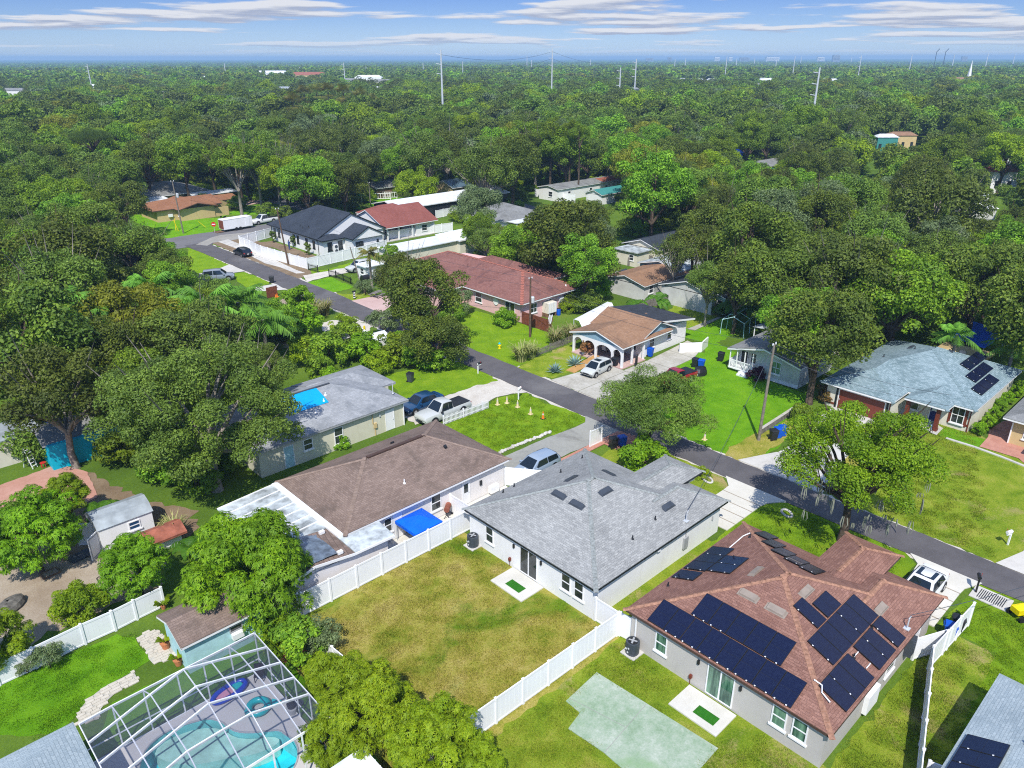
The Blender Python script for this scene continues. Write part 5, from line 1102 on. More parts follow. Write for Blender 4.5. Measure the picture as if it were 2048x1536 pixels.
def picket_fence(name,label,A,Bp,h=.95,gap=.15,mat='white',w=.075,jit=0.,cat='fence'):
    f=thing(name,label,cat,(A[0],A[1],0)); L=math.hypot(Bp[0]-A[0],Bp[1]-A[1]); a=math.atan2(Bp[1]-A[1],Bp[0]-A[0]); f.rotation_euler=(0,0,a)
    pm=MB().add([(-w/2,-.012,.06),(w/2,-.012,.06),(w/2,-.012,h-.06),(0,-.012,h),(-w/2,-.012,h-.06),(-w/2,.012,.06),(w/2,.012,.06),(w/2,.012,h-.06),(0,.012,h),(-w/2,.012,h-.06)],[(0,1,2,3,4),(9,8,7,6,5)]+[(i,i+5,(i+1)%5+5,(i+1)%5) for i in range(5)]).mesh('picket',M[mat])
    n=int(L/gap)
    for i in range(n+1):
        o=bpy.data.objects.new('picket',pm); link(o,f); o.location=(i*L/n,-.03,random.uniform(-jit,jit)); o.rotation_euler=(0,random.gauss(0,jit*.6),0)
    for z in (.25,h-.25): o=bpy.data.objects.new('rail',MB().box(0,-.015,z-.04,L,.02,z+.04).mesh('rail',M[mat])); link(o,f)
    for i in range(int(L/2.4)+1): o=bpy.data.objects.new('post',MB().box(-.05,-.015,0,.05,.085,h+.05).mesh('post',M[mat])); link(o,f); o.location=(min(i*2.4,L),0.01,0)
    return f
vinyl_fence('vinyl_fence','white vinyl fence between brown roofed house and dry yellow lawn',[(15.99,36.30),(16.2,36.2),(30.0,36.2)],step=2.05)
vinyl_fence('vinyl_fence','white vinyl fence between dry yellow lawn and green painted slab',[(9.5,21.3),(17.44,21.83),(29.0,21.6)],step=2.0)
vinyl_fence('vinyl_gate','short white vinyl gate between grey roofed and red roofed houses',[(29.1,21.6),(29.1,23.4)],step=1.8,cat='gate')
vinyl_fence('vinyl_gate','short white vinyl gate with diagonal brace beside red house air conditioner',[(29.25,20.7),(29.15,21.5)],step=.9,cat='gate')
vinyl_fence('vinyl_fence','white vinyl fence along narrow side yard of red roofed house',[(27.5,4.75),(30.2,4.9),(39.73,7.68),(45.33,7.37)],step=2.0)
vinyl_fence('vinyl_gate','white vinyl gate from red roofed house to side yard fence',[(39.9,8.6),(42.17,7.56)],step=3,cat='gate',h=1.6)
vinyl_fence('vinyl_fence','white vinyl return panel beside the pale blue roofed corner house',[(31.6,5.0),(31.9,4.1)],step=1.6)
vinyl_fence('vinyl_fence','white vinyl fence between bright left lawn and sandy yard',[(0.06,42.44),(1.04,42.64),(2.91,42.67),(5.51,42.85),(7.20,42.84),(8.50,42.96),(10.21,43.06)],h=1.5,step=2.4)
vinyl_fence('vinyl_fence','low white fence behind shrubs at left edge of dry yellow lawn',[(15.40,33.44),(15.69,29.80)],h=1.0,step=2.4)
vinyl_fence('vinyl_fence','white vinyl partition by red grill behind the brown roofed house',[(30.2,38.9),(30.2,36.4)],step=2,h=1.7)
vinyl_fence('vinyl_fence','white vinyl partition by silver blue car beside brown roofed house',[(36.0,39.0),(37.9,36.4),(36.5,36.3),(30.1,36.2)],step=2,h=1.7)
vinyl_fence('vinyl_fence','white vinyl fence around charcoal roofed house at the junction',[(66.5,138.5),[(58.37,135.62)][0],[(57.66,125.39)][0],[(58.19,118.70)][0],[(58.92,111.74)][0],[(61.03,111.93)][0],[(71.30,112.91)][0],[(76.14,113.90)][0]],step=2.4,h=1.85)
vinyl_fence('vinyl_fence','white vinyl fence beyond the flat roofed cream building',[(81.11,120.84),(95.34,118.60)],step=2.4,h=1.7)
vinyl_fence('vinyl_fence','white vinyl fence in front of the metal roofed shed',[(100.92,131.11),(109.96,132.08)],step=2.4,h=1.7)
vinyl_fence('vinyl_fence','white vinyl fence in front of the long white trailer home',[(136.55,136.33),(137.46,123.57)],step=2.8,h=1.9)
vinyl_fence('vinyl_fence','white end panel of vinyl fence near the brick apron',[(45.95,38.57),(47.50,38.55)],step=2,h=1.6)
picket_fence('picket_fence','white picket fence beside silver pickup truck',(39.27,51.10),(44.75,50.96))
picket_fence('picket_fence','weathered white picket fence between pink house lawn and arched porch house',(58.37,57.66),(66.48,58.20),mat='wood_grey',jit=.03)
picket_fence('picket_fence','short white fence end by the brown roofed house driveway',(36.25,39.2),(36.35,40.6),h=1.2)
def plank_fence(name,label,A,Bp,h,mat,w=.2,cat='fence',jit=.02):
    f=thing(name,label,cat,(A[0],A[1],0)); L=math.hypot(Bp[0]-A[0],Bp[1]-A[1]); f.rotation_euler=(0,0,math.atan2(Bp[1]-A[1],Bp[0]-A[0])); pm=MB().box(-w/2+.004,-.012,.04,w/2-.004,.012,h).mesh('plank',M[mat]); n=int(L/w)
    for i in range(n): o=bpy.data.objects.new('plank',pm); link(o,f); o.location=((i+.5)*w,random.uniform(-.006,.006),random.uniform(-jit,jit))
    for z in (.35,h-.35): o=bpy.data.objects.new('rail',MB().box(0,.015,z-.05,L,.07,z+.05).mesh('rail',M[mat])); link(o,f)
    return f
plank_fence('wooden_fence','red brown wooden fence beside pink house',[(65.35,67.47)][0],[(65.44,62.61)][0],1.7,'wood_red')
plank_fence('wooden_fence','weathered wooden fence behind the banana plants',[(81.29,60.74)][0],[(86.77,59.28)][0],1.3,'wood_grey',jit=.08)
plank_fence('wooden_fence','tall old wooden fence under the oaks beside pale blue shed',[(89.65,59.47)][0],[(90.99,55.27)][0],1.8,'wood',jit=.08)
plank_fence('wooden_fence','tan wooden fence beside tan stucco house',[(53.10,182.00)][0],[(56.00,181.61)][0],1.8,'wood_new')
plank_fence('wooden_gate','small red brown wooden gate panel by the left driveway',[(46.31,100.92)][0],[(48.23,101.13)][0],1.6,'wood_red',cat='gate')
plank_fence('wooden_fence','grey plank fence by the charcoal gable cottage',[(98.80,76.58)][0],[(103.50,74.42)][0],1.5,'wood_grey',jit=.06)
picket_fence('iron_fence','black iron fence along gate lawn',[(59.60,104.02)][0],[(59.22,98.57)][0],h=1.1,gap=.16,mat='black',w=.03)
picket_fence('iron_gate','black iron gate leaf beside sandy lane',[(59.12,105.28)][0],[(59.42,103.79)][0],h=1.2,gap=.16,mat='black',w=.03,cat='gate')
picket_fence('iron_gate','black iron gate leaf by white vinyl fence corner',[(58.72,111.07)][0],[(59.10,108.59)][0],h=1.2,gap=.16,mat='black',w=.03,cat='gate')
# low concrete wall beside the mobile home lawn
w_=thing('concrete_garden_wall','low weathered concrete wall along the mobile home lawn','wall',(*(59.38,29.48),0)); A,Bp=(59.41,29.44),(67.09,29.63)
part('wall',MB().bar((*A,.28),(*Bp,.28),.22,.56),'wood_grey',w_); part('coping',MB().bar((*A,.58),(*Bp,.58),.28,.06),'conc_dirty',w_)
# white block wall by the arched porch house
w_=thing('white_garden_wall','white garden wall with open top bin store beside arched porch house','wall',(*(71.49,47.01),0)); A,Bp=(71.35,46.91),(73.52,45.31)
part('wall',MB().bar((*A,.6),(*Bp,.6),.2,1.2),'white',w_); part('end_panel',MB().bar((*Bp,.6),(Bp[0]+2.2,Bp[1]+.6,.6),.15,1.2),'white',w_)
# tumbled stone edging beside brown driveway, stone by stone
se=thing('stone_edging','row of white edging stones between lawn and grey driveway','edging',(*(39.59,43.30),0)); A,Bp=[(39.39,43.36)][0],[(45.47,43.07)][0]; b=BASE[se.name]
r_=random.Random(5)
for i in range(34):
    t=i/33; x,y=A[0]+(Bp[0]-A[0])*t,A[1]+(Bp[1]-A[1])*t+r_.gauss(0,.05); a=.16+.06*r_.random()
    mb=MB(); mb.lathe([(a*.8,0),(a,.06),(a*.8,.14),(a*.3,.18)],0,0,6); o=part('stone',mb,'conc' if r_.random()<.6 else 'conc_dirty',se,world=False); o.location=(x-b[0],y-b[1],.02); o.rotation_euler=(0,0,r_.random()*3)
# ================= vehicles
def loft(secs,mat,name,parent,cap=True,smooth=True):
    mb=MB(); n=len(secs[0])
    for s_ in secs: mb.v+=s_
    for i in range(len(secs)-1):
        for j in range(n-1): mb.f.append((i*n+j,(i+1)*n+j,(i+1)*n+j+1,i*n+j+1))
    if cap: mb.f.append(tuple(range(n))); mb.f.append(tuple(range((len(secs)-1)*n,len(secs)*n))[::-1])
    o=part(name,mb,mat,parent,world=False); 
    me=o.data; me.shade_smooth(); 
    try: me.set_sharp_from_angle(angle=math.radians(38))
    except Exception: pass
    return o
def car(name,label,cat,x,y,rz,paint,kind='sedan',L=4.6,Wd=1.8,Hh=1.45,group=None,rim='rim'):
    """front towards local +x"""
    t=thing(name,label,cat,(x,y,.03),rz,group); w=Wd/2; P='car_'+paint; z0=.2
    if kind=='pickup': prof=[(-.5,.55,.98),(-.49,.30,1.02),(-.2,.25,1.02),(.0,.25,1.02),(.16,.25,1.04),(.36,.25,1.06),(.48,.30,1.0),(.5,.5,.85)]
    elif kind in('suv','van'): prof=[(-.5,.5,.92),(-.49,.28,1.0),(-.3,.22,1.02),(0,.22,1.0),(.2,.22,.99),(.3,.22,.97),(.46,.26,.86),(.5,.42,.72)]
    elif kind=='hatch': prof=[(-.5,.5,.84),(-.49,.26,.92),(-.3,.2,.94),(0,.2,.90),(.22,.2,.88),(.32,.2,.85),(.46,.22,.74),(.5,.38,.62)]
    else: prof=[(-.5,.48,.82),(-.49,.26,.90),(-.3,.2,.92),(0,.2,.88),(.2,.2,.87),(.3,.2,.84),(.46,.22,.72),(.5,.36,.6)]
    k=Hh/1.45 if kind in('sedan','hatch') else 1.
    secs=[]
    for i,(fx,zb,zt) in enumerate(prof):
        e=1-.10*(abs(fx)/.5)**4; zt*=k; wy=w*e; xx=fx*L
        secs.append([(xx,-wy*.90,zb),(xx,-wy,zb+.18),(xx,-wy,zt-.22),(xx,-wy*.93,zt-.04),(xx,-wy*.80,zt),(xx,0,zt+.03),(xx,wy*.80,zt),(xx,wy*.93,zt-.04),(xx,wy,zt-.22),(xx,wy,zb+.18),(xx,wy*.90,zb)])
    b=loft(secs,P,'body',t)
    cab=dict(sedan=[(-.40,.90),(-.24,1.38),(-.02,1.45),(.07,1.42),(.25,.90)],hatch=[(-.475,.92),(-.40,1.36),(-.05,1.46),(.08,1.42),(.29,.88)],suv=[(-.485,1.0),(-.43,1.60),(-.05,1.70),(.09,1.66),(.26,1.0)],van=[(-.49,1.0),(-.48,1.85),(0,1.95),(.22,1.88),(.36,1.0)],pickup=[(-.10,1.02),(-.085,1.68),(.03,1.78),(.10,1.74),(.22,1.03)])[kind]
    cs=[]
    for fx,z in cab:
        z*=(Hh/dict(sedan=1.45,hatch=1.46,suv=1.7,van=1.95,pickup=1.78)[kind]); base=z<1.1*k and (fx,z)!=0
        lo=.84*k if kind in('sedan','hatch') else .95
        top=w*(.90 if z<lo+.15 else .74)
        cs.append([(fx*L,-w*.92,lo),(fx*L,-top,z-.03),(fx*L,-top*.86,z),(fx*L,0,z+.025),(fx*L,top*.86,z),(fx*L,top,z-.03),(fx*L,w*.92,lo)])
    roof=loft(cs,P,'cabin',t)
    zk=Hh/dict(sedan=1.45,hatch=1.46,suv=1.7,van=1.95,pickup=1.78)[kind]
    def pane(nm,q): 
        q=[Vector(v) for v in q]; nrm=(q[1]-q[0]).cross(q[2]-q[0]).normalized(); c_=sum(q,Vector())/4
        if nrm.dot(c_-Vector((0,0,.8)))<0: nrm=-nrm
        q=[c_+(v-c_)*.9+nrm*.05 for v in q]; part(nm,MB().add(q+[v-nrm*.06 for v in q],[(0,1,2,3),(7,6,5,4),(0,4,5,1),(1,5,6,2),(2,6,7,3),(3,7,4,0)]),'car_glass',t,world=False)
    def S_(i,sg,lvl):
        v=cs[i]; return (v[1] if sg<0 else v[5]) if lvl else (v[0] if sg<0 else v[6])
    A4,A3,A0,A1,A2=cs[4],cs[3],cs[0],cs[1],cs[2]
    pane('windscreen',[A4[1],A4[5],A3[4],A3[2]]); pane('rear_window',[A0[1],A0[5],A1[4],A1[2]])
    for sg in (-1,1):
        i1=5 if sg>0 else 1; i0=6 if sg>0 else 0
        def mixp(a,b,t_): return tuple(a[i]+(b[i]-a[i])*t_ for i in range(3))
        t_=.12
        rl=mixp(cs[1][i0],cs[0][i0],.35 if kind!='pickup' else 0); fl=mixp(cs[3][i0],cs[4][i0],.55); mid_lo=mixp(cs[2][i0],cs[1][i0],.25); mid_hi=mixp(cs[2][i1],cs[1][i1],.25)
        lift=lambda p,h_:(p[0],p[1],p[2]+h_)
        pane('side_window',[lift(mid_lo,.1),lift(fl,.1),cs[3][i1],mid_hi]); pane('side_window',[lift(rl,.1),lift(mid_lo,.1),mid_hi,cs[1][i1]])
        part('mirror',MB().box(fl[0]-.1,sg*(w*.93),fl[2]+.02,fl[0]+.08,sg*(w+.14),fl[2]+.18),P if kind!='pickup' else 'dark',t,world=False)
        part('headlight',MB().box(L*.455,sg*w*.52,prof[-2][2]*k-.2,L*.485,sg*w*.86,prof[-2][2]*k-.06),'lamp',t,world=False)
        part('tail_light',MB().box(-L*.502,sg*w*.6,prof[1][2]*k-.26,-L*.485,sg*w*.88,prof[1][2]*k-.06),'tail',t,world=False)
    part('grille',MB().box(L*.485,-w*.42,.42,L*.502,w*.42,.6),'dark',t,world=False); part('number_plate',MB().box(-L*.506,-.16,.55,-L*.49,.16,.68),'lamp',t,world=False)
    r=.33 if kind in('sedan','hatch') else .38
    wm=MB(); wm.lathe([(r*.62,-.1),(r,-.1),(r,.1),(r*.62,.1)],0,0,18); wm.v=[(a,c_,b_) for a,b_,c_ in wm.v]; wm=wm.mesh('wheel',M['tyre'])
    rm=MB(); rm.lathe([(r*.60,-.105),(r*.64,0),(r*.60,.105)],0,0,12); rm.v=[(a,c_,b_) for a,b_,c_ in rm.v]; rm=rm.mesh('rim',M[rim])
    for fx in (-.30,.315):
        for sg in (-1,1):
            o=bpy.data.objects.new('wheel',wm); link(o,t); o.location=(fx*L,sg*(w-.09),r-.03); q=bpy.data.objects.new('rim',rm); link(q,o)
            part('wheel_arch',MB().tube([(fx*L,sg*(w-.2),r),(fx*L,sg*(w+.004),r)],r+.07,18),'dark',t,world=False)
    if kind=='pickup':
        part('bed_cover',MB().box(-.47*L,-w*.86,1.03,-.11*L,w*.86,1.075),'dark',t,world=False)
        part('bumper',MB().box(-.515*L,-w*.9,.45,-.49*L,w*.9,.62),'steel',t,world=False)
    return t
x,y=(40.02,55.61); car('sedan_car','dark blue sedan parked beside silver pickup truck','car',x,y,math.pi+.05,'blue','sedan',4.7,1.85)
x,y=(40.40,52.58); car('pickup_truck','silver pickup truck with black bed cover beside white picket fence','truck',x,y,math.pi+.03,'silver','pickup',5.8,1.95,1.85)
x,y=(39.36,38.82); car('hatchback_car','steel blue car parked behind the grey roofed house','car',x,y,math.pi+.02,'steelblue','hatch',4.5,1.8,1.5)
x,y=(59.59,49.58); c_=car('hatchback_car','silver hatchback with sunroof parked before arched porch house','car',x,y,math.pi+.10,'silver','hatch',4.05,1.72,1.46)
part('sunroof',MB().box(-.5,-.38,1.472,.12,.38,1.488),'car_glass',c_,world=False)
x,y=(63.65,41.87); car('old_pickup','old red pickup truck half hidden behind the weeping tree','truck',x,y,math.pi-.1,'red','pickup',4.9,1.8,1.65)
x,y=46.3,10.5; c_=car('white_sedan','white sedan with glass roof on the red roofed house driveway','car',x,y,math.pi,'white','sedan',4.7,1.85,1.45)
part('glass_roof',MB().add([(-1.0,-.55,1.40),(.1,-.55,1.475),(.1,.55,1.475),(-1.0,.55,1.40)],[(0,1,2,3)]),'car_glass',c_,world=False)
x,y=(45.51,115.52); car('sport_utility_car','grey blue sport utility car on the left driveway near the palms','car',x,y,-.45,'greysuv','suv',4.8,1.9,1.75)
x,y=(55.44,128.20); car('dark_sedan','dark navy car on the dirt verge beside the white vinyl fence','car',x,y,math.pi/2,'black','hatch',4.4,1.8,1.5)
x,y=(64.80,105.14); car('white_suv','white sport utility car on the sandy gate lane','car',x,y,math.pi,'silver','suv',4.7,1.9,1.72)
x,y=(71.51,152.44); car('white_pickup','white pickup truck parked beyond the white cargo trailer','truck',x,y,math.pi+.1,'white','pickup',5.9,2,1.85)
x,y=(94.83,182.58); car('white_van','white van by the wood edge on the back street','van',x,y,math.pi/2,'white','van',5.4,2,2.0)
x,y=(92.55,175.33); car('dark_suv','dark sport utility car parked behind the charcoal roof','car',x,y,math.pi/2-.2,'black','suv',4.7,1.9,1.7)
x,y=(92.17,167.81); car('silver_pickup','silver pickup truck just above the charcoal roof ridge','truck',x,y,-.3,'silver','pickup',5.6,1.9,1.8)
x,y=(88.70,175.01); car('pale_suv','pale sport utility car beside the white van','car',x,y,math.pi/2,'silver','suv',4.8,1.9,1.75)
x,y=(57.02,95.79); 
# cargo trailer
x,y=(64.36,150.14); t=thing('cargo_trailer','white cargo trailer with open brown rear end at the junction','trailer',(x,y,0),.06)
part('body',MB().box(-3.1,-1.1,.5,3.1,1.1,2.45),'white',t,world=False); part('rear_opening',MB().box(-3.13,-.95,.6,-3.09,.95,2.3),'wood_red',t,world=False)
part('door',MB().box(1.6,-1.13,.6,2.5,-1.095,2.25),'vinyl',t,world=False); part('ramp',MB().box(-4.6,-.9,.1,-3.1,.9,.2),'wood',t,world=False); part('tongue',MB().bar((3.1,0,.5),(4.2,0,.45),.1,.1),'black',t,world=False)
for fx in (-.5,.35):
    for sg in (-1,1): part('wheel',MB().tube([(fx,sg*.98,.36),(fx,sg*1.2,.36)],.36,14),'tyre',t,world=False)
for z in (.55,2.42): part('trim',MB().box(-3.12,-1.12,z-.04,3.12,-1.1,z+.04),'steel',t,world=False)
# yellow ride-on mower at the lower right edge
x,y=(48.92,5.22); t=thing('riding_mower','yellow and black riding mower at right edge of corner lawn','mower',(x,y,0),2.6)
part('hood',MB().box(.1,-.32,.42,.95,.32,.78).add([(.1,-.3,.78),(.95,-.24,.78),(.95,.24,.78),(.1,.3,.78),(.15,-.2,.88),(.8,-.16,.84),(.8,.16,.84),(.15,.2,.88)],[(4,5,6,7),(0,1,5,4),(1,2,6,5),(2,3,7,6),(3,0,4,7)]),'yellow',t,world=False)
part('deck',MB().box(-.7,-.55,.14,.3,.55,.32),'yellow',t,world=False); part('seat',MB().box(-.65,-.25,.5,-.2,.25,.62).box(-.72,-.25,.6,-.62,.25,1.0),'dark',t,world=False); part('steering_wheel',MB().tube([(.0,0,.8),(-.08,0,1.0)],.16,10),'black',t,world=False)
for fx,r in ((.75,.2),(-.55,.28)):
    for sg in (-1,1): part('wheel',MB().tube([(fx,sg*.38,r),(fx,sg*.55,r)],r,12),'tyre',t,world=False)
# ================= bins, boxes, cones
def wheelie(label,x,y,rz,body='dark',lid=None,group='wheeled bins standing outdoors'):
    t=thing('wheeled_bin',label,'bin',(x,y,.02),rz,group); lid=lid or body
    mb=MB(); a,b,c_,d=.22,.25,.29,.34
    mb.add([(-a,-b,.06),(a,-b,.06),(a,b,.06),(-a,b,.06),(-c_,-d,.98),(c_,-d,.98),(c_,d,.98),(-c_,d,.98)],[(3,2,1,0),(0,1,5,4),(1,2,6,5),(2,3,7,6),(3,0,4,7)]); part('body',mb,body,t,world=False)
    part('lid',MB().add([(-.32,-.37,.98),(.32,-.37,.98),(.32,.37,.98),(-.32,.37,.98),(-.28,-.32,1.06),(.28,-.32,1.06),(.28,.32,1.08),(-.28,.32,1.08)],[(4,5,6,7),(0,1,5,4),(1,2,6,5),(2,3,7,6),(3,0,4,7),(3,2,1,0)]),lid,t,world=False)
    part('handle',MB().tube([(-.24,.40,.95),(.24,.40,.95)],.02,6),lid,t,world=False)
    for sg in (-1,1): part('wheel',MB().tube([(sg*.2,.27,.11),(sg*.27,.27,.11)],.11,10),'black',t,world=False)
    return t
for lab,(x,y),rz,b,l in (
 ('dark grey wheeled bin alone on the lawn above the blue sedan',(43.14,61.70),.4,'darkgrey','dark'),
 ('blue wheeled bin behind trunk of the weeping tree',(48.17,36.72),1.2,'bin_blue',None),('black wheeled bin left of the trunk of the weeping tree',(47.37,37.09),1.2,'dark',None),
 ('black wheeled bin at left of the three beside the concrete wall',(59.15,28.04),1.0,'dark',None),('middle blue wheeled bin of three beside the concrete wall',(59.82,27.96),1.0,'bin_blue',None),('right hand blue wheeled bin of three beside the concrete wall',(60.48,27.87),1.1,'bin_blue','bin_blue'),
 ('blue wheeled bin against the side wall of arched porch house',(67.95,48.57),.2,'bin_blue',None),('black wheeled bin by the porch behind the silver hatchback',(62.53,49.43),.1,'dark',None),
 ('blue wheeled bin standing in the black cloth heap',(69.11,42.37),.3,'bin_blue',None),('dark wheeled bin left of the black cloth heap',(69.00,43.09),.2,'dark',None),('black wheeled bin behind wire fence near the porch',(72.68,42.12),.2,'dark',None),
 ('blue wheeled bin behind the white side yard fence',(43.35,7.82),.3,'bin_blue',None),('dark lidded wheeled bin next to the white side yard fence end',(44.34,7.70),.3,'dark',None),
 ('left blue wheeled bin by the tan house carport',(75.38,181.95),.2,'bin_blue',None),('right blue wheeled bin by the tan house carport',(76.29,182.03),.2,'bin_blue',None),
 ('black wheeled bin at the roadside by the left driveway',(50.75,108.16),.9,'dark',None)): wheelie(lab,x,y,rz,b,l)
x,y=(67.66,41.53); mb=MB(); r_=random.Random(8); n=18
for k,(r,z) in enumerate(((.95,0),(.85,.4),(.65,.75),(.35,.86))):
    for j in range(n): a=2*math.pi*j/n; rr=r*(1+.12*r_.random()); mb.v.append((x+rr*math.cos(a),y+rr*.7*math.sin(a),z))
for k in range(3):
    for j in range(n): mb.f.append((k*n+j,k*n+(j+1)%n,(k+1)*n+(j+1)%n,(k+1)*n+j))
mb.f.append(tuple(3*n+j for j in range(n))); solo('covered_heap',mb,'black','black cloth draped over a heap beneath the blue bin','heap')
def mailbox(label,x,y,rz,pm,bm_,h=1.05):
    t=thing('mailbox',label,'mailbox',(x,y,0),rz,'mailboxes beside the streets')
    part('post',MB().box(-.05,-.05,0,.05,.05,h).box(-.05,-.05,h-.25,.45,.05,h-.17),pm,t,world=False)
    mb=MB().tube([(.0,0,h-.02),(.48,0,h-.02)],.12,10); part('box',mb,bm_,t,world=False); part('flag',MB().box(.3,-.14,h,.33,-.125,h+.2),'redp',t,world=False); return t
for lab,(x,y),rz,p_,b_ in (('white post mailbox with dark box beside beige house lawn',(49.98,58.50),.0,'white','dark'),('white mailbox at corner of the lawn with cones',(48.45,50.43),.3,'white','white'),('tall white mailbox on the yellowish lawn at right',(56.53,8.30),2.8,'vinyl','white'),
  ('black mailbox by the red roofed house driveway',(49.09,8.09),.4,'black','black'),('dark mailbox by the back street beyond tan house',(83.63,189.03),.5,'wood','white')): mailbox(lab,x,y,rz,p_,b_,1.2)
x,y=(55.42,92.04); mp=thing('striped_mailbox','black and white striped mailbox post by the roadside','mailbox',(x,y,0))
for i in range(6): part('band',MB().box(-.11,-.11,i*.17,.11,.11,(i+1)*.17),'white' if i%2 else 'black',mp,world=False)
part('box',MB().tube([(-.25,0,1.14),(.25,0,1.14)],.13,10),'dark',mp,world=False)
for k,(x,y) in enumerate(((45.99,50.92),(46.93,50.53),(47.05,49.11),(46.86,47.07),(47.03,45.53),(54.62,32.34))):
    lab=['pale traffic cone nearest the picket fence end','pale traffic cone second from the picket fence end','pale traffic cone below the white mailbox','pale traffic cone between mailbox cone and orange cone','orange traffic cone nearest the sandy patch by the road','lone pale traffic cone at lawn edge across the road'][k]
    t=thing('traffic_cone',lab,'traffic cone',(x,y,.03),0,'traffic cones along the lawn'); part('base',MB().box(-.2,-.2,0,.2,.2,.04),'dark' if k==4 else 'coneyellow',t,world=False); part('cone',MB().lathe([(.15,.04),(.03,.78)],0,0,12),'orange' if k==4 else 'coneyellow',t,world=False); part('band',MB().lathe([(.095,.42),(.068,.58)],0,0,12,False),'conc',t,world=False)
# ================= poles and wires
WIRES=[]
def pole(name,label,x,y,h,lean=(0,0),mat='pole',arm=False,trans=False,r=.15):
    t=thing(name,label,'utility pole',(x,y,0),0,'wooden utility poles'); part('shaft',MB().tube([(0,0,-.1),(lean[0],lean[1],h)],[r,r*.65],10),mat,t,world=False)
    if arm: part('crossarm',MB().bar((lean[0]-.9,lean[1]+.25,h-.4),(lean[0]+.9,lean[1]-.25,h-.4),.1,.12),mat,t,world=False)
    if trans: part('transformer',MB().lathe([(.22,0),(.25,.05),(.25,.7),(.2,.78)],lean[0]*.7+.38,lean[1]*.7,14).box(.1,-.05,.2,.2,.05,.3),'steel',t,world=False).location=(0,0,h-3.2)
    for i in (-.25,.25): part('insulator',MB().lathe([(.05,h-.1),(.07,h),(.04,h+.12)],lean[0]+i,lean[1],8),'lamp',t,world=False)
    return (x+lean[0],y+lean[1],h)
pa=pole('utility_pole','grey wooden pole at the end of the low concrete wall',*(58.11,28.90),9.28,(.35,0))
pb=pole('utility_pole','brown wooden pole with white transformer before pink house',*(62.49,63.00),7.58,mat='pole_brown',trans=True)
pc=pole('utility_pole','brown wooden pole before the charcoal roofed house',*(58.19,116.84),9.38,(-.6,.5),mat='pole_brown')
pd=pole('utility_pole','vine topped wooden pole on the bright corner lawn',*(55.01,153.78),10.21,(-.3,.3),trans=True)
pe=pole('utility_pole','slim dark pole on the verge of the back street',*(85.32,218.93),4.78,(-.3,.3),r=.12)
pf=pole('utility_pole','leaning slender brown pole beside the white booth',*(58.43,94.45),6.72,(-1.0,.9),r=.11)
pg=pole('utility_pole','pale wooden pole beyond the back street by the shack',*(99.44,154.31),5.32,r=.15)
pv=pole('utility_pole','pole wrapped in green vines at the wood edge',*(94.61,156.22),9.43,r=.17)
ph=pole('utility_pole','grey pole above the woods left of the palms',*(142.1,391.6,17.7),mat='pole'); pi=pole('utility_pole','grey pole beside the tall fan palms',*(183.1,336.3,19.6),mat='pole')
def wire(a,b,sag=.6,r=.014):
    a,b=Vector(a),Vector(b); WIRES.append(([a.lerp(b,i/10)-Vector((0,0,sag*4*(i/10)*(1-i/10))) for i in range(11)],r))
wire(pa,(60,15,8.5)); wire((pa[0],pa[1],pa[2]-.8),(60,15,7.6)); wire(pa,pb,1.0); wire((pa[0],pa[1],pa[2]-1),(pb[0],pb[1],pb[2]-1),1.0); wire(pb,pc,1.2); wire((pb[0],pb[1],pb[2]-1),(pc[0],pc[1],pc[2]-1.2),1.2); wire(pc,pd,.9); wire((pc[0],pc[1],pc[2]-1),(pd[0],pd[1],pd[2]-1),.9); wire(pd,pe,1); wire(pc,pg,.8); wire(pg,pv,.6)
wire((38.7,23.6,3.7),pa,.7,.018); wire((38.7,9.0,3.7),(53,-1,8),.5,.018); wire(pb,(72,67.3,3.4),.4); wire(pa,(71.5,34,2.6),.4)
for dz in (0,-3.2,-6.2): wire((ph[0],ph[1],ph[2]+dz),(pi[0],pi[1],pi[2]+dz),2.,.05); wire((ph[0],ph[1],ph[2]+dz),(ph[0]-160,ph[1]+40,ph[2]+dz-3),2.,.05)
wg=thing('overhead_wires','thin overhead power lines strung between the street poles','power line',(0,0,0))
for pts,r in WIRES: part('wire',MB().tube(pts,r,5,False),'darkgrey',wg)
# road signs
x,y=(59.76,149.90); t=thing('no_entry_sign','round red road sign with white bar on the corner','road sign',(x,y,0),math.radians(228))
part('post',MB().box(-.03,-.03,0,.03,.03,2.0),'steel',t,world=False); part('disc',MB().tube([(.04,0,1.75),(.07,0,1.75)],.46,20),'red_sign',t,world=False); part('bar',MB().box(.075,-.32,1.66,.085,.32,1.84),'white',t,world=False)
x,y=(95.49,151.85); t=thing('street_name_sign','green street name sign on thin post before the wood','street sign',(x,y,0),math.radians(230)); part('post',MB().tube([(0,0,0),(0,0,3.0)],.04,6),'steel',t,world=False); part('blade',MB().box(-.02,-.75,3.0,.02,.75,3.35),'green_sign',t,world=False)
for k,(a,b) in enumerate((((55.03,157.70),2.42),((55.21,156.86),2.22),((60.67,156.39),1.34))):
    t=solo('guy_guard',MB().tube([(0,0,0),(-.7*k+.2,0.3,min(b,3.2))],.06,6),'yellow','yellow guy wire guard pole on the bright corner lawn','guy guard','yellow guy wire guards',(a[0],a[1],0))
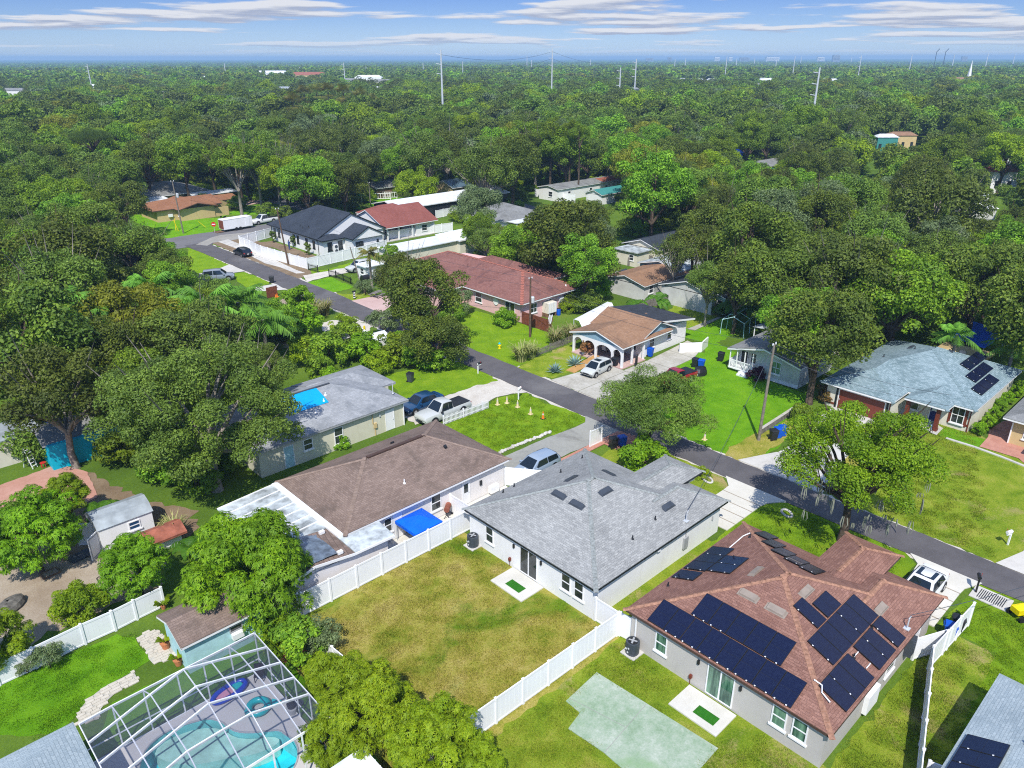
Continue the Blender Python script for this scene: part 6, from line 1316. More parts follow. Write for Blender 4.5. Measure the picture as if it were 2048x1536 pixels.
# ================= small things around the houses
def ac(label,x,y):
    t=thing('air_conditioner',label,'air conditioner',(x,y,0),0,'outdoor air conditioner units')
    mb=MB(); pr=[(-.38,-.38),(.38,-.38),(.38,.38),(-.38,.38)]; mb.prism(smooth(pr,2),.08,.92); part('cabinet',mb,'darkgrey',t,world=False); part('pad',MB().box(-.5,-.5,-.02,.5,.5,.08),'conc',t,world=False)
    part('fan_guard',MB().lathe([(.31,.925),(.31,.945),(.27,.945)],0,0,18),'black',t,world=False)
    for i in range(4): a=i*math.pi/2+.4; part('fan_blade',MB().bar((0,0,.96),(.26*math.cos(a),.26*math.sin(a),.955),.11,.008),'grey',t,world=False)
    part('sticker',MB().box(-.384,-.05,.5,-.38,.06,.62).box(-.384,.12,.42,-.38,.24,.54).box(-.384,.0,.22,-.38,.1,.32),'lamp',t,world=False)
    part('pipe',MB().tube([(.38,-.1,.3),(.6,-.2,.12),(.75,-.2,.3),(.8,-.2,.55)],.03,6),'dark',t,world=False); return t
ac('dark air conditioner at rear corner of the grey roofed house',*(28.67,34.50)); ac('dark air conditioner at rear corner of the red roofed house',*(28.57,20.08)); ac('small dark air conditioner beside the tan stucco wall',*(58.19,170.37))
# grill on wheels
x,y=(29.66,38.57); t=thing('barrel_grill','small red barrel grill on wheeled legs behind the white fence','grill',(x,y,.06),.7)
part('barrel',MB().tube([(-.4,0,.85),(.4,0,.85)],.22,14),'rust',t,world=False)
for a in (-.32,.32): part('leg',MB().bar((a,-.25,0),(a,.2,.75),.04,.04).bar((a,.25,0),(a,-.2,.75),.04,.04),'black',t,world=False)
for a in (-.36,.36): part('wheel',MB().tube([(a-.03,-.25,.1),(a+.03,-.25,.1)],.1,10),'black',t,world=False)
part('handle',MB().bar((-.25,-.25,.95),(.25,-.25,.95),.03,.03),'wood',t,world=False)
# patio furniture under canopy
def chair(label,x,y,rz,mat='darkgrey',z=.05,group=None):
    t=thing('patio_chair',label,'chair',(x,y,z),rz,group); part('seat',MB().box(-.25,-.25,.38,.25,.25,.44),mat,t,world=False); part('backrest',MB().box(-.25,.2,.44,.25,.26,.95),mat,t,world=False)
    for a in (-.22,.22):
        for b in (-.22,.22): part('leg',MB().box(a-.02,b-.02,0,a+.02,b+.02,.38),'black',t,world=False)
    return t
chair('dark patio chair under the blue canopy',*(26.30,38.95),.4); chair('black mesh chair at the lower right of the pool deck',*(11.65,26.56),2.2,'black',.04); chair('dark patio chair in the far corner of pool deck',*(11.75,33.11),-.6,'black',.04)
x,y=(11.96,29.77); t=thing('pool_toys_basket','stack of grey baskets and pots on the pool deck','basket stack',(x,y,.04)); part('basket',MB().lathe([(.26,0),(.3,.35),(.22,.38)],0,0,14),'grey',t,world=False); part('pot',MB().lathe([(.22,.38),(.26,.6),(.2,.62)],.0,.0,14),'dark',t,world=False); part('saucer',MB().lathe([(.28,.0),(.28,.05)],.5,.3,14),'darkgrey',t,world=False)
# pool floats
x,y=(10.09,33.29); t=thing('inflatable_lounger','royal blue inflatable lounger with pink panel on the pool deck','pool float',(x,y,.05),.12)
mb=MB(); pts=[(1.0*math.cos(a)*(1 if abs(math.cos(a))<.8 else .98),.42*math.sin(a),.14) for a in [2*math.pi*i/20 for i in range(21)]]; part('ring',mb.tube(pts,.15,8,False),'blue_float',t,smooth=True,world=False); part('bed',MB().box(-.75,-.3,.06,.2,.3,.14),'pink_float',t,world=False); part('headrest',MB().box(.3,-.3,.06,.75,.3,.2),'teal_float',t,world=False)
x,y=(10.73,31.16); t=thing('swim_ring','teal inflatable swim ring with a small head on the pool deck','pool float',(x,y,.05),.3)
part('ring',MB().tube([(.48*math.cos(a),.48*math.sin(a),.2) for a in [2*math.pi*i/20 for i in range(21)]],.19,10,False),'teal_float',t,smooth=True,world=False); part('tail_fin',MB().add([(.45,-.5,.1),(.95,-.75,.15),(.7,-.3,.3),(.55,-.4,.05)],[(0,1,2),(0,3,1),(1,3,2),(2,3,0)]),'teal_float',t,world=False); part('head',MB().lathe([(.05,.2),(.16,.28),(.16,.42),(.05,.5)],-.62,.1,12),'teal_float',t,world=False)
# pots
for lab,(x,y),s_ in (('terracotta pot with spiky plant beside the aqua shed',(8.87,39.22),1.1),('terracotta pot with grass beside the pool cage corner',(8.89,37.38),1.0),('small orange pot behind the aqua shed',(10.08,42.86),.7)):
    t=thing('plant_pot',lab,'potted plant',(x,y,.03)); part('pot',MB().lathe([(.17*s_,0),(.24*s_,.36*s_),(.27*s_,.38*s_),(.27*s_,.44*s_),(.22*s_,.44*s_)],0,0,16),'pot',t,world=False)
    mb=MB(); r_=random.Random(int(x*10))
    for i in range(26):
        a=r_.random()*6.28; l=.35+.35*r_.random(); q=(math.cos(a),math.sin(a)); hh=.45*s_
        mb.add([(q[0]*.05-q[1]*.03,q[1]*.05+q[0]*.03,hh),(q[0]*.05+q[1]*.03,q[1]*.05-q[0]*.03,hh),(q[0]*l*.6,q[1]*l*.6,hh+l*.8),(q[0]*l,q[1]*l,hh+l*.55)],[(0,1,2),(1,3,2)])
    part('leaves',mb,'lf_lime',t,world=False)
# sand yard things
x,y=(2.98,49.57); mb=MB(); r_=random.Random(2); n=14
for k,(r,z) in enumerate(((.85,-.02),(.95,.15),(.8,.4),(.45,.58),(.1,.62))):
    for j in range(n): a=2*math.pi*j/n; rr=r*(1+.2*r_.random()); mb.v.append((rr*1.1*math.cos(a),rr*.65*math.sin(a),z*(1+.15*r_.random())))
for k in range(4):
    for j in range(n): mb.f.append((k*n+j,k*n+(j+1)%n,(k+1)*n+(j+1)%n,(k+1)*n+j))
solo('boulder',mb,'rock','grey mound shaped boulder on the sandy yard at left','boulder',None,(x,y,0),rz=.6)
x,y=(5.83,51.74); t=thing('sieve_frame','small wooden frame with sand lying on the sandy yard','frame',(x,y,.03),.1)
part('rim',MB().box(-.55,-.4,0,.55,-.33,.1).box(-.55,.33,0,.55,.4,.1).box(-.55,-.33,0,-.48,.33,.1).box(.48,-.33,0,.55,.33,.1),'wood',t,world=False); part('screen',MB().box(-.48,-.33,.02,.48,.33,.05),'sand',t,world=False)
x,y=(8.19,52.50); solo('rubber_mat',MB().box(-1.0,-.5,0,1.0,.5,.08),'darkgrey','flat black rubber mat lying on sand beside the white garden shed','mat',None,(x,y,.03),rz=.15)
hs=[(8.93,45.43),(8.39,46.74),(7.96,47.69),(7.92,48.56),(7.92,48.98),(8.08,49.11),(8.24,48.82),(8.16,48.05),(7.98,48.15),(8.00,48.63),(7.97,47.95),(8.01,47.09),(8.02,46.15),(8.11,45.68)]
solo('garden_hose',MB().tube([(x,y,.05) for x,y in hs],.03,6,False),'dark','dark garden hose looped on the sandy yard','hose')
x,y=(8.62,68.98); t=thing('step_ladder','white step ladder standing on the terracotta terrace','ladder',(x,y,.04),.5)
for a in (-.22,.22): part('rail',MB().bar((a,-.5,0),(a,0,1.9),.05,.05).bar((a,.5,0),(a,0,1.9),.05,.05),'white',t,world=False)
for i in range(6): part('rung',MB().box(-.22,-.5+i*.08-.03,.25+i*.28,.22,-.5+i*.08+.03,.29+i*.28),'white',t,world=False)
x,y=(9.43,68.22); t=thing('red_stool','red plastic stool beside the turquoise wall','stool',(x,y,.04)); part('seat',MB().lathe([(.22,.4),(.24,.44),(.1,.46)],0,0,14),'redp',t,world=False)
for i in range(4): a=i*1.57+.78; part('leg',MB().bar((.2*math.cos(a),.2*math.sin(a),0),(.16*math.cos(a),.16*math.sin(a),.41),.04,.04),'redp',t,world=False)
# grate and lids in lawns
x,y=[(49.18,7.21)][0]; t=thing('drain_grate','white concrete drain cover with iron grating by the road','drain grate',(x,y,.02),.0)
part('frame',MB().box(-.75,-1.1,0,.75,1.1,.06),'conc',t,world=False)
for i in range(13): part('bar',MB().box(-.55,-.75+i*.12-.022,.06,.55,-.75+i*.12+.022,.085),'dark',t,world=False)
for lab,(x,y) in (('white oval concrete stone on grey roofed house verge',[(48.69,28.11)][0]),('white oval concrete ring on red roofed house front lawn',[(48.77,21.14)][0])):
    mb=MB().tube([(.55*math.cos(a),.32*math.sin(a),.05) for a in [2*math.pi*i/20 for i in range(21)]],.09,6,False); solo('meter_ring',mb,'conc',lab,'meter ring','concrete meter rings in the verges',(x,y,.03),rz=1.0)
# arch house ramp and porch things
A=[(57.72,51.83)][0]; Bp=[(63.22,52.35)][0]
rp=thing('wooden_ramp','orange plywood wheelchair ramp up to the arched porch','ramp',(A[0],A[1],0)); d_=Vector((Bp[0]-A[0],Bp[1]-A[1],0)); n_=Vector((-d_.y,d_.x,0)).normalized()*.6
Q=[Vector((*A,.05))-n_,Vector((*A,.05))+n_,Vector((*Bp,.28))+n_,Vector((*Bp,.28))-n_]; part('deck',MB().add(Q+[q_-Vector((0,0,.06)) for q_ in Q],[(3,2,1,0),(4,5,6,7)]+[(i,i+4,(i+1)%4+4,(i+1)%4) for i in range(4)]),'wood_new',rp)
part('railing',MB().bar(Q[2]*.5+Q[1]*.5+Vector((0,0,.7)),Q[2]+Vector((0,0,.8)),.06,.08).bar(Q[2],Q[2]+Vector((0,0,.85)),.07,.07).bar(Q[2]*.5+Q[1]*.5,Q[2]*.5+Q[1]*.5+Vector((0,0,.75)),.07,.07),'wood',rp)
chair('dark chair inside the arched porch',64.3,50.3,1.4,'black',.13); chair('white chair inside the arched porch',64.8,52.8,1.6,'white',.13)
t=thing('porch_table','dark round table inside the arched porch','table',(65.2,51.4,.12)); part('tabletop',MB().lathe([(.5,.68),(.5,.73)],0,0,16),'dark',t,world=False); part('pedestal',MB().lathe([(.25,0),(.06,.08),(.06,.68)],0,0,10),'dark',t,world=False)
x,y=(64.41,47.85); t=thing('iron_trellis','dark ornamental iron gate leaning at the porch corner','iron gate',(x,y,0),.4)
for i in range(6): part('bar',MB().box(-.5+i*.2-.02,-.02,0,-.5+i*.2+.02,.02,1.2),'black',t,world=False)
part('frame',MB().box(-.55,-.03,1.2,.55,.03,1.26).box(-.55,-.03,.12,.55,.03,.18),'black',t,world=False)
# yellow hydrant with blue cap on the pink house lawn
x,y=(56.98,62.63); t=thing('fire_hydrant','yellow fire hydrant with blue cap on the pink house lawn','hydrant',(x,y,0)); part('barrel',MB().lathe([(.17,0),(.17,.08),(.12,.1),(.12,.55),(.15,.58)],0,0,14),'yellow',t,world=False); part('cap',MB().lathe([(.15,.58),(.14,.66),(.06,.74),(.04,.8)],0,0,14),'turq',t,world=False); part('nozzle',MB().tube([(-.24,0,.4),(.24,0,.4)],.07,10).tube([(0,-.22,.4),(0,0,.4)],.08,10),'yellow',t,world=False)
# side clutter beside the pink house
x,y=(70.22,67.18); t=thing('outdoor_shower_crate','pale slatted crate beside the pink house side wall','crate',(x,y,0)); part('crate',MB().box(-.8,-.6,.6,.8,.6,2.0),'stucco_cream',t,world=False); part('stand',MB().box(-.8,-.6,0,-.7,.6,.6).box(.7,-.6,0,.8,.6,.6),'wood',t,world=False)
for i in range(5): part('slat',MB().box(-.7+i*.32,-.63,.62,-.5+i*.32,-.6,1.98),'white',t,world=False)
x,y=(71.46,66.59); t=thing('rain_barrel','blue plastic barrel beside pink house','barrel',(x,y,0)); part('drum',MB().lathe([(.27,0),(.3,.2),(.3,.75),(.26,.9)],0,0,14),'bin_blue',t,world=False); part('lid',MB().lathe([(.27,.9),(.25,.94)],0,0,14),'dark',t,world=False)
A=(66.39,63.47); t=thing('extension_ladder','white ladder lying flat on trestles beside pink house','ladder',(*A,0),.7)
for sg in (-.2,.2): part('rail',MB().box(0,sg-.03,.7,3.6,sg+.03,.78),'alu',t,world=False)
for i in range(12): part('rung',MB().box(.15+i*.3,-.2,.72,.19+i*.3,.2,.76),'alu',t,world=False)
for a in (.5,3.0): part('trestle',MB().box(a-.04,-.3,0,a+.04,.3,.7),'wood',t,world=False)
for k,(x,y) in enumerate(((105.73,158.74),(108.13,159.42))):
    t=thing('white_ladder','white ladder section standing on the grass beyond brick red roof','ladder',(x,y,0),-.8,'white ladder sections on the grass')
    part('rail',MB().box(-2.3,-.04,.3,2.3,.04,.42).box(-2.3,-.04,1.5,2.3,.04,1.62),'white',t,world=False)
    for i in range(8): part('rung',MB().box(-2.2+i*.62,-.03,.42,-2.1+i*.62,.03,1.5),'white',t,world=False)
    part('foot',MB().box(-2.2,-.3,0,-2.1,.3,.3).box(2.1,-.3,0,2.2,.3,.3),'white',t,world=False)
# bicycle on the blue-grey house porch walk
x,y=[(71.31,18.92)][0]; t=thing('bicycle','pale blue bicycle on the porch walk of the blue grey roofed house','bicycle',(x,y,.06),.6)
for a in (-.5,.5): part('wheel',MB().tube([(a+.32*math.cos(q),0,.33+.32*math.sin(q)) for q in [2*math.pi*i/18 for i in range(19)]],.022,6,False),'tyre',t,world=False)
part('frame',MB().tube([(-.5,0,.33),(-.15,0,.3),(.35,0,.75),(-.2,0,.78),(-.15,0,.3)],.022,6,False).tube([(-.5,0,.33),(-.2,0,.78)],.018,6).tube([(.5,0,.33),(.33,0,.95)],.02,6),'aqua',t,world=False); part('saddle',MB().box(-.3,-.06,.83,-.1,.06,.88),'dark',t,world=False); part('handlebar',MB().tube([(.33,-.25,.97),(.33,.25,.97)],.016,6),'black',t,world=False)
# antenna ladder, dishes
x,y=(82.48,30.11); t=thing('leaning_ladder','tall pale ladder leaning behind the blue grey roof','ladder',(x,y,0),.8)
for a in (-.2,.2): part('rail',MB().bar((a,0,0),(a,.8,4.4),.06,.06),'wood_new',t,world=False)
for i in range(12): part('rung',MB().box(-.2,.8*i/12+.03,.3+i*.34,.2,.8*i/12+.07,.34+i*.34),'wood_new',t,world=False)
# garden arch frame behind mobile home
x,y=(81.07,45.86); t=thing('pipe_frame','pale green pipe frame of a dismantled shelter behind mobile home','frame',(x,y,0),.2)
for a in (0,2.2,4.4): part('hoop',MB().tube([(a,-1.5,0),(a,-1.4,1.9),(a,0,2.5),(a,1.4,1.9),(a,1.5,0)],.05,6),'aqua',t,world=False)
for b_,z in ((-1.4,1.9),(0,2.5),(1.4,1.9)): part('purlin',MB().tube([(0,b_,z),(4.4,b_,z)],.05,6),'aqua',t,world=False)
# smoker by booth, picnic table, cart
x,y=[(60.24,96.48)][0]; t=thing('black_smoker','black barrel smoker on legs beside the white booth','smoker',(x,y,0)); part('drum',MB().tube([(-.6,0,1.3),(.6,0,1.3)],.5,14),'black',t,world=False)
for a in (-.5,.5): part('leg',MB().bar((a,-.4,0),(a,-.2,1),.07,.07).bar((a,.4,0),(a,.2,1),.07,.07),'black',t,world=False)
x,y=[(58.29,90.56)][0]; t=thing('picnic_table','weathered wooden picnic table on the pink driveway','table',(x,y,.04),.3); part('tabletop',MB().box(-.9,-.4,.7,.9,.4,.76),'wood_grey',t,world=False)
for b_ in (-.75,.75): part('bench',MB().box(-.9,b_-.14,.42,.9,b_+.14,.47),'wood_grey',t,world=False)
for a in (-.65,.65): part('trestle',MB().bar((a,-.8,0),(a,-.2,.7),.07,.07).bar((a,.8,0),(a,.2,.7),.07,.07).box(a-.03,-.85,.36,a+.03,.85,.42),'wood_grey',t,world=False)
x,y=[(74.58,89.00)][0]
# white tents/boats among the shrubs of the cane lot
x,y=[(45.45,72.63)][0]; t=thing('white_cover_shed','pale grey covered shed half hidden in the shrubs','shed',(x,y,0)); part('cover',MB().add([(-2,-1.3,1.6),(2,-1.3,1.6),(2,1.3,1.6),(-2,1.3,1.6),(-2,0,2.1),(2,0,2.1)],[(0,1,5,4),(4,5,2,3),(0,4,3),(1,2,5)]),'metal_roof',t,world=False); part('wall',MB().box(-1.9,-1.2,0,1.9,1.2,1.6),'stucco_white',t,world=False)
x,y=[(44.62,75.18)][0]; t=thing('white_cover_shed','white tarp roof among shrubs behind the beige house','shelter',(x,y,0)); part('tarp',MB().add([(-2,-1.2,1.8),(1.6,-1.2,1.7),(1.7,1.2,1.9),(-2,1.2,2.0)],[(0,1,2,3)]),'white',t,world=False)
for a in (-1.9,1.5): part('leg',MB().box(a-.04,-1.15,0,a+.04,-1.05,1.7),'steel',t,world=False)
x,y=[(48.34,78.54)][0]; t=thing('caution_post','yellow caution post on the sandy roadside','post',(x,y,0)); part('post',MB().lathe([(.16,0),(.14,.7),(.1,.95)],0,0,10),'yellow',t,world=False); part('base',MB().box(-.25,-.25,0,.25,.25,.06),'dark',t,world=False)
for k,(x,y) in enumerate(([(47.45,100.51)][0],[(47.84,100.82)][0])): 
    t=thing('orange_cone','small orange cone beside the red brown gate panel','traffic cone',(x,y,0),0,'pair of orange cones at the gate panel'); part('cone',MB().lathe([(.13,.04),(.03,.5)],0,0,10),'orange',t,world=False); part('base',MB().box(-.2,-.2,0,.2,.2,.04),'orange',t,world=False)
# boxes in the long black bar: nothing else
# ================= the person gardening beside the charcoal roofed house
def person(x,y,rz):
    t=thing('person','person in dark blue clothes tending the conifer by the white wall','person',(x,y,.03),rz)
    me=bpy.data.meshes.new('body'); V=[(0,0,.92),(0,.02,1.2),(0,.02,1.42),(0,.02,1.52),(0,.04,1.66),(-.1,0,.88),(-.12,.05,.48),(-.13,0,.06),(-.13,.14,.03),(.1,0,.88),(.12,-.04,.48),(.14,-.1,.06),(.14,.04,.03),(-.2,.02,1.42),(-.24,.12,1.18),(-.16,.36,1.2),(-.14,.46,1.22),(.2,.02,1.42),(.26,.10,1.16),(.18,.34,1.08),(.16,.44,1.08)]
    E_=[(0,1),(1,2),(2,3),(3,4),(0,5),(5,6),(6,7),(7,8),(0,9),(9,10),(10,11),(11,12),(2,13),(13,14),(14,15),(15,16),(2,17),(17,18),(18,19),(19,20)]
    R_=[.16,.15,.17,.06,.105,.1,.07,.05,.04,.1,.07,.05,.04,.075,.05,.04,.035,.075,.05,.04,.035]
    me.from_pydata(V,E_,[]); o=bpy.data.objects.new('body',me); link(o,t); me.materials.append(M['denim'])
    sm=o.modifiers.new('skin','SKIN'); o.modifiers.new('sub','SUBSURF').levels=1
    for i,v in enumerate(me.skin_vertices[0].data): v.radius=(R_[i],R_[i]); v.use_root=(i==0)
    part('head',MB().lathe([(.03,1.56),(.085,1.62),(.1,1.7),(.09,1.78),(.03,1.82)],0,.05,12),'skin',t,smooth=True,world=False)
    part('hair',MB().lathe([(.106,1.71),(.1,1.79),(.05,1.84)],0,.035,12),'hair',t,smooth=True,world=False)
    for sx_,q in ((-.14,(.46,1.22)),(.16,(.44,1.08))):
        hb=MB().box(sx_-.04,q[0],q[1]-.02,sx_+.04,q[0]+.09,q[1]+.02)
        for i in range(4): hb.tube([(sx_-.03+i*.02,q[0]+.09,q[1]),(sx_-.03+i*.02,q[0]+.13+.02*(i in(1,2)),q[1]-.005),(sx_-.03+i*.02,q[0]+.15+.02*(i in(1,2)),q[1]-.03)],.009,5)
        hb.tube([(sx_+.04,q[0]+.02,q[1]),(sx_+.07,q[0]+.06,q[1]),(sx_+.06,q[0]+.1,q[1]-.01)],.01,5); part('hand',hb,'skin',t,world=False)
    return t
px_,py_=[(63.52,126.44)][0]; person(px_,py_,-1.2)
# ================= trees and plants
def npmesh(name,V,Fc,mat):
    """V (n,3), Fc (m,k) uniform polygons"""
    me=bpy.data.meshes.new(name); n,k=Fc.shape
    me.vertices.add(len(V)); me.vertices.foreach_set('co',V.astype(np.float32).ravel())
    me.loops.add(n*k); me.loops.foreach_set('vertex_index',Fc.astype(np.int32).ravel())
    me.polygons.add(n); me.polygons.foreach_set('loop_start',np.arange(0,n*k,k,dtype=np.int32))
    try: me.polygons.foreach_set('loop_total',np.full(n,k,dtype=np.int32))
    except Exception: pass
    me.update(calc_edges=True); me.materials.append(M[mat]); return me
def unit(a): return a/np.maximum(np.linalg.norm(a,axis=1,keepdims=True),1e-9)
def leaves(C,N,L,Wd,rg,droop=0.,fold=0.):
    """diamond leaves at C with normals N"""
    n=len(C); r=unit(rg.normal(size=(n,3))); t=unit(np.cross(N,r)); 
    if droop: t=unit(t+np.array([0,0,-droop]))
    b=np.cross(N,t); b=unit(b); L=L[:,None]; Wd=Wd[:,None]
    V=np.stack([C-t*L*.5,C+b*Wd*.5+t*L*.02,C+t*L*.5,C-b*Wd*.5+t*L*.02],1)
    return V.reshape(-1,3),np.arange(n*4).reshape(n,4)
def blobs(rg,R,Hc,n,lo=.50,hi=.86,br=(.22,.36),zmin=-.25,flat=1.):
    d=unit(rg.normal(size=(n*4,3))); d=d[d[:,2]>zmin][:n]; 
    rad=rg.uniform(lo,hi,len(d))**.8; c=d*rad[:,None]*np.array([R,R,Hc]); r=R*rg.uniform(*br,len(d))
    c*= (1+.12*rg.normal(size=(len(d),1))); return c,r
def crown(name,seed,mat,R=6.,Hc=3.8,nb=46,n=14000,ls=(.34,.18),br=(.20,.34),zmin=-.25,up=.55,squash=.8,hi=.86,droop=0.,clust=0,lo=.5):
    rg=np.random.default_rng(seed); c,r=blobs(rg,R,Hc,nb,lo,hi,br,zmin)
    m=n//clust if clust else n
    w=r**2; k=rg.choice(len(c),m,p=w/w.sum()); d=rg.normal(size=(m,3)); d[:,2]+=up; d=unit(d)
    P=c[k]+d*(r[k]*(.55+.5*rg.random(m)**.6))[:,None]*np.array([1,1,squash])
    Nn=unit(d+.55*rg.normal(size=(m,3))+np.array([0,0,.25]))
    if clust:
        ax=unit(d+np.array([0,0,.5])+.3*rg.normal(size=(m,3))); P=np.repeat(P,clust,0); ax=np.repeat(ax,clust,0); q=len(P)
        s=unit(np.cross(ax,unit(rg.normal(size=(q,3))))); t=unit(s*.95+ax*.35+np.array([0,0,-droop])); L=ls[0]*rg.uniform(.7,1.2,q); Wd=ls[1]*rg.uniform(.7,1.2,q)
        b=unit(np.cross(t,ax+.2*rg.normal(size=(q,3)))); L_=L[:,None]; W_=Wd[:,None]; dz=np.array([0,0,-1.])*L_*droop*.35
        V=np.stack([P,P+t*L_*.5+b*W_*.5,P+t*L_+dz,P+t*L_*.5-b*W_*.5],1).reshape(-1,3); F_=np.arange(q*4).reshape(q,4)
    else:
        V,F_=leaves(P,Nn,ls[0]*rg.uniform(.6,1.35,m),ls[1]*rg.uniform(.6,1.35,m),rg,droop)
    return npmesh(name,V,F_,mat),c,r
def trunk_mesh(name,c,r,h,mat,seed=0,rad=.32,nl=9,low=None,lean=(0,0),multi=1,fork=.45):
    """c: blob centres relative to the crown centre at height h"""
    rr=random.Random(seed); mb=MB(); low=-.4 if low is None else low
    idx=list(range(len(c))); rr.shuffle(idx)
    for q in range(multi):
        ox,oy=(rr.uniform(-.5,.5),rr.uniform(-.5,.5)) if multi>1 else (0,0)
        fz=h*fork; f=Vector((lean[0]*fork+ox*1.6,lean[1]*fork+oy*1.6,fz))
        b0=Vector((ox*.6,oy*.6,low)); m=(b0+f)/2+Vector((rr.uniform(-.18,.18),rr.uniform(-.18,.18),0)); k=rad/(multi**.5)
        mb.tube([b0,b0+(m-b0)*.25+Vector((0,0,0)),m,f],[k*1.35,k*1.02,k*.9,k*.78],9)
        for i in idx[q*nl//multi:(q+1)*nl//multi]:
            e=Vector(c[i])+Vector((0,0,h)); md=f.lerp(e,.5)+Vector((rr.uniform(-.5,.5),rr.uniform(-.5,.5),rr.uniform(.0,.7)))
            o_=.75 if 'pale' in mat else .35
            mb.tube([f,f.lerp(md,.55)+Vector((0,0,.15)),md,e,e+(e-md)*o_+Vector((0,0,o_*.4))],[k*.55,k*.42,k*.3,k*.16,k*.05],6)
            s_=md; 
            for _ in range(2):
                e2=e+Vector((rr.uniform(-1,1),rr.uniform(-1,1),rr.uniform(-.2,.8)))*float(r[i])*(1.25 if 'pale' in mat else .9); mb.tube([s_,s_.lerp(e2,.6),e2],[k*.16,k*.1,k*.03],5)
    return mb.mesh(name,M[mat],True)
KIND={}
def kind(key,mat,tmat='bark',h=7.,rad=.32,nl=9,multi=1,fork=.45,nv=2,tlow=None,**kw):
    for v in range(nv):
        me,c,r=crown('crown',hash_(key)+v*31,mat,**kw); tm=trunk_mesh('trunk',c,r,h,tmat,v,rad,nl,tlow,multi=multi,fork=fork)
        KIND.setdefault(key,[]).append((me,tm,kw.get('R',6.),h))
def hash_(s): return sum(ord(ch)*(i+3) for i,ch in enumerate(s))
kind('big_oak','lf_oak2',h=8,R=8,Hc=5.6,zmin=-.6,nb=150,n=90000,ls=(.25,.13),br=(.10,.19),lo=.62,rad=.55,nl=16,nv=2,tmat='bark_pale')
kind('oak','lf_oak',h=7.5,R=6,Hc=5.0,zmin=-.6,nb=64,n=20000,ls=(.34,.19),br=(.17,.29),rad=.4,nl=11,nv=3)
kind('olive_oak','lf_oak2',h=7.3,R=6,Hc=4.8,zmin=-.6,nb=60,n=18000,ls=(.34,.18),br=(.17,.29),rad=.4,nl=12,nv=2,tmat='bark_pale')
kind('green_tree','lf_green',h=7.,R=5.5,Hc=4.9,zmin=-.6,nb=58,n=17000,ls=(.36,.2),br=(.17,.3),rad=.34,nl=9,nv=3)
kind('yellow_tree','lf_yell',zmin=-.55,h=7.,R=5,Hc=3.8,nb=56,n=15000,ls=(.32,.18),br=(.16,.28),rad=.3,nl=10,nv=2)
kind('lime_tree','lf_lime',zmin=-.55,h=6.5,R=5,Hc=3.8,nb=56,n=15000,ls=(.34,.19),br=(.17,.3),rad=.3,nl=9,nv=2)
kind('grey_tree','lf_grey',zmin=-.55,h=6.5,R=5,Hc=4.,nb=60,n=16000,ls=(.34,.14),br=(.17,.28),rad=.3,nl=9,nv=2)
kind('airy_oak','lf_airy',h=6.5,R=6,Hc=3.6,nb=90,n=52000,ls=(.20,.115),br=(.11,.20),rad=.36,nl=26,nv=1,zmin=-.38,tmat='bark',hi=1.0,lo=.35)
kind('weeping_tree','lf_grey2' if 'lf_grey2' in M else 'lf_oak2',h=4.6,R=5,Hc=2.6,nb=75,n=34000,ls=(.34,.06),br=(.14,.24),rad=.3,nl=14,nv=1,droop=.4,zmin=-.35)
kind('tall_oak','lf_green',h=11,R=5.5,Hc=5.,nb=60,n=15000,ls=(.36,.2),br=(.15,.26),rad=.42,nl=16,nv=1,tmat='bark_pale',fork=.5,zmin=-.1)
kind('mango','lf_bright',h=3.6,R=3.9,Hc=3.4,nb=95,n=63000,ls=(.27,.07),br=(.15,.25),rad=.2,nl=7,nv=2,clust=9,droop=.55,zmin=-.75,fork=.35)
kind('lime_mango','lf_lime',h=3.4,R=3.2,Hc=3.,nb=75,n=50000,ls=(.25,.065),br=(.16,.27),rad=.18,nl=7,nv=2,clust=9,droop=.45,zmin=-.75,fork=.35)
kind('round_bush','lf_lime',h=1.1,R=1.6,Hc=1.25,nb=44,n=11000,ls=(.17,.075),br=(.2,.32),rad=.1,nl=5,nv=1,zmin=-.8,fork=.2)
kind('shrub','lf_green',h=1.2,R=1.6,Hc=1.3,nb=30,n=4200,ls=(.24,.12),br=(.2,.36),rad=.08,nl=6,nv=2,zmin=-.7,fork=.2)
kind('bright_shrub','lf_bright',h=1.2,R=1.6,Hc=1.3,nb=30,n=4200,ls=(.24,.12),br=(.2,.36),rad=.08,nl=6,nv=2,zmin=-.7,fork=.2)
kind('yellow_shrub','lf_lime',h=1.2,R=1.6,Hc=1.2,nb=26,n=3000,ls=(.22,.10),br=(.2,.34),rad=.06,nl=6,nv=1,zmin=-.7,fork=.2)
kind('olive_shrub','lf_grey',h=1.2,R=1.6,Hc=1.3,nb=28,n=3600,ls=(.18,.08),br=(.2,.34),rad=.07,nl=9,nv=1,zmin=-.7,fork=.2)
kind('purple_shrub','lf_purple',h=.7,R=.9,Hc=.8,nb=16,n=1200,ls=(.28,.08),br=(.25,.4),rad=.04,nl=4,nv=1,zmin=-.7,fork=.2)
kind('croton_shrub','lf_fl',h=.9,R=.9,Hc=1.0,nb=18,n=1400,ls=(.24,.10),br=(.25,.4),rad=.04,nl=4,nv=1,zmin=-.7,fork=.2)
kind('conifer','lf_oak',h=1.2,R=.55,Hc=1.3,nb=34,n=1600,ls=(.2,.09),br=(.2,.4),rad=.06,nl=3,nv=1,zmin=-.9,fork=.2)
kind('pine','lf_pine',h=11,R=6.5,Hc=2.4,nb=60,n=17000,ls=(.42,.05),br=(.14,.24),rad=.4,nl=14,nv=1,zmin=-.05,tmat='bark',fork=.8)
kind('tall_pine','lf_green',h=15,R=3.6,Hc=3.2,nb=36,n=7000,ls=(.42,.10),br=(.2,.34),rad=.3,nl=9,nv=1,zmin=-.3,fork=.8)
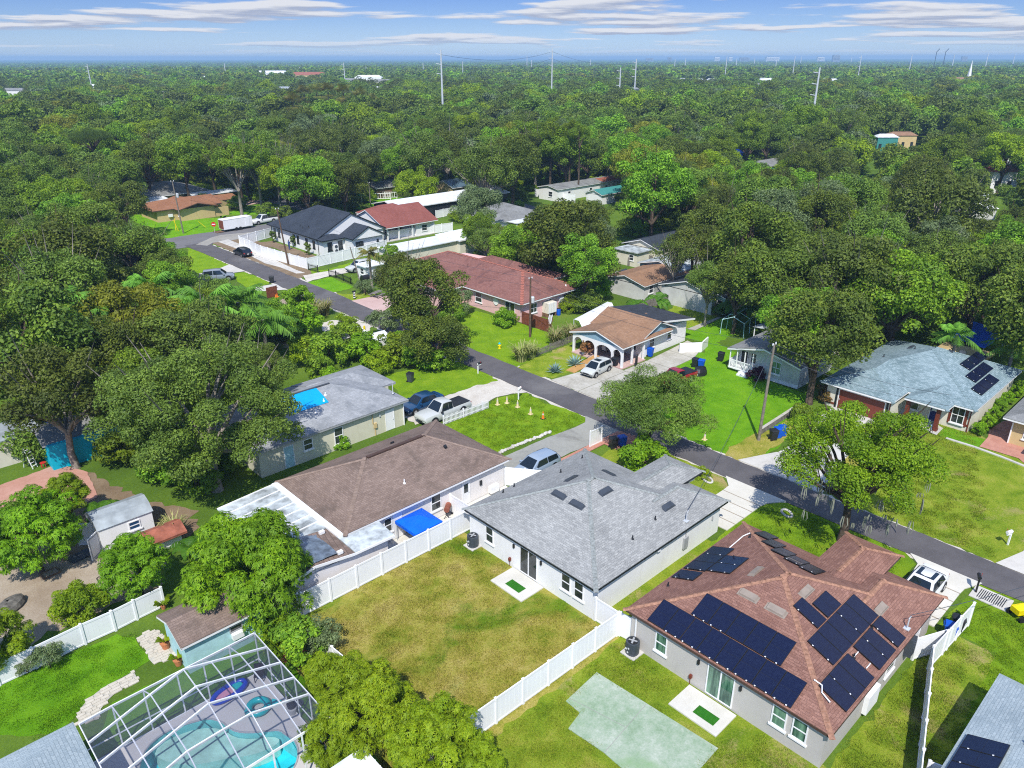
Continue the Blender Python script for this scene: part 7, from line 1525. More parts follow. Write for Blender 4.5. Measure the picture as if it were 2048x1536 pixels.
kind('bare_tree','lf_oak2',h=9,R=5,Hc=3.4,nb=46,n=3200,ls=(.3,.16),br=(.16,.3),rad=.34,nl=24,nv=1,tmat='bark_pale',fork=.5)
# fronds
def frond_palm(name,seed,mat,n=17,L=2.6,leaf=.62,arch=.9,pairs=26,up=.75):
    rg=np.random.default_rng(seed); V=[];
    for i in range(n):
        a=2*math.pi*i/n*2.4+rg.normal()*.2; el=rg.uniform(-.35,up+.45); h=np.array([math.cos(a),math.sin(a),0]); Lf=L*rg.uniform(.8,1.15)
        ts=np.linspace(.12,1,pairs); 
        P=h[None]*(Lf*ts*math.cos(el))[:,None]+np.array([0,0,1.])[None]*(Lf*ts*math.sin(el)-arch*Lf*.45*ts**2.2)[:,None]
        tg=np.gradient(P,axis=0); tg=unit(tg); sd=np.cross(tg,np.array([0,0,1.])); sd=unit(sd)
        for sgn in (-1,1):
            ll=leaf*np.sin(np.pi*(ts*.85+.12))*rg.uniform(.8,1.15,pairs); tip=P+sd*sgn*ll[:,None]*.72+tg*ll[:,None]*.5+np.array([0,0,-1.])*(ll*.62)[:,None]+rg.normal(size=(pairs,3))*.05
            w=tg*.045; V.append(np.stack([P-w,P+w,tip+w*.3,tip-w*.3],1).reshape(-1,3))
    V=np.concatenate(V); return npmesh(name,V,np.arange(len(V)).reshape(-1,4),mat)
def fan_palm(name,seed,mat,n=34,L=1.3,fan=.85):
    rg=np.random.default_rng(seed); V=[]
    for i in range(n):
        d=unit(rg.normal(size=(1,3))+np.array([[0,0,.15]]))[0]; d[2]=max(d[2],-.75); c=d*L*rg.uniform(.8,1.15)+np.array([0,0,-.25*(1-d[2])]); up_=np.array([0,0,1.]); sd=np.cross(d,up_); sd/=max(np.linalg.norm(sd),1e-6); nn=np.cross(sd,d)
        V.append(np.array([[0,0,0],[.02,.02,0],c+sd*.02,c-sd*.02]))
        for k in range(15):
            a=(k/14-.5)*3.9; t=d*math.cos(a)+sd*math.sin(a); tip=c+t*fan*rg.uniform(.8,1.1)+np.array([0,0,-.22])+nn*.05; w=np.cross(t,nn)*.05; mid=c+t*fan*.55; V.append(np.array([c,mid+w,tip,mid-w]))
    V=np.concatenate([v.reshape(-1,3) for v in V]); return npmesh(name,V,np.arange(len(V)).reshape(-1,4),mat)
def banana_mesh(name,seed,mat,n=9,L=1.9,wd=.42):
    rg=np.random.default_rng(seed); mb=MB()
    for i in range(n):
        a=i*2.4+rg.normal()*.2; el=rg.uniform(.35,1.25); k=7; sd=(-math.sin(a),math.cos(a)); Lf=L*rg.uniform(.75,1.1); prev=None
        for j in range(k):
            t0,t1=j/k,(j+.93)/k; q=[]
            for t in (t0,t1):
                r=Lf*t*math.cos(el)+.08; z=Lf*t*math.sin(el)-Lf*.75*t**2.3; w=wd*math.sin(math.pi*min(1,t*.86+.1))*rg.uniform(.85,1.1); q.append((r*math.cos(a),r*math.sin(a),z,w))
            for sg in (-1,1):
                (x0,y0,z0,w0),(x1,y1,z1,w1)=q; mb.add([(x0,y0,z0),(x1,y1,z1),(x1+sg*sd[0]*w1,y1+sg*sd[1]*w1,z1-.12*w1-.1*t1),(x0+sg*sd[0]*w0,y0+sg*sd[1]*w0,z0-.12*w0-.1*t0)],[(0,1,2,3) if sg>0 else (3,2,1,0)])
    return mb.mesh(name,M[mat])
def blade_clump(name,seed,mat,n=150,H=2.6,R=1.0,w=.05,arch=.9):
    rg=np.random.default_rng(seed); V=[]
    for i in range(n):
        a=rg.uniform(0,6.28); b=R*.5*rg.random()**.5; p=np.array([b*math.cos(a),b*math.sin(a),0]); a2=a+rg.normal()*.7; o=np.array([math.cos(a2),math.sin(a2),0]); h=H*rg.uniform(.55,1.1); s_=np.array([-o[1],o[0],0])*w
        pts=[p+o*(arch*h*.5*t**2.2)+np.array([0,0,h*t-h*.42*t**3.2*rg.uniform(.5,1.3)]) for t in (0,.35,.65,.85,1.)]
        for (q0,w0),(q1,w1) in zip(zip(pts[:-1],(1,1,.9,.7)),zip(pts[1:],(1,.9,.7,.05))): V.append(np.array([q0-s_*w0,q0+s_*w0,q1+s_*w1,q1-s_*w1]))
    V=np.concatenate(V); return npmesh(name,V,np.arange(len(V)).reshape(-1,4),mat)
def agave_mesh(name,seed,mat,n=34,L=.95):
    rg=np.random.default_rng(seed); mb=MB()
    for i in range(n):
        a=i*2.399; el=.15+1.2*i/n; sd=Vector((-math.sin(a),math.cos(a),0)); d=Vector((math.cos(a)*math.cos(el),math.sin(a)*math.cos(el),math.sin(el))); up_=sd.cross(d)*-1; l=L*rg.uniform(.85,1.1)
        p0=d*.05; m=d*l*.5; e=d*l; mb.add([p0-sd*.05,p0+sd*.05,m+sd*.085+up_*.03,e,m-sd*.085+up_*.03,m-up_*.03],[(0,5,4),(1,2,5),(0,1,5),(5,2,3),(4,5,3)])
    return mb.mesh(name,M[mat])
PALM={}
for v in range(2):
    PALM[('queen_palm',v)]=(frond_palm('crown',40+v,'lf_palm',19,2.7,.72,1.0,30),7.5,'bark_pale',.17)
    PALM[('fan_palm',v)]=(fan_palm('crown',60+v,'lf_sabal'),6.0,'bark_pale',.2)
    PALM[('banana_plant',v)]=(banana_mesh('crown',80+v,'lf_banana'),2.6,'lf_green',.13)
    PALM[('date_palm',v)]=(frond_palm('crown',90+v,'lf_sabal',24,1.7,.42,1.1,20,.6),4.2,'bark_pale',.16)
_ptr={}
def palm(key,v,x,y,h,sc,label,group=None,lean=0.,name=None):
    me,h0,bm_,r=PALM[(key,v)]; t=thing(name or key,label,'banana plant' if 'banana' in key else 'palm',(x,y,0),random.uniform(0,6.28),group)
    kk=(key,round(h,1),round(sc,1),round(lean,1))
    if kk not in _ptr: _ptr[kk]=MB().tube([(0,0,-.2),(lean*.3,0,h*.4),(lean,0,h)],[r*1.25*sc**.5,r*sc**.5,r*.85*sc**.5],9).mesh('trunk',M[bm_],True)
    o=bpy.data.objects.new('trunk',_ptr[kk]); link(o,t); o=bpy.data.objects.new('crown',me); link(o,t); o.location=(lean,0,h); o.scale=(sc,)*3; return t
def tree(key,x,y,r,hc,label,group=None,v=None,name=None,rz=None,cat='tree',moss=False):
    L_=KIND[key]; v=(int(abs(x*7+y*3))%len(L_)) if v is None else v; me,tm,R0,h0=L_[v]
    t=thing(name or key,label,cat,(x,y,0),random.uniform(0,6.28) if rz is None else rz,group); s=r/R0; t.scale=(s,s,hc/h0)
    o=bpy.data.objects.new('trunk',tm); link(o,t); o=bpy.data.objects.new('crown',me); link(o,t); o.location=(0,0,h0); o.scale=(1,1,s*h0/hc); return t
def shrub(key,x,y,r,label,group=None,h=None,name='shrub'):
    me,tm,R0,h0=KIND[key][int(abs(x*5+y))%len(KIND[key])]; s=r/R0
    return tree(key,x,y,r,(h/2 if h else h0*s),label,group,None,name,None,'shrub')
G_=lambda *a:a
# ---- hero trees, placed one by one
t=tree('big_oak',*(18.64,54.45),6.9,7.3,'huge olive oak with grey moss streaks left of the beige house',name='oak_tree',v=0,rz=.4)
tree('olive_oak',*(11.49,66.28),4.8,7.2,'spreading olive oak over the turquoise outbuilding at left',name='oak_tree',v=1,rz=2.)
tree('big_oak',*(26.38,63.00),3.6,5.4,'olive oak crown touching the blue tarp roof',name='oak_tree',v=1,rz=4.)
tree('yellow_tree',*(21.76,79.60),5.2,7.4,'mustard green round oak among the palms at left',name='oak_tree')
tree('olive_oak',*(24.88,70.77),5.0,6.8,'olive green oak behind the huge mossy oak',name='oak_tree')
tree('mango',*(14.07,38.00),3.95,3.7,'large round bright green mango tree beside the metal patio roof',name='mango_tree',v=0,rz=.5)
for i_,(a_,b_) in enumerate(((16.14,59.00),(17.45,55.08),(19.80,56.66),(16.64,63.80),(14.60,63.91),(18.34,60.37),(15.51,69.39))): shrub('shrub',a_,b_,2.0,'dark understory shrub below the huge mossy oak, '+('right of its trunk','far right one near cream house','nearest the patio roof','at its trunk','left of its trunk','just behind its trunk','far left one')[i_],'understory shrubs below the mossy oak',3.0)
tree('mango',*(5.47,52.37),3.1,3.2,'bright green mango tree on the edge of the sandy yard at left',name='mango_tree',v=1)
tree('lime_mango',*(8.74,57.03),1.7,2.7,'yellow tipped mango tree before the terracotta terrace',name='mango_tree',v=0)
tree('mango',*(9.47,44.90),2.2,2.5,'low mango tree beside the white garden shed',name='mango_tree',v=1,rz=2)
tree('lime_mango',*(1.44,43.88),1.9,2.3,'yellow green mango tree at the left edge behind white fence',name='mango_tree')
shrub('round_bush',*(5.97,44.99),1.65,'round lime green bush behind the white fence on sand',h=2.7)
tree('lime_mango',*(13.85,24.88),2.25,3.2,'lime green mango tree in the middle foreground, taller of the pair',name='mango_tree',v=1)
tree('lime_mango',*(14.87,21.09),2.2,2.9,'lime green mango tree in the foreground beside the white vinyl fence end',name='mango_tree',v=0,rz=1)
tree('lime_mango',*(13.70,27.99),1.7,2.2,'small lime green mango tree above the low white fence',name='mango_tree',v=0,rz=3)
tree('lime_mango',*(15.87,19.55),1.5,1.8,'small lime green tree at bottom edge of photo',name='mango_tree',v=1,rz=3)
tree('lime_mango',*(11.78,25.34),1.4,1.9,'lime green mango branches over the pool cage corner',name='mango_tree',v=1,rz=5)
tree('oak',*(50.04,67.66),4.9,7.0,'tall dark oak by the street, left of pink house',name='oak_tree',v=0)
tree('olive_oak',*(51.62,74.68),3.4,7.6,'olive topped oak left of the tall dark street oak',name='oak_tree')
tree('oak',*(47.37,62.62),3.8,3.4,'dark shrubby tree overhanging the road near beige house lawn',name='oak_tree',v=1)
tree('weeping_tree',*(49.33,34.73),4.9,4.4,'weeping grey green tree with blue bin at trunk',name='bottlebrush_tree',v=0,rz=1)
tree('airy_oak',48.3,16.7,5.3,6.9,'airy lime green oak with hanging moss over the street',name='oak_tree',v=0,rz=1.2)
tree('oak',*(68.93,29.51),5.2,7.6,'dense oak standing between grey mobile home and blue grey roofed house',name='oak_tree',v=2)
tree('oak',*(81.85,46.21),4.0,6.8,'dark oak over the very dark roof',name='oak_tree',v=0)
tree('olive_oak',*(81.87,50.29),2.8,6.2,'small oak between cottage and very dark roof',name='oak_tree')
tree('oak',*(68.26,29.53),1.7,6.0,'small oak crown above the mobile home gable',name='oak_tree',v=1)
tree('oak',*(80.33,72.95),7.2,7.6,'massive dark oak between pink house and charcoal cottage',name='oak_tree',v=0,rz=1)
tree('grey_tree',*(93.30,108.37),5.0,6.2,'grey green rounded tree above the cream flat roof',name='rounded_tree')
tree('mango',*(87.11,100.63),3.4,3.8,'bright green mango behind the dusky red roof',name='mango_tree',v=0,rz=2)
tree('tall_oak',*(71.38,162.44),5.0,11,'tall oak with pale trunk left at the junction lawn',name='oak_tree',v=0)
tree('tall_oak',*(76.59,163.30),4.4,11,'tall oak with dark trunk behind the junction lawn',name='oak_tree',v=0,rz=2)
tree('bare_tree',*(81.46,163.77),5.6,11,'tall bare limbed oak over the charcoal roof',name='oak_tree',v=0,rz=1)
tree('pine',*(60.83,223.87),7.0,12.5,'flat topped bright green pine above the oaks at left',name='pine_tree')
for px,py,r,l in ((1098,290,4,'left of the three tall pines over the white trailer'),(1128,300,3.6,'middle of the three tall pines over the white trailer'),(1155,310,3.4,'right of the three tall pines over the white trailer')):
    pass
for (x,y),r,l in (((142.58,136.90),3.8,'left tall pine with bare trunk before the white trailer'),((144.41,131.94),3.3,'middle tall pine with bare trunk before the white trailer'),((143.28,127.84),3.,'right tall pine with bare trunk before the white trailer')): tree('tall_pine',x,y,r,15,l,name='pine_tree')
tree('yellow_tree',*(130.92,85.78),5.2,7.,'yellow green tree right of the white trailer',name='broadleaf_tree')
tree('yellow_tree',*(199.18,150.42),7,8.,'wide yellow green tree in the middle of the wood',name='broadleaf_tree')
tree('yellow_tree',*(360.32,139.27),8,9.,'mustard yellow tree near the bend of the far road',name='broadleaf_tree')
tree('lime_tree',*(106.27,145.50),5.0,5.0,'lime green rounded tree beside yellow shed',name='broadleaf_tree')
tree('yellow_tree',*(87.16,158.69),4.5,5.0,'yellowish tree beside the white van',name='broadleaf_tree')
tree('olive_oak',*(132.43,41.03),8.5,9,'rounded bright olive oak standing out on the right',name='oak_tree')
tree('oak',*(45.46,155.72),5.0,7.,'dark oak left of the grey roofed bungalow',name='oak_tree')
tree('oak',*(31.82,111.50),5.5,7.,'dark oak at the left of the junction hiding a roof',name='oak_tree',v=1)
tree('bare_tree',*(33.33,112.46),5.,8.,'half bare oak with forked pale limbs near the junction',name='oak_tree')
tree('oak',*(34.14,104.98),4.2,5.,'dark low oak over the slate roofed house',name='oak_tree',v=2)
tree('oak',*(91.29,58.96),4.5,6.8,'grey barked oak over the wooden fence by the cottage',name='oak_tree')
tree('bare_tree',*(87.83,59.81),3.6,7,'bare branched tree above the cottage roof',name='oak_tree')
tree('olive_oak',*(84.37,33.90),6.5,9,'olive oak crown above the mobile home, larger of two',name='oak_tree')
tree('green_tree',*(86.00,28.87),6.,8,'green oak crown behind the blue grey roof',name='oak_tree')
tree('oak',*(82.07,41.04),5.5,8,'dark oak over the pale blue shed',name='oak_tree')
tree('oak',*(96.02,23.95),6.,8,'dark oak at right behind blue tarp shelter',name='oak_tree')
tree('oak',*(102.28,21.82),5.5,8,'dark oak at the right edge of the photo',name='oak_tree')
# palms and other plants
for k,((x,y),h,sc,l) in enumerate((((15.96,82.58),9.,1.9,'drooping queen palm at the far left of the mossy oak'),((17.43,79.98),8.,1.6,'shorter queen palm right of the far left queen palm'),((28.87,78.11),8.,1.8,'left of the queen palms below the driveway with grey car'),((32.43,78.18),7.5,1.8,'right of the queen palms below the driveway with grey car'),((28.19,92.70),7.,1.5,'queen palm beside the slate roofed house'),((33.56,75.00),6.,1.5,'low queen palm frond mass over the mossy oak'),((82.86,21.55),6.,1.0,'palm beside the blue tarp shelter'),((87.04,17.26),5.,1.2,'palm at right edge behind blue grey roofed house'))): palm('queen_palm',k%2,x,y,h,sc,l,name='queen_palm')
for k,((x,y),h,sc,l) in enumerate((((84.36,90.91),4.3,1.25,'cabbage palm with yellow skirt beside the massive dark oak'),((60.34,94.99),5.5,1.3,'golden palm in front of the charcoal roofed house'))): palm('fan_palm' if k==0 else 'date_palm',k%2,x,y,h,sc,l,name='cabbage_palm' if k==0 else 'golden_palm')
bl=[((81.37,57.43),1.3,'banana plant behind white canopy, tallest of the cluster'),((78.54,58.83),1.1,'banana plant left of the tallest behind arched porch house'),((76.33,58.14),.9,'low banana plant beside the white shade canopy'),((85.65,48.62),1.4,'banana plant in front of the pale blue shed'),((86.58,46.84),1.3,'banana plant right of the pale blue shed clump'),((10.32,54.96),1.0,'banana plant behind the white garden shed'),((10.25,49.02),.95,'banana plant in front of the white garden shed window'),((13.19,46.23),.9,'banana plant beside the red roof hutch')]
for k,((x,y),sc,l) in enumerate(bl): palm('banana_plant',k%2,x,y,1.7*sc,sc,l)
for k in range(2): me_=blade_clump('crown',120+k,'lf_cane'); PALM[('cane',k)]=me_
for k,((x,y),sc,l) in enumerate((((56.03,57.92),1.15,'dry cane clump at front end of the weathered picket fence'),((57.64,57.91),.95,'cane clump right of the front cane clump'),((62.68,58.87),1.1,'tall cane clump beside the wooden fence'),((65.58,59.06),1.0,'cane clump between wooden fence and arched porch'),((46.29,87.57),1.3,'tall pale cane clump in the shrubs by the roadside'),((48.46,88.44),1.1,'pale cane clump nearest the road bend'),((13.71,50.53),.8,'tuft of tall grass behind the red roof hutch'))):
    solo('cane_clump',PALM[('cane',k%2)],None,l,'cane plant',None,(x,y,0),rz=random.random()*6).scale=(sc,)*3
ag=agave_mesh('agave',5,'lf_agave')
for (x,y),sc,l in (([(56.40,52.89)][0],1.2,'blue grey agave near the road on arched house lawn'),([(59.58,52.87)][0],1.3,'blue grey agave beside the plywood ramp')): solo('agave_plant',ag,None,l,'agave',None,(x,y,.02),rz=random.random()*6).scale=(sc,)*3
SH=[('bright_shrub',(46.39,32.99),2.1,'bright green low spreading tree in front of the grey roofed house',2.6),('yellow_shrub',(48.79,28.72),.8,'little green plant on the verge by the road',.6),
 ('bright_shrub',(63.13,68.28),1.6,'rounded shrub before the pink house window',2.0),('yellow_shrub',[(65.08,68.83)][0],.9,'low bush under the pink house corner window',1.0),('purple_shrub',[(70.72,36.45)][0],.95,'purple leaved shrub beside the white porch steps',1.3),('croton_shrub',[(62.85,53.99)][0],.95,'red and green croton beside the arched porch',2.0),
 ('croton_shrub',[(70.47,28.68)][0],1.1,'reddish shrub at the left of red brown garage door',1.6),('shrub',(64.23,28.17),1.3,'dark green shrub at the foot of the leaning oak',1.6),('olive_shrub',(3.47,42.16),.9,'pale flowering shrub against the white fence at left',1.7),('olive_shrub',(2.44,42.60),.6,'small pale shrub against the white fence at far left',1.2),
 ('shrub',(76.87,68.57),2.6,'green rounded tree at the corner of the pink house',4.4),('bright_shrub',(80.66,67.66),2.2,'bright green tree between pink house and bananas',4.0),('shrub',(14.19,33.06),1.7,'mixed green shrub beside the pool cage',2.2),('yellow_shrub',(14.07,34.30),1.4,'yellow green shrub at the pool cage corner',2.0),('olive_shrub',(15.45,32.71),1.3,'olive shrub at end of the white fence',2.2),('croton_shrub',(14.18,32.84),.9,'orange tinted shrub beside pool cage',1.4),('yellow_shrub',(14.37,30.91),.9,'yellow green shrub against the low white fence',1.5),
 ('yellow_shrub',(11.54,37.18),.7,'plumeria with long leaves against the aqua shed',1.7),('shrub',(12.59,37.17),.8,'plumeria with long leaves behind the pool cage corner',2.0),('bright_shrub',(29.75,54.05),1.0,'low round bush below the cream house wall',.8),
 ('lime',0,0,'',0)]
for it in SH:
    if it[0]=='lime': continue
    k,(x,y),r,l,h=it; shrub(k,x,y,r,l,None,h)
# roadside thicket left of the street: tall shrubs of different greens
shrub('bright_shrub',45.9,90.1,2.4,'tall bright vine covered shrub nearest the left driveway gate','thicket beside the street',4.6)
shrub('bright_shrub',42.1,82.5,2.4,'tall bright shrub below the vine covered one','thicket beside the street',4.4)
shrub('shrub',40.6,82.4,2.2,'dark rounded shrub left of the tall bright shrubs','thicket beside the street',3.2)
shrub('yellow_shrub',37.7,74.0,2.2,'lime green shrub in the thicket above the blue tarp roof','thicket beside the street',3.4)
shrub('shrub',38.8,71.6,2.6,'dark shrub in thicket behind beige roof','thicket beside the street',3.6)
shrub('shrub',42.9,74.1,2.4,'mid green shrub beside the white covered shed','thicket beside the street',3.2)
shrub('yellow_shrub',45.9,79.1,1.8,'yellow banana leaved shrub by the sandy roadside','thicket beside the street',3.0)
shrub('bright_shrub',42.9,69.9,2.2,'bright shrub right of white covered shed','thicket beside the street',3.0)
shrub('yellow_shrub',42.3,66.1,1.9,'yellow green shrub at the ridge of beige roof','thicket beside the street',2.4)
shrub('shrub',45.2,67.3,2.4,'dark green shrub under the street oak','thicket beside the street',3.2)
shrub('bright_shrub',46.4,68.0,1.9,'bright green shrub under the street oak','thicket beside the street',3.4)
shrub('shrub',46.4,64.3,2.0,'dark creeper covered shrub at lawn edge','thicket beside the street',2.4)
shrub('shrub',47.8,62.4,2.0,'dark rounded shrub at roadside near mailbox','thicket beside the street',2.2)
shrub('olive_shrub',49.6,75.7,2.2,'olive shrub between road and street oak','thicket beside the street',3.6)
shrub('shrub',36.3,68.5,1.8,'green shrub at the left end of beige roof','thicket beside the street',2.6)
shrub('bright_shrub',36.3,66.1,1.5,'bright shrub against the beige roof edge','thicket beside the street',1.8)
shrub('shrub',40.3,87.1,2.0,'shrub between palms and sandy lot','thicket beside the street',3.0)
shrub('shrub',59.0,74.4,1.8,'shrub at pink house front corner','thicket beside the street',2.6)
shrub('olive_shrub',61.4,75.3,2.0,'tall olive tree against the dusky red roof','thicket beside the street',4.6)
shrub('yellow_shrub',68.1,82.2,1.8,'yellowish tree beside the dusky red roof','thicket beside the street',4.8)
shrub('shrub',69.9,103.6,2.0,'green tree before the flat roofed cream building','thicket beside the street',4.0)
shrub('olive_shrub',57.8,92.8,1.6,'scrubby plant beside the white booth','thicket beside the street',2.2)
# hedge beside the blue grey roofed house, conifers at the white house
for k,(x,y) in enumerate([(73.84,15.43),(76.07,15.52),(78.32,15.69),(81.00,15.87),(83.28,15.90),(85.73,15.88),(87.64,15.77)]): shrub('bright_shrub',x,y,.75,'rounded lime green hedge bush along blue grey roofed house, '+('nearest the street','second from the street','third from the street','middle one','third from the far end','second from the far end','at the far end')[k],'hedge bushes along the blue grey roofed house',1.3,'hedge_bush')
for k,(x,y) in enumerate([(64.28,133.92),(65.06,127.65),(63.98,120.39)]): tree('conifer',x,y,.62,1.25,['conifer at far end of the white house bed','conifer beside the gardening person','conifer at near end of the white house bed'][k],None,0,'conifer',None,'conifer')
# moss strands on the airy oak
ms=MB(); x0,y0=48.2,16.6
for i in range(46):
    a=random.uniform(0,6.28); r=random.uniform(2.,5.0); z=random.uniform(3.4,6.0); l=random.uniform(.4,1.2)
    for k in range(5): dx,dy=random.gauss(0,.07),random.gauss(0,.07); ms.tube([(x0+r*math.cos(a)+dx,y0+r*math.sin(a)+dy,z),(x0+r*math.cos(a)+dx*1.6,y0+r*math.sin(a)+dy*1.6,z-l*.6),(x0+r*math.cos(a)+dx,y0+r*math.sin(a)+dy,z-l)],[.03,.028,.006],4,False)
solo('hanging_moss',ms,'moss','grey moss strands hanging from the airy lime green oak','moss')
# ---- woods: individually built trees
LMK=['the grey roofed bungalow', 'the tan stucco house', 'the back street', 'the white cargo trailer', 'the charcoal roofed house', 'the white van', 'the brown shack', 'the yellow shed', 'the metal roofed shed', 'the grey hip roofed house', 'the white trailer', 'the teal roofed shed', 'the charcoal gable cottage', 'the blue cottage', 'the flat topped pine', 'the mossy oak', 'the slate roofed house', 'the pale blue shed', 'the mobile home', 'the blue grey roofed house', 'the blue tarp shelter', 'the road bend', 'the tall fan palms', 'the yellow tree', 'the mustard tree', 'the rounded olive oak', 'the junction', 'the queen palms', 'the left edge', 'the right edge']
RELW=['right of', 'left of', 'beyond', 'beyond and right of', 'beyond and left of', 'in front of', 'in front and right of', 'in front and left of']
SUFW=['', ', farther of two', ', nearer of two', ', leftmost of three', ', middle one of three', ', rightmost of three', ', first from the left', ', second from the left', ', third from the left', ', fourth from the left', ', fifth from the left', ', sixth from the left', ', seventh from the left', ', eighth from the left', ', ninth from the left', ', tenth from the left', ', last from the left']
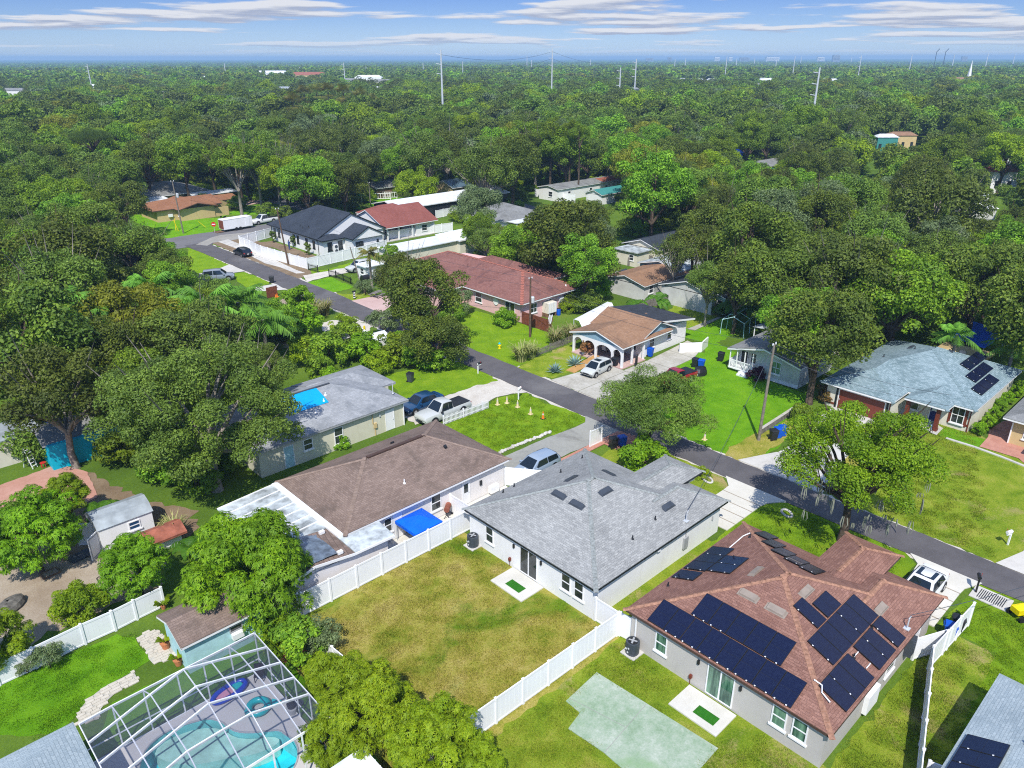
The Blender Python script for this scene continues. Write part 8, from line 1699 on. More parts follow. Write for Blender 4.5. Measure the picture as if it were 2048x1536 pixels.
WOOD=np.array([0,10.7,74.7,6.5,9.3,1,0,1,27,0,
0,88.2,15.4,6.1,8.8,1,1,0,20,0,
0,21.1,99.9,6.5,9.5,1,0,2,27,0,
0,90.3,49.2,6.1,9.8,1,0,3,17,0,
1,17.7,66.7,4.1,5.5,0,1,1,15,0,
2,18.4,90.6,5.4,9.2,2,0,2,27,0,
0,10.2,89.7,5.2,8.5,2,1,1,27,0,
0,18.0,72.8,4.0,7.0,0,0,6,27,0,
0,90.3,39.6,5.3,7.9,2,1,0,17,0,
1,72.3,33.0,4.1,7.0,0,0,2,18,0,
5,93.1,31.9,5.1,5.9,2,1,4,20,0,
0,102.3,63.5,6.0,6.8,1,0,0,12,0,
1,109.2,79.9,6.6,11.4,1,0,0,11,0,
5,109.2,57.6,6.0,8.6,1,0,5,13,0,
1,116.0,25.3,5.7,7.2,2,0,5,29,0,
0,98.2,48.9,5.2,7.2,2,1,3,17,0,
2,99.6,38.5,5.1,6.9,2,1,7,25,0,
2,114.1,43.2,5.8,7.3,2,0,1,25,0,
0,116.8,63.3,5.9,9.6,1,0,5,13,2,
0,136.0,56.8,6.3,7.7,1,1,1,25,0,
0,77.7,32.9,3.5,5.4,0,0,3,18,0,
0,24.9,87.7,3.8,5.2,0,0,7,16,0,
1,106.7,32.5,4.6,5.1,2,0,4,20,0,
3,121.9,47.8,5.4,5.6,2,1,1,25,0,
2,107.1,121.7,6.7,10.6,1,0,0,7,0,
1,107.2,40.0,4.7,6.4,2,1,7,25,0,
0,31.2,128.8,5.5,8.0,2,1,0,28,0,
0,115.5,52.8,5.2,9.2,2,1,6,13,0,
5,11.9,96.9,3.9,5.2,0,0,1,27,0,
5,127.8,58.8,5.5,8.5,2,0,6,13,0,
1,21.2,112.4,4.5,7.5,2,0,2,27,0,
0,117.1,123.7,6.7,11.4,1,0,1,10,0,
1,31.5,86.8,3.6,4.5,0,0,6,16,0,
1,76.1,66.2,3.9,6.6,0,0,1,12,0,
0,108.1,25.9,4.2,5.8,2,0,2,20,0,
0,102.1,56.0,4.4,5.9,2,0,3,17,0,
0,119.9,80.6,5.5,9.5,2,0,6,23,2,
0,118.8,135.4,6.8,8.0,1,0,0,7,2,
4,140.5,107.3,6.7,9.4,1,0,5,23,0,
1,76.1,141.0,6.0,9.0,1,0,3,5,0,
0,138.2,74.2,5.9,6.7,1,0,5,13,1,
5,123.8,37.1,4.8,6.0,2,0,5,25,0,
1,87.2,82.0,4.5,5.1,2,0,6,9,0,
1,33.6,146.7,5.6,6.2,2,0,0,28,0,
2,113.2,34.3,4.4,6.9,2,0,5,25,0,
0,157.1,53.1,6.1,9.3,1,0,4,25,0,
1,34.5,156.0,5.8,7.8,1,0,0,28,0,
0,19.5,127.2,4.7,7.2,2,0,5,28,0,
1,37.3,81.4,3.2,3.3,0,1,0,16,0,
2,113.2,149.7,6.6,10.6,1,0,4,7,0,
2,35.2,91.9,3.5,4.1,0,0,0,16,0,
1,31.6,97.0,3.6,5.6,0,0,1,16,0,
1,152.8,118.8,6.7,9.6,1,0,7,23,0,
1,30.2,186.9,6.5,7.1,1,0,4,28,0,
0,134.2,95.7,5.6,6.6,2,0,0,11,1,
0,32.5,120.0,4.2,7.0,0,1,1,26,0,
0,77.0,173.8,6.4,10.1,1,0,3,2,3,
0,29.0,163.4,5.4,8.0,2,0,0,28,6,
1,78.5,82.8,3.7,5.2,0,0,5,9,2,
1,37.7,126.2,4.3,4.5,2,0,1,26,0,
1,68.6,184.4,6.3,10.3,1,0,4,2,0,
2,24.6,118.4,3.9,6.3,0,0,2,27,0,
5,128.2,76.9,4.8,5.6,2,0,7,13,0,
1,144.5,133.3,6.3,10.9,1,0,2,10,2,
2,123.6,155.4,6.4,10.3,1,0,2,7,1,
0,53.0,183.4,6.1,7.4,1,0,1,0,0,
2,118.5,72.1,4.4,8.2,2,0,7,13,0,
1,89.9,186.5,6.6,8.8,1,0,3,2,0,
0,81.9,181.3,6.3,8.3,1,0,3,2,4,
0,142.6,90.5,5.3,6.3,2,0,7,13,0,
0,85.1,142.0,5.2,8.3,2,0,1,6,2,
0,141.1,153.2,6.5,8.5,1,0,0,7,1,
3,79.2,155.9,5.5,8.6,2,0,4,5,0,
5,103.8,45.8,3.5,5.6,0,1,0,17,0,
0,119.4,89.4,4.7,6.7,2,0,0,11,2,
0,28.6,101.4,3.3,5.1,0,0,1,16,0,
1,100.8,30.7,3.3,5.2,0,0,4,20,0,
1,123.1,25.6,3.9,6.3,0,0,5,29,2,
0,177.0,59.7,5.7,8.4,2,0,2,25,0,
4,151.0,100.7,5.5,8.0,2,0,6,23,0,
2,26.1,105.3,3.3,5.8,0,0,3,27,0,
0,150.5,60.1,4.9,7.0,2,1,1,25,0,
0,127.4,134.9,5.6,9.0,2,0,1,10,2,
0,166.0,110.3,6.0,8.8,1,0,0,23,0,
5,113.2,168.8,6.1,8.7,1,0,2,6,0,
2,105.8,190.9,6.6,9.2,1,0,5,22,2,
0,157.4,137.2,6.3,8.3,1,0,3,10,0,
0,62.0,190.0,6.0,10.2,1,0,4,0,0,
2,145.3,145.2,6.2,9.7,1,0,4,10,2,
3,161.1,103.0,5.7,7.7,2,0,1,13,2,
0,146.4,77.1,4.9,7.7,2,0,5,13,0,
2,117.0,192.3,6.6,9.4,1,0,6,22,0,
2,40.1,191.7,5.7,9.0,2,0,3,28,0,
1,154.6,76.9,5.0,6.5,2,0,6,13,0,
1,157.4,162.7,6.6,9.3,1,0,4,10,0,
5,91.6,78.2,3.5,6.2,0,0,1,12,0,
2,138.6,172.7,6.4,7.7,1,0,2,7,2,
0,170.9,83.2,5.5,7.9,2,0,0,13,2,
0,133.7,141.3,5.6,9.8,2,0,1,10,1,
0,94.7,157.3,5.2,8.0,2,0,1,6,1,
1,128.6,27.4,3.8,5.6,0,0,5,29,1,
3,123.8,68.0,4.0,6.7,0,0,5,13,0,
3,39.5,167.6,4.9,6.9,2,0,0,28,0,
3,225.1,57.4,6.6,9.9,1,1,0,21,0,
2,186.3,83.7,5.8,7.2,2,0,0,13,2,
0,124.9,145.2,5.4,8.3,2,0,3,7,0,
0,216.3,45.3,6.2,7.6,1,0,3,29,0,
0,36.3,211.9,6.0,10.4,1,0,2,28,2,
0,24.9,130.2,3.7,5.9,0,0,6,28,2,
0,107.2,91.9,4.0,4.7,0,0,5,11,0,
0,101.9,160.7,5.3,7.4,2,0,4,6,0,
1,84.5,150.4,4.8,7.8,2,0,3,5,0,
1,29.9,178.5,5.1,6.1,2,0,5,28,0,
0,26.7,153.9,4.4,6.8,2,0,6,28,0,
4,161.5,171.6,6.6,9.3,1,0,4,10,0,
1,84.9,87.3,3.4,4.8,0,0,5,9,1,
1,38.8,118.7,3.5,3.8,0,0,7,26,0,
0,100.8,173.0,5.5,6.1,2,0,3,5,0,
0,110.1,48.2,3.3,6.2,0,1,1,25,2,
0,30.7,171.7,4.8,6.7,2,0,0,28,7,
2,143.5,98.5,4.8,8.0,2,0,6,23,0,
2,136.9,65.6,4.1,6.9,0,0,6,13,0,
0,242.5,52.1,6.7,7.1,1,0,2,29,1,
2,102.0,88.7,3.7,5.4,0,0,5,11,0,
5,128.1,232.1,7.2,9.5,1,0,5,22,0,
1,212.6,67.9,6.0,9.1,1,0,6,21,0,
0,79.5,195.2,5.7,9.2,2,0,2,2,0,
0,133.9,30.7,3.7,5.9,0,0,7,29,1,
1,148.5,83.4,4.6,7.9,2,0,5,13,0,
2,33.1,136.7,3.8,5.1,0,1,0,28,0,
1,146.4,161.3,5.9,9.0,1,0,3,7,0,
0,140.5,31.1,3.9,5.4,0,0,5,29,0,
0,150.0,108.2,5.0,7.3,2,0,6,23,1,
3,62.1,198.9,5.6,7.8,2,0,4,0,0,
2,116.3,216.5,6.6,7.7,1,0,7,22,0,
0,27.5,123.3,3.4,6.0,0,0,2,27,0,
2,120.8,207.1,6.4,9.5,1,0,5,22,1,
3,92.4,92.8,3.5,3.6,0,0,5,9,0,
1,110.9,67.3,3.4,5.6,0,1,0,12,0,
1,39.2,150.7,4.1,6.7,0,1,1,0,0,
1,157.8,126.0,5.3,9.0,2,0,7,23,0,
2,88.5,175.8,5.2,8.5,2,0,2,5,0,
2,222.4,68.3,6.1,8.6,1,0,6,21,0,
2,80.7,91.3,3.2,4.3,0,0,7,9,0,
0,105.2,219.4,6.4,7.5,1,0,3,2,5,
0,152.4,198.2,6.6,9.5,1,0,2,7,7,
3,129.6,196.8,6.2,7.0,1,0,2,6,0,
0,42.5,217.8,5.8,9.5,1,0,2,28,1,
1,146.7,49.3,4.1,6.1,0,0,1,25,0,
0,26.5,142.3,3.8,5.6,0,0,6,28,1,
0,49.1,263.8,7.0,10.8,1,1,1,14,1,
2,131.4,163.7,5.5,7.3,2,0,2,7,0,
2,246.5,63.6,6.6,8.6,1,1,0,21,0,
2,184.8,192.9,7.0,10.2,1,0,4,10,1,
0,121.9,31.7,3.3,5.7,0,0,7,29,2,
1,166.4,127.8,5.5,6.3,2,0,5,23,0,
0,161.5,193.7,6.6,7.1,1,0,2,7,10,
2,26.4,136.9,3.6,6.6,0,0,6,28,0,
1,210.4,121.2,6.3,10.5,1,0,4,13,0,
2,260.6,115.8,7.4,10.7,1,0,1,24,0,
1,163.0,146.5,5.7,7.1,2,0,2,10,2,
0,137.2,251.5,7.4,10.9,1,0,7,22,5,
2,166.1,137.3,5.6,6.6,2,0,1,23,2,
2,94.2,85.0,3.3,5.1,0,0,0,9,0,
1,83.8,96.0,3.3,5.3,0,0,1,9,0,
0,150.5,71.2,4.3,6.0,2,0,6,13,0,
1,252.8,56.6,6.6,7.1,1,0,2,29,0,
4,209.1,155.6,6.7,8.2,1,0,3,23,0,
1,203.7,194.5,7.2,8.2,1,0,2,10,1,
2,174.8,137.9,5.7,8.6,2,0,1,23,1,
1,69.8,204.6,5.5,6.0,2,0,4,0,0,
0,222.4,184.9,7.4,10.0,1,0,4,23,0,
0,95.3,242.0,6.6,8.3,1,0,4,2,0,
1,132.3,70.3,3.8,7.0,0,0,5,13,1,
1,178.2,110.9,5.3,8.1,2,0,1,13,0,
1,254.0,127.0,7.1,11.1,1,0,3,13,0,
2,43.6,173.3,4.5,7.0,2,0,5,14,0,
1,121.5,58.8,3.4,4.6,0,1,5,13,0,
2,193.3,95.5,5.4,7.4,2,0,0,13,1,
1,111.5,158.7,4.8,8.5,2,0,3,6,0,
1,137.8,187.0,5.8,8.7,2,0,4,7,0,
0,233.4,53.2,6.0,7.0,1,0,2,29,2,
0,236.7,62.1,6.1,8.5,1,1,0,21,2,
3,190.7,118.5,5.6,7.4,2,0,1,13,1,
3,129.5,33.8,3.3,5.4,0,0,1,29,0,
0,128.8,51.2,3.4,6.2,0,1,1,25,1,
1,173.4,154.9,5.8,9.2,2,0,2,10,1,
3,134.4,49.6,3.5,4.3,0,0,1,25,0,
3,67.4,244.7,6.2,9.9,1,0,0,14,3,
1,192.2,142.6,5.9,9.2,1,0,3,23,0,
0,134.7,263.4,7.2,7.8,1,0,7,22,4,
0,142.2,38.4,3.6,4.8,0,0,6,25,0,
0,157.2,209.9,6.4,9.7,1,0,2,7,6,
2,24.0,148.2,3.7,4.9,0,0,5,28,0,
0,274.3,69.6,6.9,7.4,1,1,0,21,1,
0,120.2,240.1,6.6,10.0,1,0,7,22,3,
0,155.3,145.6,5.2,8.0,2,0,2,10,0,
0,47.7,247.0,6.1,9.8,1,1,1,14,2,
3,179.7,89.6,4.9,7.0,2,0,0,13,0,
1,76.2,251.5,6.4,9.4,1,0,0,14,0,
0,167.5,164.9,5.7,7.7,2,0,4,10,1,
4,71.3,288.7,7.2,9.8,1,0,1,14,0,
3,83.3,265.9,6.8,8.6,1,0,0,14,4,
5,191.4,179.2,6.3,8.1,1,0,2,10,0,
1,87.9,166.1,4.5,7.6,2,0,2,5,0,
1,146.9,34.2,3.6,4.3,0,0,7,29,0,
0,42.1,199.6,4.9,5.5,2,0,0,28,8,
2,131.2,152.9,4.8,5.7,2,0,0,7,0,
0,141.5,46.6,3.6,4.5,0,0,7,25,0,
0,202.6,180.2,6.5,9.0,1,0,1,23,0,
0,82.3,283.4,7.0,9.0,1,0,3,14,0,
0,169.5,217.8,6.6,10.1,1,0,2,7,8,
0,220.7,120.5,6.0,9.5,1,0,2,13,0,
1,84.0,209.9,5.4,6.1,2,0,4,2,0,
3,181.4,215.9,6.7,9.4,1,0,2,7,0,
0,153.1,34.8,3.7,5.7,0,0,1,29,0,
0,41.2,181.6,4.4,5.3,2,0,0,28,9,
0,185.2,130.0,5.3,7.7,2,0,0,23,0,
0,201.2,243.4,7.4,8.7,1,0,2,7,9,
1,244.0,139.9,6.6,10.1,1,0,2,13,0,
0,199.8,124.3,5.5,9.4,2,0,1,13,0,
0,160.6,153.8,5.2,8.5,2,0,4,10,2,
3,94.3,272.3,6.8,9.0,1,0,0,14,5,
1,129.0,65.9,3.4,4.5,0,0,5,13,2,
2,269.1,149.0,7.2,8.8,1,0,2,13,0,
4,97.9,193.2,5.1,8.2,2,0,2,5,0,
1,274.6,81.0,6.7,10.5,1,0,0,21,0,
1,108.2,285.0,7.1,10.5,1,1,0,14,0,
0,49.9,223.9,5.3,8.6,2,0,1,14,0,
0,136.3,81.3,3.7,6.1,0,0,7,13,0,
1,150.6,91.3,4.1,6.7,0,0,7,13,0,
3,126.7,252.4,6.5,7.9,1,0,7,22,0,
1,82.3,297.7,7.1,11.6,1,0,2,14,0,
0,227.1,107.2,5.8,9.8,2,0,0,13,1,
2,229.5,160.5,6.4,9.7,1,0,3,23,0,]).reshape(-1,10)
KI=['oak','green_tree','olive_oak','lime_tree','yellow_tree','grey_tree']; KNAME=['dark oak','green tree','olive oak','lime green tree','yellow green tree','grey green tree']
for w in WOOD:
    k=int(w[0]); a,b_,c_,d_,e_=(int(q) for q in w[5:])
    tree(KI[k],w[1],w[2],w[3],w[4],('small','large','medium')[a]+' '+KNAME[k]+' '+('','far ')[b_]+RELW[c_]+' '+LMK[d_]+SUFW[e_],'trees of the surrounding woods',name='oak_tree' if 'oak' in KI[k] else 'broadleaf_tree')
# ================= far things
# tall fan palms standing out of the woods
PALM[('sky_palm',0)]=(fan_palm('crown',77,'lf_sabal',26,1.1,1.0),14,'bark_pale',.22)
for k,((x,y,h),l) in enumerate((((184.6,334.9,17.0),'tall fan palm left of grey pole, first of the row'),((194.2,340.6,17.2),'tall fan palm second in the row above the wood'),((187.2,318.0,18.3),'tall fan palm third in the row above the wood'),((192.1,313.3,17.8),'tall fan palm fourth in the row above the wood'),((208.9,326.2,15.5),'tall fan palm fifth in the row above the wood'),((160.8,301.3,15.6),'short tall fan palm under the grey pole'),((204.8,310.3,13.5),'tall fan palm at right end of the row'))): palm('sky_palm',0,x,y,h,2.6,l,'tall fan palms above the wood',name='fan_palm')
# transmission line poles
TP=[(202.6,712.6,28.1),(344.8,1297.2,18.4),(417.8,940.5,27.2),(438.3,1357.3,19.2),(478.7,1258.2,19.6),(394.2,638.2,28.6),(225.8,285.0,35.5),(764.6,1010.0,25.4),(645.9,773.0,28.4),(1206.0,1232.1,37.2),(968.8,978.7,29.2),(369.9,355.4,37.8),(376.1,305.4,26.9),(392.0,306.6,31.5),(1197.6,1048.3,29.5),(1619.6,1151.1,29.8),(773.1,482.7,33.4),(2116.1,1288.0,30.5),(2433.0,1414.2,31.7),(1774.5,974.2,29.6),(861.0,450.6,33.9),(300.7,146.6,28.6),(802.1,350.4,34.1),(1099.5,415.1,35.8),(2244.6,744.1,39.4),(1692.8,503.4,39.0),(3131.8,849.9,43.1),(3144.1,1618.0,37.0),(4303.1,1930.4,38.3),(1299.4,1377.2,22.9),(698.5,1421.0,18.4),(697.2,1271.4,18.5),(1909.5,1322.3,30.7),(703.4,1075.1,20.5)]
LB=['%s steel transmission pole %s']
names=['beyond the left woods, tallest there','short at far left','above the left woods, third','slim, far left of centre','slim, left of centre','just above pale town roofs left of centre','tallest left of centre, topping the horizon','far behind the tall centre left pole','right of the tall centre left pole','thin, touching the sky near centre','thin, left of the tallest centre pole','tallest in the centre, topping the horizon','with crossarms, right of centre','behind the crossarm pole right of centre','tiny, centre horizon','tiny, right of centre horizon','tall, third right of centre','tiny, left of the blue tower','tiny, next left of the blue tower','small, before the pale stadium roof','tall, before the blue tower','big leaning one over the right wood','tall, right of the blue tower','tall, fifth on the right','small, sixth on the right','small, seventh on the right','last on the right edge','tiny, below the blue tower','tiny, right below the blue tower','tiny, centre left horizon','tiny, above the white flats','tiny, above the red roofs','tiny, left of the tall third','tiny, over the pale town roofs']
for (x,y,h),nm in zip(TP,names):
    d=math.hypot(x,y); t=thing('transmission_pole','pale steel power pole '+nm,'power pole',(x,y,0),0,'steel power poles across the plain'); r=max(.5,d*.00058); part('shaft',MB().tube([(0,0,0),(0,0,h)],[r*1.15,r*.6],8),'steel',t,world=False)
    if d<900:
        for z in (h-2,h-6,h-10): part('crossarm',MB().bar((0,0,z),(-1.6,1.6,z+.4),.25,.25),'steel',t,world=False)
wires=thing('transmission_wires','thin transmission wires strung above the woods between steel poles','power line',(0,0,0))
def tw(i,j):
    a,b=TP[i],TP[j]
    for dz in (2,6,10):
        p0,p1=Vector((a[0],a[1],a[2]-dz)),Vector((b[0],b[1],b[2]-dz)); part('wire',MB().tube([p0.lerp(p1,k/12)-Vector((0,0,14*(k/12)*(1-k/12))) for k in range(13)],.06,4,False),'darkgrey',wires)
tw(6,11); tw(11,13); tw(12,21)
# far houses: light roofs in gaps of the woods
FH=[((738,160),34,14,'stucco_white','metal_roof','group of pale roofs in a far gap, left of the centre pole',11),((765,168),26,12,'stucco_cream','sh_far','grey roofed row beside the pale town roofs',9),((758,184),22,12,'stucco_white','metal_roof','white roofed yard building below the pale town roofs',9),((700,165),16,10,'stucco_white','sh_far','small pale house left of the town roofs',9),
 ((618,154),44,16,'stucco_tan','rust','long red roofed flats in the left distance',11),((545,150),40,14,'stucco_white','metal_roof','long white flats in the left distance',10),((575,184),30,12,'stucco_cream','metal_grey','grey roofed hall at the left of the fan palms',8),((1285,190),26,13,'stucco_white','sh_black','white house with dark roof beside centre right pole',8),((1262,186),22,12,'stucco_cream','sh_far','cream house left of the dark roofed far house',8),((1213,193),10,8,'stucco_white','sh_far','small pale house left of crossarm pole',8),
 ((1510,177),20,12,'stucco_white','sh_far','white gabled house in the right distance',8),((1536,165),26,12,'stucco_white','metal_roof','white roofed house behind the gabled far house',8),((1428,165),20,10,'stucco_white','metal_roof','white roof left of the tall third pole',8),((1380,166),34,12,'stucco_cream','metal_dirty','pale roof line right of the far dark roofed house',8),((1655,166),24,10,'stucco_white','metal_roof','white roof right of the big leaning pole',8),((1908,165),30,14,'stucco_tan','sh_tan','church with tan roof and white spire at right',8),((1780,200),16,10,'stucco_white','sh_tan','pale house with tan roof above the mustard tree',7),((1797,201),14,9,'stucco_white','metal_grey','grey roofed house right of tan far house',7),((1822,216),14,9,'stucco_cream','metal_roof','pale roofed house beside the road bend',6),
 ((1770,288),11,7,'teal','metal_roof','green walled house with pale roof before the mustard tree',4),((1800,284),14,8,'stucco_tan','sh_tan','salmon roofed house beside the green walled house',4),((1870,284),8,6,'stucco_tan','sh_tan','small orange roofed house right of the road bend',4),((2010,360),14,9,'stucco_white','sh_redr','house with dark red roof at the right edge wood',3),((2025,345),14,9,'stucco_white','metal_roof','pale roofed house above the dark red roof',4),((1940,412),9,5,'stucco_white','metal_dirty','white covered boat shed in the right wood',3),((1955,440),8,5,'stucco_grey','metal_roof','pale roof behind the rounded olive oak',3),((1460,320),9,6,'tarp_blue','tarp_blue','blue covered stall left of blue cottage',3),((30,188),26,12,'stucco_white','sh_far','grey roofs in the left distance',9),((112,190),18,10,'stucco_white','sh_far','pale roof in the left distance',9),((185,178),18,9,'stucco_white','metal_roof','white roof at the foot of the left steel pole',9),((415,160),20,10,'stucco_white','metal_roof','small white roof behind the left woods',9),((215,322),10,6,'stucco_white','metal_grey','pale roof behind the flat topped pine',3),((895,212),12,8,'stucco_white','sh_redr','reddish house at the foot of tallest left pole',7),((1570,262),6,5,'stucco_white','metal_dirty','pale roof spot left of the big leaning pole',6)]
FARXY=[]
_g=[(479,728),(451,663),(340,505),(456,729),(506,901),(558,1098),(304,578),(458,351),(479,378),(423,354),(625,360),(789,440),(749,480),(717,488),(816,387),(924,301),(533,210),(530,203),(473,174),(287,112),(298,111),(307,102),(229,58),(238,58),(182,51),(167,45),(215,129),(136,660),(153,621),(206,724),(392,935),(74,261),(287,358),(287,150)]
for ((px,py),w,d,wm,rm,l,z0),(x,y) in zip(FH,_g):
    dd=math.hypot(x,y); k=dd/330*.32 if dd>330 else .7
    h=thing('church' if 'church' in l else 'far_house',l,'church' if 'church' in l else 'house',(x,y,0),math.radians(46.7-90))
    part('wall',MB().box(-w/2*k+.3,-d/2*k+.3,0,w/2*k-.3,d/2*k-.3,z0+2.4),wm,h,world=False)
    rf=MB(); hw,hd,zz,rr=w/2*k,d/2*k,z0+2.4,d/2*k*.42
    rf.add([(-hw,-hd,zz),(hw,-hd,zz),(hw,hd,zz),(-hw,hd,zz),(-hw+hd*.6,0,zz+rr),(hw-hd*.6,0,zz+rr)],[(0,1,5,4),(2,3,4,5),(1,2,5),(3,0,4),(3,2,1,0)]); part('roof',rf,rm,h,world=False)
    for i in range(max(2,int(w*k/6))): xx=-w/2*k+2+i*6*max(1,k*.7); 
    for i in range(3):
        xx=(-.32+.32*i)*w*k; part('window',MB().box(xx-.7*k,-d/2*k+.22,z0-1.6,xx+.7*k,-d/2*k+.31,z0+.2),'glass',h,world=False)
    if 'church' in l: part('spire',MB().add([(w/2*k-2,-2,z0),(w/2*k+2,-2,z0),(w/2*k+2,2,z0),(w/2*k-2,2,z0),(w/2*k,0,z0+22)],[(0,1,4),(1,2,4),(2,3,4),(3,0,4)]),'white',h,world=False)
    FARXY.append((x,y,max(w,d)*k*.62))
# skyline on the horizon
def dirpt(px,dist): a=0.814914-math.atan((px-1024)/1640.0); return dist*math.cos(a),dist*math.sin(a)
def block(name,label,px,dist,w,hgt,mat='grey',cat='tower'):
    x,y=dirpt(px,dist); t=thing(name,label,cat,(x,y,0),math.radians(46.7-90)); part('wall',MB().box(-w/2,-w/4,0,w/2,w/4,hgt),mat,t,world=False); part('roof',MB().box(-w/2*.9,-w/4*.9,hgt,w/2*.9,w/4*.9,hgt+hgt*.04),'darkgrey',t,world=False)
    for i in range(4): part('window',MB().box(-w/2*.9,-w/4-.4,hgt*(.3+.16*i),w/2*.9,-w/4-.05,hgt*(.36+.16*i)),'glass',t,world=False)
block('office_tower','broad blue tower on the right horizon',1673,5200,40,46)
for px,w,h_,l in ((1435,60,48,'low pale block on the horizon, leftmost'),(1462,40,46,'narrow pale block on the horizon left of the stadium roof'),(1545,150,46,'wide white stadium roof on the horizon'),(1642,80,44,'pale low block left of the blue tower'),(1490,110,42,'long low block on the horizon beside the narrow block'),(1990-60,60,64,'dome like block on the far right horizon'),(1340,50,44,'slim tower among the horizon buildings'),(1300,90,38,'low block on the horizon near centre')): block('distant_building',l,px,5600,w*.55,min(h_-8,38),'white' if 'white' in l or 'pale' in l else 'grey','building')
for px,l in ((1872,'tall crane like mast on the right horizon'),(1890,'shorter mast beside the tall mast on the right horizon')):
    x,y=dirpt(px,1900); t=thing('mast',l,'mast',(x,y,0)); hh=43 if 'tall ' in l else 37; part('shaft',MB().tube([(0,0,0),(0,0,hh)],[.9,.6],6),'darkgrey',t,world=False); part('jib',MB().bar((0,0,hh),(5,-3,hh+6),1,1),'darkgrey',t,world=False)
